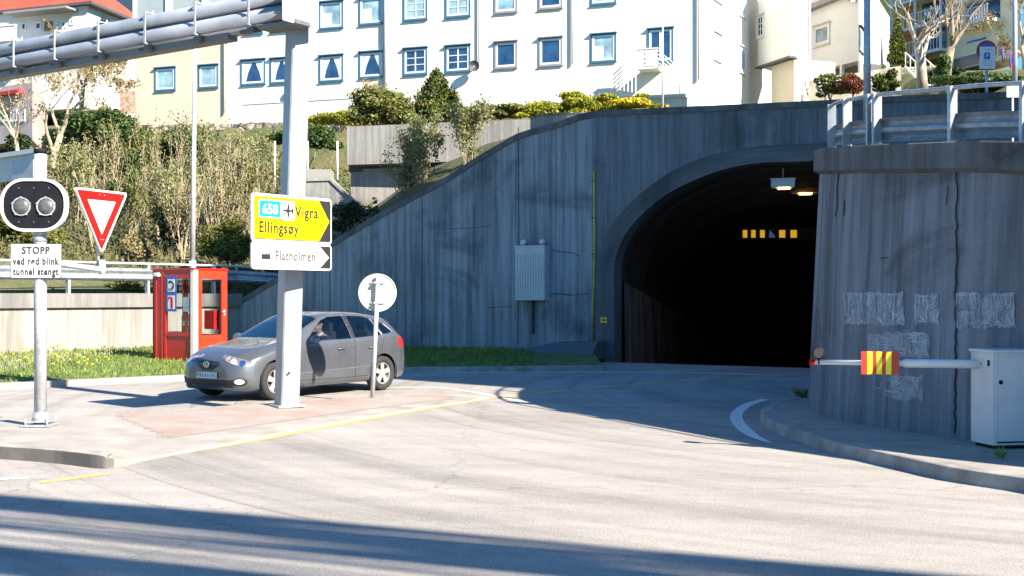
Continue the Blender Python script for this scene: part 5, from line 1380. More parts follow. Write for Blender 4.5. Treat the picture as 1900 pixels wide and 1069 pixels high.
# ------------------------------------------------------------------ the driver
def skin(name, pts, edges, rad, mat, parent, sub=2):
    me = bpy.data.meshes.new(name); me.from_pydata(pts, edges, []); o = bpy.data.objects.new(name, me); COL.objects.link(o)
    m = o.modifiers.new('k', 'SKIN'); m.use_smooth_shade = True
    for i, r_ in enumerate(rad): me.skin_vertices[0].data[i].radius = (r_, r_) if not isinstance(r_, tuple) else r_
    me.skin_vertices[0].data[0].use_root = True
    s_ = o.modifiers.new('s', 'SUBSURF'); s_.levels = s_.render_levels = sub
    dg = bpy.context.evaluated_depsgraph_get(); m2 = bpy.data.meshes.new_from_object(o.evaluated_get(dg))
    bpy.data.objects.remove(o); m2.name = name; m2.materials.clear(); m2.materials.append(mat)
    for p in m2.polygons: p.use_smooth = True
    o = bpy.data.objects.new(name, m2); COL.objects.link(o); o.parent = parent; return o
drv = thing('person', 'person in a dark jacket and white collar driving the grey hatchback', 'person', car.location, TH); drv.scale = (.975,)*3
M_SKIN = pm('skin', (.55, .33, .24), .5, 0, .08, 12); M_JACK = pm('dark_jacket', (.03, .035, .045), .9); M_HAIR = pm('fair_hair', (.38, .27, .17), .8, 0, .25, 20)
D = lambda x, y, z: (x, -.37+y, z)
P_ = [D(2.30, 0, .62), D(2.36, 0, .82), D(2.38, 0, .99), D(2.34, 0, 1.065), D(2.31, 0, 1.12), D(2.29, 0, 1.19), D(2.31, 0, 1.25),
      D(2.38, -.18, .975), D(2.18, -.24, .80), D(1.90, -.2, .86), D(1.79, -.19, .93), D(2.38, .18, .975), D(2.18, .24, .80), D(1.90, .2, .86), D(1.79, .19, .93),
      D(2.26, -.1, .60), D(1.80, -.13, .66), D(1.55, -.12, .32), D(2.26, .1, .60), D(1.80, .13, .66), D(1.55, .12, .32)]
E_ = [(0, 1), (1, 2), (2, 3), (3, 4), (4, 5), (5, 6), (2, 7), (7, 8), (8, 9), (9, 10), (2, 11), (11, 12), (12, 13), (13, 14), (0, 15), (15, 16), (16, 17), (0, 18), (18, 19), (19, 20)]
Rr = [.15, .15, .12, .055, .07, .088, .07, .07, .05, .036, .035, .07, .05, .036, .035, .09, .07, .045, .09, .07, .045]
pb = skin('body', P_, E_, Rr, M_SKIN, drv)
# face, ears and fingers join the same mesh
bmf = bmesh.new(); bmf.from_mesh(pb.data)
def blob(c, r):
    b = bmesh.ops.create_uvsphere(bmf, u_segments=12, v_segments=8, radius=1)
    for v in b['verts']: v.co = Vector((v.co.x*r[0]+c[0], v.co.y*r[1]+c[1], v.co.z*r[2]+c[2]))
blob(D(2.285, 0, 1.19), (.095, .072, .115)); blob(D(2.20, 0, 1.175), (.022, .014, .024)); blob(D(2.215, 0, 1.115), (.03, .03, .022)); blob(D(2.205, 0, 1.14), (.012, .024, .008))
for s_ in (-1, 1):
    blob(D(2.30, s_*.077, 1.18), (.02, .01, .032)); blob(D(2.213, s_*.03, 1.205), (.012, .016, .009))
    for k in range(4): blob(D(1.735-.004*k, s_*.185, .985-.020*k), (.042-.003*abs(k-1), .017, .0095))
    blob(D(1.77, s_*.165, .985), (.012, .012, .035))
for f in bmf.faces: f.smooth = True
bmf.to_mesh(pb.data); bmf.free()
jk = skin('jacket', [P_[i] for i in (0, 1, 2, 7, 8, 9, 11, 12, 13)]+[D(2.37, 0, 1.02)], [(0, 1), (1, 2), (2, 3), (3, 4), (4, 5), (2, 6), (6, 7), (7, 8), (2, 9)], [.17, .17, .145, .085, .062, .05, .085, .062, .05, .09], M_JACK, drv)
mb = MB(); mb.smooth = True; mb.tube([D(2.355, 0, 1.035), D(2.345, 0, 1.06), D(2.335, 0, 1.085)], [.088, .076, .066], 16); mb.build('collar', pm('shirt_white', (.75, .76, .8), .7), drv)
bm = bmesh.new(); bmesh.ops.create_uvsphere(bm, u_segments=16, v_segments=12, radius=1)
bmesh.ops.delete(bm, geom=[v for v in bm.verts if v.co.z < -.25 or (v.co.x < -.45 and v.co.z < .45)], context='VERTS')
for v in bm.verts: v.co = Vector((v.co.x*.102+2.305, v.co.y*.082-.37, v.co.z*.1+1.215))
mb = MB(); mb.smooth = True; mb.bm(bm); mb.build('hair', M_HAIR, drv)
# ------------------------------------------------------------------ unseen blocks added outside the frame to cast the long shadows
sh = Vector((math.cos(R(SUN_A)), -math.sin(R(SUN_A)))); su = Vector((-sh.y, sh.x))
def slab(name, lab, u0, u1, s0, s1, h, floors, cat='building'):
    c = su*((u0+u1)/2)+sh*((s0+s1)/2); t = thing(name, lab, cat, (c.x, c.y, 0), math.atan2(sh.y, sh.x)); L, Wd_ = s1-s0, u1-u0
    mb = MB(); mb.box((0, 0, h/2), (L, Wd_, h)); mb.build('wall', pm('shade_block_render', (.4, .42, .46), .8), t)
    mb = MB(); mb.box((0, 0, h+.15), (L+.4, Wd_+.1, .3)); mb.build('roof', M_CAP, t)
    for k in range(floors):
        z = 2+k*2.9
        for q in np.arange(-L/2+1.6, L/2-1, 2.8):
            for sy in (-1, 1): mb = MB(); mb.box((q, sy*(Wd_/2+.01), z+.6), (1.2, .05, 1.3)); mb.build('window', pm('shade_block_glass', (.05, .07, .1), .1), t)
        for q in np.arange(-Wd_/2+1.3, Wd_/2-.8, 2.4): mb = MB(); mb.box((-L/2-.01, q, z+.6), (.05, 1.2, 1.3)); mb.build('window', pm('shade_block_glass', (.05, .07, .1), .1), t)
slab('shade_block', 'tall grey block added beyond the right edge to shade the tunnel portal', 19.752, 25.3, 3.0, 13, 27, 8)
slab('rear_shade_block', 'low grey block added beyond the right edge to shade the tunnel mouth', 25.302, 27.2, 3.5, 13, 18.5, 5)
slab('low_shade_block', 'lower grey block added beyond the right edge to shade the road', 16.2, 19.75, 3.5, 13, 17.5, 5)
# overhead bars added out of view to stripe the foreground with shadow
H_ = 11.0
def offz(z): k_ = z/math.tan(R(SUN_EL)); return Vector((sh.x*k_, sh.y*k_))
off = offz(H_)
e0 = Vector((-4.4, 10.15)); e1 = Vector((1.95, 7.5)); dd_ = (e1-e0).normalized(); nn_ = Vector((dd_.y, -dd_.x)); nn_ = nn_ if nn_.y < 0 else -nn_
pb_t = thing('shade_bars', 'overhead rack of bars added out of view to shade the foreground', 'shade bars', (*(e0+off), 0))
rb_ = random.Random(8)
def beam(dist, w, dz=0, a=-14, b=18, k=0.0):
    of = offz(H_+dz); pts = []; n_ = 26; ph = rb_.uniform(0, 6)
    for i in range(n_+1):
        t = i/n_; p = e0+of+nn_*(dist+k*(t-.4)+.05*math.sin(t*9+ph))+dd_*(a+(b-a)*t); pts.append(Vector((p.x, p.y, H_+dz)))
    mb = MB(); mb.tube(pts, [w*(1+.45*math.sin(i*.9+ph)*math.sin(i*.37+ph*2)) for i in range(n_+1)], 8); mb.build('pipe', M_ST, pb_t, True)  # bar shaped for the shadow streak it throws
dens = [(.1, .1), (.25, .1), (.40, .09), (.54, .07), (.68, .05), (.80, .05), (.97, .06), (1.12, .045), (1.36, .03), (1.58, .04), (1.72, .09), (1.87, .1), (2.02, .09), (2.14, .06), (2.34, .03), (2.56, .06), (2.70, .1), (2.86, .1), (3.02, .1), (3.18, .1)]
for q_, (d_, w_) in enumerate(dens): beam(d_, w_, .15*(q_ % 5), k=rb_.uniform(-.12, .12))
for d_ in (3.4, 3.75, 4.1, 4.5, 4.9): beam(d_, .16, .2)
for a in (-14, 18):
    p = e0+off+nn_*2.5+dd_*a; mb = MB(); mb.tube([(p.x, p.y, 0), (p.x, p.y, H_)], .2, 12); mb.build('pylon', M_ST, pb_t, True)
    mb = MB(); q0 = e0+off+dd_*a; q1 = q0+nn_*5; mb.tube([(q0.x, q0.y, H_-.25), (q1.x, q1.y, H_-.25)], .12, 8); mb.build('crossbeam', M_ST, pb_t, True)
# ------------------------------------------------------------------ houses on the hill
def on_hill(px, py, y0=33):
    Y = y0
    while Y < 140:
        p = P(px, py, Y)
        if Y > yLx(p.x)+.6 and hz(p.x, Y) >= p.z: return p
        Y += .25
    return P(px, py, 60)
M_WH = pm('white_render', (.62, .60, .55), .85, 0, .04, .6); M_BEI = pm('cream_render', (.50, .45, .34), .85, 0, .05, .6)
M_TB = pm('trim_blue', (.03, .12, .21), .5, 0, .1, 3); M_TG = pm('trim_mauve_grey', (.22, .2, .22), .6, 0, .1, 3); M_TW = pm('trim_white', (.62, .62, .6), .5, 0, .03, 3)
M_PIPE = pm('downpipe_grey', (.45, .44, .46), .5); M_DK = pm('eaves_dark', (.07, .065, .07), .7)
def panemat(name, col, rough=.06):
    if name in MATS: return MATS[name]
    m, nt, b = nodes_of(name); tc = mk(nt, 'ShaderNodeTexCoord').outputs['Object']; n = noi(nt, tc, 1.3, 4)
    c = ramp(nt, n, [(.3, tuple(x*.55 for x in col)), (.7, tuple(x*1.5 for x in col))]); nt.links.new(c, b.inputs['Base Color']); b.inputs['Roughness'].default_value = rough
    b.inputs['Specular IOR Level'].default_value = .7; MATS[name] = m; return m
M_PB = panemat('pane_blue', (.018, .055, .13)); M_PL = panemat('pane_pale', (.22, .35, .42), .15); M_PD = panemat('pane_dark', (.03, .035, .04))
M_CURT = pm('net_curtain', (.62, .64, .66), .9)
class Face:
    """a wall plane: origin, heading; children are built in its own frame"""
    def __init__(s, o, ang, parent):
        s.o = Vector(o); s.a = ang; s.d = Vector((math.cos(ang), math.sin(ang))); s.p = parent
        s.M = Matrix.Translation((o[0], o[1], 0)) @ Matrix.Rotation(ang, 4, 'Z')
    def at(s, px, py):
        k = (px-CX)/F; t = (k*s.o.y-s.o.x)/(s.d.x-k*s.d.y); Y = s.o.y+s.d.y*t
        return t, EYE-(py-HY)/F*Y
    def put(s, mb, name, mat, parent=None):
        mb.v = [s.M @ v for v in mb.v]; par = parent or s.p
        top = s.p
        inv = Matrix.LocRotScale(top.location, top.rotation_euler, None).inverted(); mb.v = [inv @ v for v in mb.v]
        return mb.build(name, mat, par)
    def win(s, px, py, w, h, trim=None, kind='plain', pane=None, hood=True, bord=.075):
        t0, z1 = s.at(px-w/2, py-h/2); t1, _ = s.at(px+w/2, py); tc, z0 = s.at(px, py+h/2); _, z1 = s.at(px, py-h/2)
        mb = MB(); bw = bord
        def fr(a, b, c, d, w_, y0, y1):
            mb.box2((a, y0, c), (a+w_, y1, d)); mb.box2((b-w_, y0, c), (b, y1, d)); mb.box2((a+w_, y0, c), (b-w_, y1, c+w_)); mb.box2((a+w_, y0, d-w_), (b-w_, y1, d))
        if trim: fr(t0, t1, z0, z1, bw, -.05, .02); q = bw
        else: q = 0
        if hood and trim: mb.box2((t0-.05, -.16, z1), (t1+.05, .02, z1+.05)); mb.box2((t0-.03, -.10, z0-.05), (t1+.03, .02, z0))
        f = s.put(mb, 'window', trim or M_TW)
        mb = MB(); fr(t0+q, t1-q, z0+q, z1-q, .10, -.035, .02)
        a, b, c, d = t0+q+.1, t1-q-.1, z0+q+.1, z1-q-.1
        if kind == 'grid':
            mb.box2(((a+b)/2-.03, -.03, c), ((a+b)/2+.03, 0, d))
            for k in (1, 2): zz = c+(d-c)*k/3; mb.box2((a, -.028, zz-.02), (b, 0, zz+.02))
        if kind == 'split': mb.box2(((a+b)/2-.07, -.03, c), ((a+b)/2+.07, 0, d))
        s.put(mb, 'sash', M_TW, f)
        mb = MB(); mb.box2((a, -.008, c), (b, .02, d)); pn_ = s.put(mb, 'pane', pane or M_PB, f)
        if kind == 'curtain':
            mb = MB(); mb.prism([(a, d), (a+(b-a)*.45, d), (a+(b-a)*.22, c+(d-c)*.45), (a+(b-a)*.12, c), (a, c)], -.014, -.009); mb.prism([(b, d), (a+(b-a)*.62, d), (b-(b-a)*.16, c+(d-c)*.45), (b-(b-a)*.06, c), (b, c)], -.014, -.009); s.put(mb, 'curtain', M_CURT, f)
        if kind == 'half': mb = MB(); mb.box2((a, -.014, c), (a+(b-a)*.5, -.009, c+(d-c)*.6)); s.put(mb, 'curtain', M_CURT, f)
        return f
A19 = R(-19); o_l = Vector((-22.6, 71.07))
blk_ = thing('apartment_block', 'long white two storey apartment block with blue trimmed windows above the tunnel', 'building', (*o_l, 10.5), A19)
FA_ = Face(o_l, A19, blk_); LN = 34.0; zB, zT = 9.6, 27
tS = FA_.at(421, 100)[0]
mb = MB(); mb.box2((0, 0, zB), (tS, 10, zT)); FA_.put(mb, 'wall', M_BEI)
mb = MB(); mb.box2((tS, .0, zB), (LN, 10, zT)); FA_.put(mb, 'wall', M_WH)
# gable side, turned away to the right
cR = o_l+FA_.d*LN; aS = math.atan2(.88, .47); FS = Face(cR, aS, blk_)
mb = MB(); mb.box2((0, .004, zB), (13.5, 6, zT)); FS.put(mb, 'side_wall', M_WH)
mb = MB(); mb.box2((-.3, -.3, zT), (LN+.4, 10.3, zT+.4)); FA_.put(mb, 'roof', M_DK)
wl_ = [(307, 147, 38, 42, 'B', 'plain', 'L'), (387, 142, 36, 42, 'B', 'plain', 'L'), (470, 134, 45, 46, 'B', 'curtain', 'B'), (522, 131, 40, 46, 'B', 'curtain', 'B'), (615, 127, 44, 48, 'B', 'curtain', 'B'), (690, 120, 46, 48, 'B', 'curtain', 'B'), (771, 114, 44, 49, 'B', 'grid', 'B'), (850, 109, 46, 49, 'B', 'grid', 'B'), (939, 102, 42, 49, 'G', 'plain', 'B'), (1022, 96, 44, 52, 'G', 'plain', 'B'), (1120, 89, 47, 52, 'B', 'half', 'L'), (1226, 84, 47, 62, 'B', 'split', 'B'),
       (615, 28, 44, 50, 'B', 'half', 'L'), (690, 20, 46, 50, 'B', 'half', 'L'), (771, 13, 44, 49, 'B', 'grid', 'L'), (850, 7, 46, 49, 'B', 'grid', 'L'), (939, -1, 42, 49, 'G', 'plain', 'L'), (1022, -10, 44, 52, 'G', 'plain', 'B'), (1120, -18, 47, 52, 'B', 'plain', 'L'), (522, 36, 40, 46, 'B', 'plain', 'L'), (470, 40, 36, 46, 'B', 'plain', 'L')]
for px, py, w_, h_, tr_, kd, pn2 in wl_: FA_.win(px, py, w_, h_, M_TB if tr_ == 'B' else M_TG, kd, M_PB if pn2 == 'B' else M_PL)
for px, r_, y1 in ((418, .05, 210), (716, .11, 165), (890, .04, 118), (1063, .05, 120), (1297, .05, 148), (568, .04, 130)):
    t, z = FA_.at(px, y1); mb = MB(); mb.tube([(t, -.1, z), (t, -.1, zT)], r_, 8); FA_.put(mb, 'downpipe', M_PIPE if px == 716 else pm('downpipe_pale', (.55, .54, .55), .5))
for px, py, w_, h_ in ((1331, 88, 15, 50), (1377, 112, 12, 48), (1377, 6, 12, 50), (1332, -22, 15, 50)): FS.win(px, py, w_, h_, pm('trim_pale', (.6, .68, .7), .6), 'plain', M_PL, bord=.12)
# glazed grey bays at the upper left of the block
for a, b in ((262, 318), (328, 385), (395, 450)):
    t0, z0 = FA_.at(a, 52); t1, _ = FA_.at(b, 52); mb = MB(); mb.box2((t0, -.5, z0), (t1, 0, zT)); FA_.put(mb, 'grey_bay', pm('bay_grey', (.30, .34, .35), .4, 0, .08, 1))
    mb = MB(); mb.box2((t0-.16, -.6, z0-.1), (t0, 0, zT)); mb.box2((t1, -.6, z0-.1), (t1+.16, 0, zT)); FA_.put(mb, 'bay_rib', M_TW)
# entrance landing with railings
t0, z0 = FA_.at(1191, 136); t1, z1 = FA_.at(1228, 98); mb = MB(); mb.box2((t0, -1.1, z0), (t1, 0, z0+.12)); mb.box2((t0, -1.12, z0+.12), (t1, -1.06, z1)); mb.box2((t0-.05, -1.15, z1), (t1+.05, -1.02, z1+.05)); FA_.put(mb, 'landing', M_TW)
for k in range(4): mb = MB(); mb.box((t0+.45, -1.13, z0+.3+k*.23), (.1, .02, .1)); FA_.put(mb, 'landing_vent', M_PIPE)
mb = MB()
for k in range(5): z = z1-.08-k*.2; mb.tube([(t1, -1.08, z), (t1+1.15, -1.08, z-1.0)], .03, 6)
mb.tube([(t1+1.15, -1.08, z1-1.1), (t1+1.15, -1.08, z1-2.4)], .04, 6); FA_.put(mb, 'stair_rail', M_TW)
mb = MB()
for k in range(5): z = z1-.1-k*.22; mb.tube([(t0, -1.08, z), (t0-1.25, -1.08, z-1.1)], .03, 6)
FA_.put(mb, 'stair_rail', M_TW)
mb = MB(); ta, za = FA_.at(1190, 165); tb, _ = FA_.at(1290, 165)
for k in range(7): x = t0-1.3+k*.2; mb.box2((x, -1.1, z0-.9-.05*k), (x+.05, -1.05, z0-.2)); 
FA_.put(mb, 'lower_rail', M_TW)
def dish(px, py, r_, lab, mat):
    t, z = FA_.at(px, py); w = FA_.M @ Vector((t, -.45, z)); d = thing('satellite_dish', lab, 'satellite dish', w, A19+R(25))
    mb = MB(); mb.smooth = True; n = 20; o = 0
    for j in range(5):
        rr = r_*j/4+.001; yy = .12*(1-(j/4)**2)
        for k in range(n): mb.v.append(Vector((rr*math.cos(k*2*math.pi/n), yy, rr*math.sin(k*2*math.pi/n))))
    for j in range(4):
        for k in range(n): mb.face((j*n+k, j*n+(k+1) % n, (j+1)*n+(k+1) % n, (j+1)*n+k))
    mb.build('dish', mat, d); mb = MB(); mb.tube([(0, .1, 0), (0, .45, -.1)], .03, 6); mb.tube([(0, .1, -r_), (0, -.3, -r_*.4)], .015, 6); mb.build('bracket', M_PIPE, d)
dish(885, 125, .29, 'dark round satellite dish on the white facade right of the gridded windows', pm('dish_dark', (.025, .028, .03), .6)); dish(566, 151, .33, 'grey satellite dish on the white facade beside the gantry column', pm('dish_grey', (.2, .2, .22), .6))
mb = MB(); t0, z0 = FA_.at(452, 195); t1, _ = FA_.at(700, 195); mb.box2((t0, -.03, z0), (t1, 0, z0+.04)); FA_.put(mb, 'plinth_line', M_PIPE)
# low white terrace wall and planters on the right end
tw = thing('terrace_wall', 'low cream terrace wall with a dark doorway gap below the white block', 'wall', (6.5, 53, 7.5))
a = P(1150, 182, 54); b = P(1275, 176, 51)
mb = MB(); mb.ribbon([(a.x, a.y), (b.x, b.y)], 6.5, [a.z, b.z]); mb.sweep([(a.x, a.y, a.z), (b.x, b.y, b.z)], [(-.08, -.1), (-.08, .05), (.3, .05), (.3, -.1)]); mb.build('wall', pm('terrace_cream', (.5, .47, .4), .9), tw, True)
# annexe
def boxhouse(name, lab, cx_px, Yc, l_px, Yl, r_px, Yr, ybot, ytop, mat, rot=0):
    c = P(cx_px, ybot, Yc); l = P(l_px, ybot, Yl); r = P(r_px, ybot, Yr)
    t = thing(name, lab, 'house', c); zt_ = EYE-(ytop-HY)/F*Yc
    far_ = Vector((l.x+r.x-c.x, l.y+r.y-c.y, 0)); mb = MB(); q = [c, r, far_, l]
    vs = [(p.x, p.y, c.z) for p in q]+[(p.x, p.y, zt_) for p in q]
    mb.add(vs, [(0, 1, 5, 4), (1, 2, 6, 5), (2, 3, 7, 6), (3, 0, 4, 7), (4, 5, 6, 7), (3, 2, 1, 0)]); mb.build('wall', mat, t, True)
    fl = Face(l.xy, math.atan2(c.y-l.y, c.x-l.x), t); frr = Face(c.xy, math.atan2(r.y-c.y, r.x-c.x), t)
    return t, fl, frr, c.z, zt_, q
an, f1, f2, z0, z1, q = boxhouse('white_annexe', 'white annexe jutting out over a cream recessed ground floor, right of the apartment block', 1467, 64, 1407, 67, 1503, 66, 104, -60, M_WH)
f1.win(1411.5, 49, 13, 42, M_TW, 'grid', M_PD, bord=.05)
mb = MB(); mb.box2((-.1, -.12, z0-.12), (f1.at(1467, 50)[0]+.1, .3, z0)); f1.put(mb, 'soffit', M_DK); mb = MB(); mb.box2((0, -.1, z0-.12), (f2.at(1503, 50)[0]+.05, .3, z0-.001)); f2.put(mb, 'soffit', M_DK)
mb = MB(); mb.box2((.8, .35, z0-5), (f1.at(1467, 50)[0]-.2, 3, z0-.1)); f1.put(mb, 'ground_floor_wall', M_BEI); 
mb = MB(); mb.tube([(f2.at(1500, 50)[0], -.08, z0-4), (f2.at(1500, 50)[0], -.08, z1)], .06, 6); f2.put(mb, 'downpipe', M_PIPE)
# white house with under-croft
hs_, f1, f2, z0, z1, q = boxhouse('white_house', 'white timber house with one grey window standing on stone footings', 1594, 68, 1503, 72, 1650, 80, 112, -60, M_WH)
f1.win(1525, 65, 31, 39, pm('trim_khaki', (.5, .48, .4), .6), 'plain', panemat('pane_grey', (.20, .23, .22), .2), bord=.12)
f2.win(1597.5, 75, 7, 45, M_DK, 'plain', M_PL)
t0, zz = f1.at(1505, 22); t1, _ = f1.at(1570, 15); mb = MB(); mb.prism([(t0, zz), (t1, zz+.12), (t1+.9, zz-.35), (t1+.9, zz-.12), (t1, zz+.42), (t0, zz+.3)], -.45, .1); f1.put(mb, 'canopy', pm('canopy_grey', (.22, .21, .2), .7))
t0, zz = f1.at(1505, 117); t1, _ = f1.at(1538, 117); mb = MB(); mb.box2((t0, .2, z0-2.2), (t1, 2, z0-.02)); f1.put(mb, 'stone_footing', pm('rubble_stone', (.36, .33, .28), .95, 0, .6, 1.6, .8))
for px in (1560, 1594): t0, _ = f1.at(px, 117); mb = MB(); mb.box2((t0-.1, 0, z0-1.5), (t0+.1, .2, z0)); f1.put(mb, 'post', M_WH)
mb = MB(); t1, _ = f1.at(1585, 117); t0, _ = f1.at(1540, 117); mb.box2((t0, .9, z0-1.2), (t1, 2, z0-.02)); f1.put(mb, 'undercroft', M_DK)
# yellow flats
yf, f1, f2, z0, z1, q = boxhouse('yellow_flats', 'yellow apartment house with orange balcony recesses, behind the bare trees on the right', 1652, 98, 1600, 110, 1768, 92, 128, -60, pm('yellow_render', (.68, .45, .10), .85, 0, .06, 1))
for yy in (116, 66, 16):
    t0, zz = f2.at(1672, yy); t1, _ = f2.at(1766, yy)
    mb = MB(); mb.box2((t0, -1.3, zz-.12), (t1, 0, zz+.1)); sl_ = f2.put(mb, 'balcony', M_TW)
    mb = MB(); mb.box2((t0, -1.3, zz+1.05), (t1, -1.24, zz+1.12))
    for k in range(18): x = t0+(t1-t0)*k/17; mb.box2((x-.02, -1.28, zz+.1), (x+.02, -1.25, zz+1.05))
    f2.put(mb, 'railing', M_TW, sl_)
    mb = MB(); mb.box2((t0+.3, -.03, zz+.1), (t0+1.9, .02, zz+2.1)); f2.put(mb, 'door', pm('orange_recess', (.55, .22, .05), .8)); 
    mb = MB(); mb.box2((t0+2.3, -.03, zz+.3), (t1-.5, .02, zz+2.0)); f2.put(mb, 'window', M_PD)
    for x in (t0+.05, (t0+t1)/2, t1-.05): mb = MB(); mb.box2((x-.08, -1.2, zz+.1), (x+.08, -1.08, zz+2.3)); f2.put(mb, 'balcony_post', M_TW)
wf, f1, f2, z0, z1, q = boxhouse('white_flats', 'pale apartment house with blue windows and slatted balconies at the far upper right', 1768, 92, 1760, 96, 1893, 86, 132, -60, pm('pale_yellow_render', (.72, .66, .46), .85, 0, .05, 1))
for px, py, w_, h_ in ((1773, 77, 20, 12), (1813, 75, 42, 12), (1776, 38, 24, 26), (1776, -8, 24, 24)): f2.win(px, py, w_, h_, M_TW, 'plain', M_PB, bord=.06, hood=False)
for yy in (56, 12):
    t0, zz = f2.at(1790, yy); t1, _ = f2.at(1862, yy-5); mb = MB(); mb.box2((t0, -1.6, zz-.15), (t1, 0, zz+.1)); bl_ = f2.put(mb, 'balcony', M_TW)
    mb = MB(); mb.box2((t0, -1.6, zz+1.0), (t1, -1.55, zz+1.08))
    for k in range(26): x = t0+(t1-t0)*k/25; mb.box2((x-.018, -1.58, zz+.1), (x+.018, -1.56, zz+1.0))
    f2.put(mb, 'railing', M_PIPE, bl_)
    mb = MB(); mb.box2((t0+.2, -.03, zz+.1), (t1-.3, .02, zz+2.2)); f2.put(mb, 'glazing', M_PB)
mb = MB(); t0, zz = f2.at(1770, 110); t1, _ = f2.at(1818, 100); mb.box2((t0, -.05, zz-.8), (t1, 0, zz+.0)); f2.put(mb, 'low_window', M_PD)
# red-roofed house at the upper left
rh, f1, f2, z0, z1, q = boxhouse('red_roofed_house', 'white house with a red tiled hip roof at the upper left corner', 162, 92, -60, 96, 256, 99, 200, 3, pm('house_white', (.55, .54, .52), .85, 0, .05, 1))
def tilemat():
    m, nt, b = nodes_of('red_roof_tiles'); tc = mk(nt, 'ShaderNodeTexCoord').outputs['Object']
    w = mk(nt, 'ShaderNodeTexWave', wave_type='BANDS', bands_direction='X'); setin(w, Scale=2.2, Distortion=.4); nt.links.new(tc, w.inputs[0])
    n = noi(nt, tc, .8, 5); c = ramp(nt, n, [(.3, (.30, .04, .022)), (.7, (.45, .075, .035))]); c = mul(nt, c, ramp(nt, w.outputs[0], [(0, g(.65)), (.5, g(1.1))]), .7)
    nt.links.new(c, b.inputs['Base Color']); b.inputs['Roughness'].default_value = .8; bump(nt, b, w.outputs[0], .5, .05); return m
c_, r_, fa_, l_ = [Vector((p.x, p.y, z1)) for p in q]; ce = (c_+fa_)/2
ov = [ce+(p-ce)*1.12-Vector((0, 0, .1)) for p in (c_, r_, fa_, l_)]; rl = (l_+c_)/2+(l_-c_)*.2+(ce-(l_+c_)/2)*1.0+Vector((0, 0, 4)); rr = (c_+r_)/2*0+ce+(c_-l_)*.15+Vector((0, 0, 4))
mb = MB(); mb.add([*ov, rr, rl], [(0, 1, 4), (1, 2, 5, 4)[0:4], (2, 3, 5), (3, 0, 4, 5)]); mb.build('roof', tilemat(), rh, True)
mb = MB(); mb.add([*ov, *[p-Vector((0, 0, .22)) for p in ov]], [(0, 4, 5, 1), (1, 5, 6, 2), (2, 6, 7, 3), (3, 7, 4, 0), (4, 7, 6, 5)]); mb.build('eaves', M_DK, rh, True)
for px, py, w_, h_ in ((5, 54, 9, 22), (44, 49, 10, 16), (71, 48, 12, 16), (108, 45, 9, 14), (118, 45, 9, 14), (133, 40, 8, 14)): f1.win(px, py, w_, h_, M_TW, 'plain', M_PB, bord=.05, hood=False)
mb = MB(); t0, zz = f1.at(82, 58); t1, _ = f1.at(98, 42); mb.box2((t0, -.03, zz), (t1, .02, f1.at(90, 40)[1])); f1.put(mb, 'door', pm('door_brown', (.2, .12, .07), .7))
mb = MB(); t0, zz = f1.at(30, 33); t1, _ = f1.at(145, 26); mb.box2((t0, -1.4, zz), (t1, 0, zz+.15)); f1.put(mb, 'canopy', pm('canopy_grey', (.22, .21, .2), .7))
t0, zz = f1.at(-40, 95); t1, _ = f1.at(80, 62); zt2 = f1.at(40, 66)[1]; mb = MB(); mb.box2((t0, -3, zz), (t1, -2.85, zt2)); mb.box2((t0, -3.05, zt2), (t1, -2.8, zt2+.1)); mb.box2((t0, -3, zz-.2), (t1, 0, zz)); f1.put(mb, 'terrace_parapet', M_TW)
f2.win(214, 48, 25, 8, M_DK, 'plain', M_PD, bord=.05, hood=False)
lb, f1, f2, z0, z1, q = boxhouse('pink_house', 'low pale pink house behind the bare tree at the left edge', 60, 66, -80, 70, 84, 72, 260, 152, pm('pale_pink_render', (.42, .35, .33), .85, 0, .1, 1))
mb = MB(); t0, zz = f1.at(-60, 190); t1, _ = f1.at(45, 184); mb.box2((t0, -.4, zz), (t1, 0, zz+.2)); f1.put(mb, 'red_awning', pm('awning_red', (.5, .03, .03), .6))
for px in (8, 26, 41): f1.win(px, 215, 12, 22, M_TW, 'grid', M_PB, bord=.05, hood=False)
gb, f1, f2, z0, z1, q = boxhouse('white_garage', 'small white garage with a flat top left of the green ivy mound', 70, 46, -40, 49, 91, 49, 330, 279, pm('garage_white', (.62, .58, .54), .85, 0, .1, 1))
mb = MB(); t1 = f1.at(70, 290)[0]; mb.box2((-.1, -.12, z1-.1), (t1+.1, .3, z1+.08)); f1.put(mb, 'roof_edge', M_TW)
mb = MB(); mb.box2((t1-1.9, -.05, z1-1.05), (t1-.25, .0, z1-.25)); f1.put(mb, 'shaded_panel', M_PIPE)
ss2 = thing('side_shed', 'small white shed with a slatted brown fence panel left of the apartment block', 'shed', P(215, 205, 68))
a = P(208, 200, 68); mb = MB(); mb.box((a.x, a.y, a.z), (.7, .6, 2.2)); mb.build('wall', M_TW, ss2, True)
a = P(235, 190, 69); mb = MB(); mb.box((a.x, a.y, a.z), (1.0, .1, 1.3)); mb.build('fence_panel', pm('slat_brown', (.28, .19, .14), .8, 0, .4, 8), ss2, True)

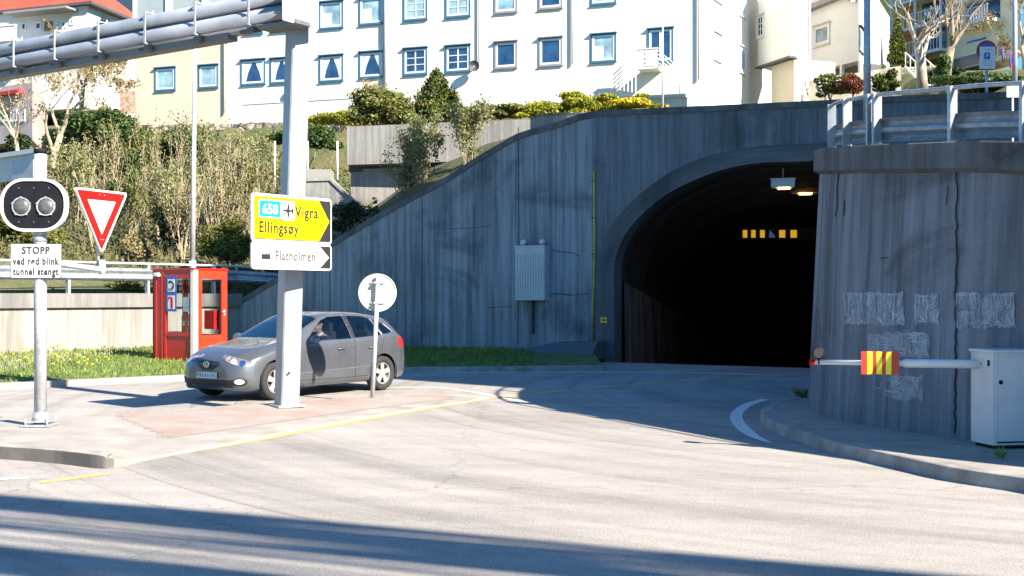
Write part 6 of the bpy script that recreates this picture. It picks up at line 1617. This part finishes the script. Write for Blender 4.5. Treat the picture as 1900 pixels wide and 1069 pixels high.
# ------------------------------------------------------------------ concrete walls above the slope
uw = thing('upper_concrete_wall', 'pale weathered concrete wall band above the slope, left of the tunnel', 'wall', P(800, 300, 40))
a, b = P(644, 235, 41), P(990, 221, 39.3)
M_UP = concrete('concrete_upper', .27, (1, .97, .9), 4, .16, .7)
def cwall(a, b, zlow, th, name, par, mat, ztop2=None):
    mb = MB(); d = (b-a).xy.normalized(); n_ = Vector((-d.y, d.x, 0)); L = (b-a).xy.length
    A0, B0 = Vector((a.x, a.y, 0)), Vector((b.x, b.y, 0)); zs_ = [(zlow, a.z), (zlow, b.z)]
    def q(p0, p1, z00, z01, z10, z11, u0, u1):
        o = len(mb.v); mb.v += [p0+Vector((0, 0, z00)), p1+Vector((0, 0, z10)), p1+Vector((0, 0, z11)), p0+Vector((0, 0, z01))]; mb.face((o, o+1, o+2, o+3), [(u0, z00), (u1, z10), (u1, z11), (u0, z01)])
    q(A0, B0, zlow, a.z, zlow, b.z, 0, L); q(A0+n_*th, A0, zlow, a.z, zlow, a.z, L+1, L+1+th); q(B0, B0+n_*th, zlow, b.z, zlow, b.z, L+3, L+3+th)
    o = len(mb.v); mb.v += [A0+Vector((0, 0, a.z)), B0+Vector((0, 0, b.z)), B0+n_*th+Vector((0, 0, b.z)), A0+n_*th+Vector((0, 0, a.z))]; mb.face((o, o+1, o+2, o+3), [(0, 0), (L, 0), (L, th), (0, th)])
    o = len(mb.v); mb.v += [A0+Vector((0, 0, zlow)), B0+Vector((0, 0, zlow)), B0+n_*th+Vector((0, 0, zlow)), A0+n_*th+Vector((0, 0, zlow))]; mb.face((o+3, o+2, o+1, o), [(0, 0), (L, 0), (L, th), (0, th)])
    return mb.build(name, mat, par, True)
cwall(a, b, P(644, 306, 41).z, 1.6, 'upper_band', uw, M_UP)
a, b = P(651, 314, 41.5), P(830, 309, 40.7); cwall(a, b, 3.0, 1.2, 'lower_face', uw, concrete('concrete_upper_lower', .33, (1, .95, .88), 6, .14, .6))
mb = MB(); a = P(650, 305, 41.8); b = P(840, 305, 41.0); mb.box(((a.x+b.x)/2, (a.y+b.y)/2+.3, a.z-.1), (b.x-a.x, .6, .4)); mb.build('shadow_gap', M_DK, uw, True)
sw = thing('stepped_stair_wall', 'grey concrete stair wall with a sloping top, between the gantry column and the slope', 'wall', P(610, 420, 39.5))
st_ = [P(540, 333, 39.5), P(612, 331, 39.4), P(668, 384, 39.2), P(700, 410, 39.2)]
mb = MB(); mb.ribbon([(p.x, p.y) for p in st_], 2.0, [p.z for p in st_]); mb.sweep([(p.x, p.y, p.z) for p in st_], [(-.05, -.08), (-.05, .03), (.35, .03), (.35, -.08)]); mb.build('sloping_wall', M_UP, sw, True)
mb = MB(); a = P(578, 325, 40.4); mb.box((a.x, a.y, a.z-.6), (1.4, .9, 1.5)); mb.build('landing_block', M_UP, sw, True)
cp = thing('curved_parapet', 'short pale curved concrete parapet peeping over the top of the tunnel portal', 'wall', P(1020, 215, 36))
pp_ = cr([P(984, 221, 38.6), P(1000, 214, 37.6), P(1030, 211, 36.6), P(1075, 210, 36.0), P(1110, 209, 35.8)], 4)
mb = MB(); mb.ribbon([(p.x, p.y) for p in pp_], 5.0, [p.z for p in pp_]); mb.sweep([tuple(p) for p in pp_], [(0, -.05), (0, .02), (.4, .02), (.4, -.05)]); mb.build('parapet', M_UP, cp, True)
bb = thing('blue_board', 'small bright blue board behind the twigs on the concrete wall', 'board', P(822, 325, 40.2)); mb = MB(); a = P(822, 324, 40.2); mb.box((a.x, a.y, a.z), (.7, .06, .28)); mb.build('panel', pm('board_blue', (.02, .10, .45), .6), bb, True)
# rough stone wall under the flats
def stonemat():
    m, nt, b = nodes_of('rough_stone'); geo = mk(nt, 'ShaderNodeNewGeometry').outputs['Position']
    v = mk(nt, 'ShaderNodeTexVoronoi', feature='DISTANCE_TO_EDGE'); setin(v, Scale=1.5); nt.links.new(mapping(nt, geo, (1, 1, 1.7)), v.inputs['Vector']); v2 = mk(nt, 'ShaderNodeTexVoronoi'); setin(v2, Scale=1.5); nt.links.new(mapping(nt, geo, (1, 1, 1.7)), v2.inputs['Vector'])
    n = noi(nt, geo, 4, 6); c = ramp(nt, n, [(.3, (.13, .11, .09)), (.7, (.36, .31, .26))]); c = mul(nt, c, ramp(nt, v.outputs[0], [(.01, g(.15)), (.1, g(1))]), 1.0)
    sp = mk(nt, 'ShaderNodeSeparateColor'); nt.links.new(v2.outputs['Color'], sp.inputs[0]); c = mul(nt, c, ramp(nt, sp.outputs[0], [(0, g(.6)), (1, g(1.25))]), .8)
    nt.links.new(c, b.inputs['Base Color']); b.inputs['Roughness'].default_value = .95; bump(nt, b, v.outputs[0], .9, .15); return m
stw = thing('stone_wall', 'rough dark boulder wall below the white apartment block', 'wall', P(450, 300, 62))
mb = MB(); pts = []
for i in range(60):
    px = 250+(650-250)*i/59; x, y, _ = on_line(px, (o_l.x, o_l.y-1.2), (o_l.x+32*FA_.d.x, o_l.y-1.2+32*FA_.d.y)); pts.append((x, y))
zt2 = [EYE-(233-HY-(px_-250)*.022)/F*p[1]+.1*noise.noise(Vector((p[0]*2, 0, 0))) for p, px_ in zip(pts, [250+400*i/59 for i in range(60)])]
mb.ribbon(pts, 6.5, zt2, -1.5, 0, rows=14)
for v in mb.v: d = noise.noise(Vector((v.x*1.6, v.y*1.6, v.z*2.2))); v.y -= d*.35
mb.smooth = True; mb.build('boulders', stonemat(), stw, True)
for k, px in enumerate((510, 571, 626)):
    a = P(px, 262, 44); b = P(px, 320, 44); t = thing('fence_post', ['thin white post left of the gantry column before the stone wall', 'thin white post just right of the gantry column', 'thin white post near the left end of the concrete wall band'][k], 'post', b, group='thin white fence posts'); mb = MB(); mb.tube([(0, 0, -.6), (0, 0, a.z-b.z)], .035, 8); mb.build('shaft', M_TW, t)

# ------------------------------------------------------------------ signs and stairs at the upper right
np_ = thing('no_parking_sign', 'round red and blue sign half covered by a white plate with a blue square', 'road sign', P(1830, 205, 27))
mb = MB(); q0 = P(1830, 240, 27); q1 = P(1831, 80, 27); mb.tube([q0, q1], .035, 8); mb.build('post', steel('lamp_pole_steel'), np_, True)
c = P(1831, 94, 26.93); c0 = c-np_.location
mb = MB(); r_ = .235; mb.prism([(c0.x+r_*math.cos(2*math.pi*k/32), c0.z+r_*math.sin(2*math.pi*k/32)) for k in range(32)], c0.y, c0.y+.012); mb.build('red_disc', pm('disc_red', (.30, .03, .05), .5), np_)
mb = MB(); r_ = .165; mb.prism([(c0.x+r_*math.cos(2*math.pi*k/32), c0.z+r_*math.sin(2*math.pi*k/32)) for k in range(32)], c0.y-.006, c0.y-.001); mb.build('blue_disc', M_BLUE, np_)
mb = MB(); mb.box((c0.x+.0, c0.y-.03, c0.z-.17), (.35, .02, .50)); mb.build('white_plate', M_WSIGN, np_)
mb = MB(); mb.box((c0.x-.01, c0.y-.043, c0.z-.13), (.13, .004, .15)); mb.build('blue_square', M_BLUE, np_)
mb = MB(); mb.text('P', .12, c0.x-.01, c0.z-.17, c0.y-.047, bold=.002)
mb.build('letter_p', M_WSIGN, np_)
mb = MB()
for k, (zz, ww) in enumerate(((.02, .2), (-.24, .22), (-.29, .18), (-.34, .2))): mb.box((c0.x, c0.y-.043, c0.z+zz), (ww, .003, .014))
mb.build('plate_line', pm('plate_text', (.3, .32, .35), .6), np_)
for px, py, l in ((1862, 101, 'small blue disc sign seen edge-on, upper left one of the pair by the lamp post'), (1876, 112, 'small blue disc sign seen edge-on, lower one against the lamp post')):
    c = P(px, py, 39.8); t = thing('side_sign', l, 'road sign', c, R(62)); mb = MB(); r_ = .27; mb.prism([(r_*math.cos(2*math.pi*k/24), r_*math.sin(2*math.pi*k/24)) for k in range(24)], 0, .03); mb.build('disc', M_BLUE, t)
    mb = MB(); ringprism(mb, [(r_*math.cos(2*math.pi*k/24), r_*math.sin(2*math.pi*k/24)) for k in range(24)], [(r_*.82*math.cos(2*math.pi*k/24), r_*.82*math.sin(2*math.pi*k/24)) for k in range(24)], -.008, 0); mb.build('rim', M_RED, t); mb = MB(); mb.tube([(0, .03, 0), (.25, .3, 0)], .02, 6); mb.build('bracket', M_ST, t)
c = P(1880, 181, 15); t = thing('small_white_sign', 'small square white sign on a short thin post behind the right guardrail', 'sign', c); mb = MB(); mb.box((0, 0, .09), (.165, .012, .175)); mb.build('plate', M_WSIGN, t)
mb = MB(); mb.box2((-.05, -.009, .05), (.05, -.0065, .13)); mb.build('faded_print', pm('print_grey', (.5, .5, .48), .7), t); mb = MB(); mb.tube([(0, .02, -.9), (0, .02, .05)], .014, 8); mb.build('post', M_WSIGN, t)
stt = thing('garden_steps', 'white metal open tread garden steps with handrails going up the bank', 'steps', P(1700, 185, 50))
s0 = on_hill(1728, 172); s1 = P(1680, 124, s0.y+5)
d = s1-s0; side_ = Vector((.95, .4, 0))
for sd in (0, 1):
    mb = MB(); q0 = s0+side_*sd; q1 = s1+side_*sd; mb.tube([q0, q1], .07, 6); mb.build('stringer', M_TW, stt, True)
    mb = MB(); mb.tube([q0+Vector((0, 0, .8)), q1+Vector((0, 0, .8))], .035, 6)
    for k in range(6): p = q0.lerp(q1, k/5); mb.tube([p, p+Vector((0, 0, .8))], .025, 6)
    mb.build('handrail', M_TW, stt, True)
for k in range(9): p = s0.lerp(s1, (k+.5)/9)+side_*.5; mb = MB(); mb.box(p, (1.0, .32, .05), math.atan2(side_.y, side_.x)); mb.build('tread', M_TW, stt, True)
boxhouse('grey_roofed_house', 'distant pale house with grey walls between the red roof and the white block', 262, 112, 215, 118, 330, 118, 150, -80, pm('far_grey', (.3, .31, .33), .8))
bk = thing('garden_wall', 'cream garden retaining wall behind the shrubs at the upper right', 'wall', P(1600, 165, 56))
a, b = P(1500, 150, 58), P(1672, 122, 57); mb = MB(); mb.ribbon([(a.x, a.y), (b.x, b.y)], 9, [a.z, b.z]); mb.build('wall', pm('garden_cream', (.42, .37, .28), .9, 0, .3, 1), bk, True)
# ------------------------------------------------------------------ plants
LM = lambda n, a, b, c, t=.3, s=.9: leafmat(n, a, b, c, t, s)
L_IVY = LM('leaf_ivy', (.03, .06, .015), (.055, .10, .022), (.10, .15, .04)); L_WIL = LM('leaf_willow', (.13, .145, .045), (.23, .24, .09), (.33, .32, .15), .35)
L_OLV = LM('leaf_olive', (.07, .085, .015), (.13, .14, .03), (.20, .20, .05)); L_CON = LM('leaf_conifer', (.02, .04, .006), (.05, .08, .01), (.13, .13, .015), .2)
L_YEL = LM('leaf_yellow_hedge', (.11, .15, .015), (.24, .26, .02), (.45, .38, .03)); L_RED = LM('leaf_red', (.16, .03, .025), (.25, .06, .04), (.2, .12, .04)); L_TAN = LM('leaf_tan', (.16, .13, .05), (.27, .21, .08), (.36, .28, .12), .3)
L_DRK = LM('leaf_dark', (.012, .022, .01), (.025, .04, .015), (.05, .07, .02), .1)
M_BARK = pm('bark_grey', (.20, .16, .11), .95, 0, .3, 4, .4); M_BARKL = pm('bark_pale', (.36, .30, .20), .95, 0, .25, 5, .4)
def bush(px0, px1, py0, py1, Y, lab, mat, n, size, seed, name='bush', cat='bush', k=9, cs=.42, depth=None, group=None, stem=True, **kw):
    if Y == 'hill': Y = on_hill((px0+px1)/2, py1).y
    c = P((px0+px1)/2, (py0+py1)/2, Y); rx = (px1-px0)/2/F*Y; rz = (py1-py0)/2/F*Y; ry = depth or rx*.7
    t = thing(name, lab, cat, (c.x, c.y, c.z-rz), group=group)
    leaves('foliage', t, n, clumps(0, 0, rz, rx, ry, rz, k, seed, cs), size, seed, mat, **kw)
    if stem:
        r_ = random.Random(seed); mb = MB()
        for q in range(5): branch(mb, Vector((r_.uniform(-.3, .3)*rx, 0, -.2)), Vector((r_.uniform(-.6, .6), r_.uniform(-.4, .4), 1)), rz*1.0, .035, 1, r_, .7, .1, 4, minr=.01)
        mb.build('stem', M_BARK, t)
    return t
def sapling(px, py0, py1, Y, lab, seed, n=900, spread_px=35, mat=None, size=.05, stems=4, bark=None, cat='shrub', name='sapling', group=None, r=.028, asp=.5):
    b = P(px, py0, Y); H = (py0-py1)/F*Y; r_ = random.Random(seed); t = thing(name, lab, cat, b, group=group); mb = MB(); tips = []
    for k in range(stems):
        d = Vector((r_.uniform(-1, 1)*spread_px/max(1, (py0-py1))*1.2, r_.uniform(-.25, .25), 1))
        branch(mb, Vector((r_.uniform(-.15, .15), r_.uniform(-.15, .15), -.3)), d, H*.42, r, 3, r_, .38, .28, 5, tips, (2, 3), .007, .07)
    mb.build('branches', bark or M_BARKL, t)
    if n and mat:
        rr = np.random.default_rng(seed); T = np.array([tuple(q) for q in tips]); T = T[T[:, 2] > H*.12]; c = T[rr.integers(len(T), size=n)]+rr.normal(0, .10, (n, 3))
        nr_ = rr.normal(size=(n, 3)); nr_ /= np.linalg.norm(nr_, axis=1)[:, None]; a = np.cross(nr_, rr.normal(size=(n, 3))); a /= np.linalg.norm(a, axis=1)[:, None]; bb_ = np.cross(nr_, a); s_ = size*(.5+rr.random(n))[:, None]
        v = np.stack([c-a*s_, c-bb_*s_*asp, c+a*s_, c+bb_*s_*asp], 1).reshape(-1, 3); ngrid('leaves', v, np.arange(n*4).reshape(-1, 4), mat, t)
    return t
bush(92, 275, 190, 350, 50, 'large dark green ivy covered mound left of the slim white pole', L_IVY, 16000, .085, 1, 'ivy_mound', 'ivy', 14, .4, 2.4)
bush(255, 420, 232, 345, 52, 'green ivy bank under the left windows of the white block', L_IVY, 10000, .08, 2, 'ivy_bank', 'ivy', 12, .4, 1.5)
bush(-60, 160, 385, 505, 36.5, 'broad olive green bush behind the signal head at the left edge', L_OLV, 12000, .055, 3)
bush(355, 478, 392, 505, 37.8, 'rounded olive green bush right of the slim white pole', L_OLV, 9000, .045, 4)
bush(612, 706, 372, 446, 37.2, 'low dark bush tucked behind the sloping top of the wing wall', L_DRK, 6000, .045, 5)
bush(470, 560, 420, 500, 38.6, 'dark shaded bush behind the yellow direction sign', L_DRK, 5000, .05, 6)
bush(498, 645, 216, 285, 60, 'green leafy climber hanging over the stone wall', L_IVY, 9000, .09, 7, 'climber', 'climber', 12, .4, 1.0)
def cone_conifer(px0, px1, py0, py1, Y, lab, seed, n, lean=0, name='conifer_bush'):
    c = P((px0+px1)/2, py1, Y); Hc = (py1-py0)/F*Y; Wc = (px1-px0)/2/F*Y; t = thing(name, lab, 'conifer', c); r_ = random.Random(seed); bl = []
    for k in range(26):
        q = k/26; w_ = Wc*(1-q**1.5)*r_.uniform(.8, 1.15)+.05
        for m_ in range(6):
            a = r_.uniform(0, 6.28); bl.append((lean*q+w_*.72*math.cos(a), w_*.6*math.sin(a), Hc*(.05+.93*q)-w_*.1, w_*.34+.06, w_*.3+.06, .16+Hc*.02))
    leaves('foliage', t, n, bl, .075, seed, L_CON, asp=.35, shell=.3); mb = MB(); mb.tube([(0, 0, -.4), (lean*.8, 0, Hc*.9)], [.1, .02], 6); mb.build('trunk', M_BARK, t)
cone_conifer(752, 866, 126, 240, 50, 'pointed dark green conifer bush before the white facade', 8, 15000, .0)
bush(635, 800, 150, 246, 49, 'bushy yellow-green juniper left of the pointed conifer', L_OLV, 10000, .065, 9, 'juniper', 'conifer', 12, .4, 1.2)
bush(560, 700, 205, 238, 56, 'small golden shrub at the foot of the white facade', L_YEL, 3500, .06, 10)
for i, (a, b, c, d, m_, l) in enumerate(((840, 975, 188, 228, L_IVY, 'low green hedge section right of the pointed conifer'), (935, 1075, 182, 226, L_YEL, 'yellow-green hedge section in the middle above the portal'), (1015, 1150, 170, 224, L_YEL, 'taller bright hedge section above the arch, left of the flagpole'), (1105, 1235, 174, 218, L_YEL, 'golden flowering hedge section beside the thin flagpole'))):
    bush(a, b, c, d, 46, l, m_ if i else L_OLV, 7500, .06, 20+i, 'hedge', 'hedge', 10, .35, .7, 'hedge sections above the portal', up=.1)
L_GOLD = LM('leaf_golden', (.28, .24, .02), (.5, .4, .03), (.62, .48, .04)); bush(1125, 1218, 178, 200, 45.3, 'golden blossom clump topping the hedge near the flagpole', L_GOLD, 2500, .05, 31, 'hedge', 'hedge', 9, .3, .4, 'hedge sections above the portal', stem=False)
bush(1500, 1585, 130, 184, 53, 'mixed pale green shrub at the right end of the white annexe', L_OLV, 4500, .07, 32); bush(1558, 1612, 138, 182, 52, 'dark red leaved shrub left of the lamp pole', L_RED, 3500, .06, 33, 'red_shrub', 'shrub')
bush(1622, 1668, 126, 182, 53, 'spiky green shrub beside the garden steps', L_CON, 3500, .07, 34); bush(1590, 1640, 112, 150, 'hill', 'small round green shrub behind the lamp pole', L_IVY, 2500, .07, 35)
bush(1735, 1925, 136, 174, 'hill', 'dark green grassy bank hedge behind the right guardrail', L_IVY, 12000, .07, 36, 'bank_hedge', 'hedge', 14, .35, 2)
bush(1700, 1790, 118, 160, 'hill', 'dark spreading juniper at the foot of the two bare trees', L_DRK, 5000, .07, 37, 'juniper', 'conifer')
bush(-30, 62, 512, 548, 33.5, 'low green shrub between the guardrail and pale wall at the left edge', L_OLV, 3000, .035, 38, stem=False, depth=.5); bush(192, 272, 520, 549, 34.0, 'low golden-green shrub under the guardrail just left of the phone box', L_OLV, 2500, .035, 39, stem=False, depth=.5)
bush(0, 60, 235, 300, 55, 'dark shrub beside the pale pink house', L_DRK, 3000, .08, 40)
# conical conifer on the right
c = P(1665, 118, 76); t = thing('conifer_tree', 'narrow dark conifer tree between the white and yellow houses', 'tree', c); Hc = 90/F*76; bl = []
r_ = random.Random(5)
for k in range(40):
    z = Hc*(.04+.96*k/40); w_ = .62*(1-(k/40)**1.3)+.06
    for q in range(3): a = r_.uniform(0, 6.28); bl.append((w_*.6*math.cos(a), w_*.6*math.sin(a), z, w_*.5, w_*.5, .22))
leaves('crown', t, 7000, bl, .075, 50, L_CON); mb = MB(); mb.tube([(0, 0, -.5), (0, 0, Hc*.9)], [.12, .02], 8); mb.build('trunk', M_BARK, t)
# willow thicket over the slope
L_TAN2 = LM('leaf_dull_tan', (.14, .11, .05), (.2, .17, .08), (.26, .22, .11), .3)
spec = [(150, 470, 250, 41, 38), (205, 480, 235, 42, 36), (262, 470, 225, 44, 40), (300, 485, 300, 39.5, 34), (325, 470, 215, 46, 42), (375, 430, 225, 45, 40), (405, 470, 235, 43, 42), (440, 430, 250, 44, 40), (470, 480, 290, 41, 34), (118, 450, 260, 44, 30), (340, 480, 330, 39, 38), (240, 488, 330, 38.5, 36), (490, 400, 240, 47, 30), (430, 480, 330, 39.5, 40)]
lab_ = ['left of the give way sign', 'directly above the give way sign', 'behind the give way sign tip', 'left of the slim white pole', 'tallest one just left of the slim pole', 'just right of the slim white pole', 'midway between slim pole and gantry column', 'close left of the gantry column', 'touching the gantry column on its left', 'beside the left signal post', 'short one at the slim pole foot', 'short one above the phone box', 'highest one behind the gantry column', 'short one above the rounded olive bush']
for i, (px, a, b, Y, sp) in enumerate(spec):
    sapling(px, a, b, Y, 'pale budding willow sapling, '+lab_[i], 60+i, (1900, 800, 1200)[i % 3], sp, (L_WIL, L_TAN2, L_OLV)[i % 3], .05, 4, name='willow_sapling', group='willow saplings on the slope')
for i, (px, a, b, Y, sp, n) in enumerate(((800, 372, 205, 37.3, 60, 4200), (868, 320, 185, 36.6, 45, 3600), (752, 385, 250, 38, 38, 2200))):
    sapling(px, a, b, Y, 'pale leafy shrub before the concrete wall band, '+['the broad middle one', 'the tallest right one', 'the thin left one'][i], 90+i, n, sp, L_WIL, .045, 6, bark=M_BARK, name='willow_shrub', group='pale shrubs before the concrete band')
sapling(695, 232, 142, 50.5, 'thin yellow-budded birch shrub left of the juniper against the white wall', 95, 1600, 45, L_TAN, .05, 7, name='birch_shrub')
for k, (a, b, c, d, Y, m_, l) in enumerate(((170, 262, 330, 420, 42, L_IVY, 'dense green shrub in the middle of the slope above the give way sign'), (282, 352, 372, 470, 39.5, L_DRK, 'dark shrub at the foot of the slim white pole, left side'), (405, 482, 300, 392, 44, L_OLV, 'olive shrub high on the slope left of the gantry column'), (330, 400, 268, 345, 49, L_IVY, 'green shrub right of the slim pole below the stone wall'), (96, 176, 300, 385, 45, L_OLV, 'olive shrub right of the signal post on the slope'), (215, 290, 430, 492, 37.5, L_TAN2, 'low tan brush above the guardrail beside the phone box'))):
    bush(a, b, c, d, Y, l, m_, 4500, .05, 130+k, 'slope_shrub', 'shrub')
for k, (px, a, b, Y, sp) in enumerate(((188, 485, 290, 38, 30), (300, 480, 262, 41, 26), (412, 470, 268, 42, 26), (245, 470, 300, 40, 30), (345, 470, 285, 40.5, 26), (455, 465, 262, 43, 22))):
    sapling(px, a, b, Y, 'bare pale stemmed shrub on the slope, '+['nearest the give way sign', 'just left of the slim pole', 'between slim pole and gantry column', 'above the phone box', 'just right of the slim pole', 'next to the gantry column'][k], 160+k, 250, sp, L_WIL, .045, 3, name='bare_shrub', r=.045, group='bare shrubs on the slope')
# old bare trees
def bigtree(px, py0, py1, Y, lab, seed, r=.16, spread=.55, lev=5, mat=None, lean=0, n=0, lm=None, name='bare_tree'):
    b = P(px, py0, Y); H = (py0-py1)/F*Y; rn = random.Random(seed); t = thing(name, lab, 'tree', b); mb = MB(); tips = []
    q = [Vector((0, 0, -.6)), Vector((lean*.3, 0, H*.18)), Vector((lean*.7, .05, H*.34))]; mb.tube(q, [r*1.25, r, r*.85], 9); mb.build('trunk', mat or M_BARK, t); mb = MB()
    for k in range(4): branch(mb, q[2-(k == 3)], Vector((rn.uniform(-.7, .7), rn.uniform(-.5, .5), 1)), H*.34, r*.62, lev-1, rn, spread, .12, 6, tips, (2, 3), .012, .14)
    mb.build('crown', mat or M_BARK, t)
    if n:
        rr = np.random.default_rng(seed); T = np.array([tuple(p) for p in tips]); c = T[rr.integers(len(T), size=n)]+rr.normal(0, .12, (n, 3)); bl2 = np.c_[c]
        nn2 = rr.normal(size=(n, 3)); a = np.cross(nn2, rr.normal(size=(n, 3))); a /= np.linalg.norm(a, axis=1)[:, None]; b2 = np.cross(nn2, a); b2 /= np.linalg.norm(b2, axis=1)[:, None]; s_ = .06
        ngrid('buds', np.stack([c-a*s_, c-b2*s_*.6, c+a*s_, c+b2*s_*.6], 1).reshape(-1, 3), np.arange(n*4).reshape(-1, 4), lm or L_TAN, t)
bigtree(92, 330, 95, 47, 'spreading bare tree with pale limbs behind the black signal head', 3, .13, .7, 5, M_BARKL, .6, 1500)
bigtree(38, 330, 120, 50, 'thin bare tree at the left edge beside the pink house', 4, .09, .5, 4, M_BARKL, -.3, 900)
bigtree(150, 215, 60, 74, 'tan budding tree below the red-roofed house', 6, .13, .7, 5, M_BARK, .2, 6000)
bigtree(215, 210, 95, 72, 'smaller tan budding tree at the left corner of the apartment block', 7, .1, .7, 5, M_BARK, -.2, 4500)
bigtree(1712, 150, -40, 60, 'gnarled bare tree with pale trunk before the yellow flats', 8, .24, .75, 5, pm('bark_light_grey', (.34, .29, .24), .95, 0, .3, 3, .5), -.3)
bigtree(1752, 160, -50, 58, 'darker ivy-footed bare tree right of the gnarled one', 9, .22, .6, 5, M_BARK, .5)
bush(1735, 1768, 85, 165, 57.6, 'ivy climbing the foot of the darker bare tree', L_IVY, 3000, .07, 41, 'tree_ivy', 'ivy', 6, .4, .5, stem=False)
bigtree(1905, 140, -20, 62, 'tan leafless tree cut by the right edge of the picture', 10, .16, .6, 5, M_BARKL, -.3, 3500)
# undergrowth: countless canes and dry tufts all over the slope
def cane_field(n, seed):
    r = np.random.default_rng(seed); V = []; k = 0
    while k < n:
        px = r.uniform(-60, 620); Y = r.uniform(34, 60); x = (px-CX)/F*Y; 
        if Y < yL(x)+.7 or x > -8 and Y > 40 and x > -6: continue
        z = hz(x, Y); h = r.uniform(.15, .6)+(.5*r.random() if Y > 41 else 0); a = r.uniform(0, 6.28); w = .006+.006*r.random(); l = r.normal(0, .22*h, 2)
        c, s = math.cos(a)*w, math.sin(a)*w
        V += [(x-c, Y-s, z-.1), (x+c, Y+s, z-.1), (x+l[0]+c*.5, Y+l[1]+s*.5, z+h), (x+l[0]-c*.5, Y+l[1]-s*.5, z+h)]; k += 1
    return np.array(V)
v = cane_field(8000, 3); o = ngrid('undergrowth', v, np.arange(len(v)).reshape(-1, 4), LM('cane_dry', (.13, .10, .06), (.22, .18, .11), (.14, .15, .06), .2)); tag(o, 'dry tan canes and twigs covering the slope behind the guardrail', 'undergrowth', kind='stuff')
def carpet(n, seed):
    r = np.random.default_rng(seed); V = []; k = 0
    while k < n:
        px = r.uniform(-60, 700); Y = r.uniform(34, 64); x = (px-CX)/F*Y
        if Y < yL(x)+.6: continue
        z = hz(x, Y)+r.uniform(0, .35); nv = Vector((r.normal(), r.normal(), 1.2+r.normal())).normalized(); a = nv.cross(Vector((r.normal(), r.normal(), r.normal()))).normalized()*.08; b = nv.cross(a)*.7; c = Vector((x, Y, z))
        V += [tuple(c-a), tuple(c-b), tuple(c+a), tuple(c+b)]; k += 1
    return np.array(V)
v = carpet(20000, 4); o = ngrid('ground_cover', v, np.arange(len(v)).reshape(-1, 4), LM('cover_mixed', (.05, .065, .018), (.12, .11, .045), (.09, .12, .03), .2)); tag(o, 'low mixed green and tan leaf litter over the slope', 'ground cover', kind='stuff')
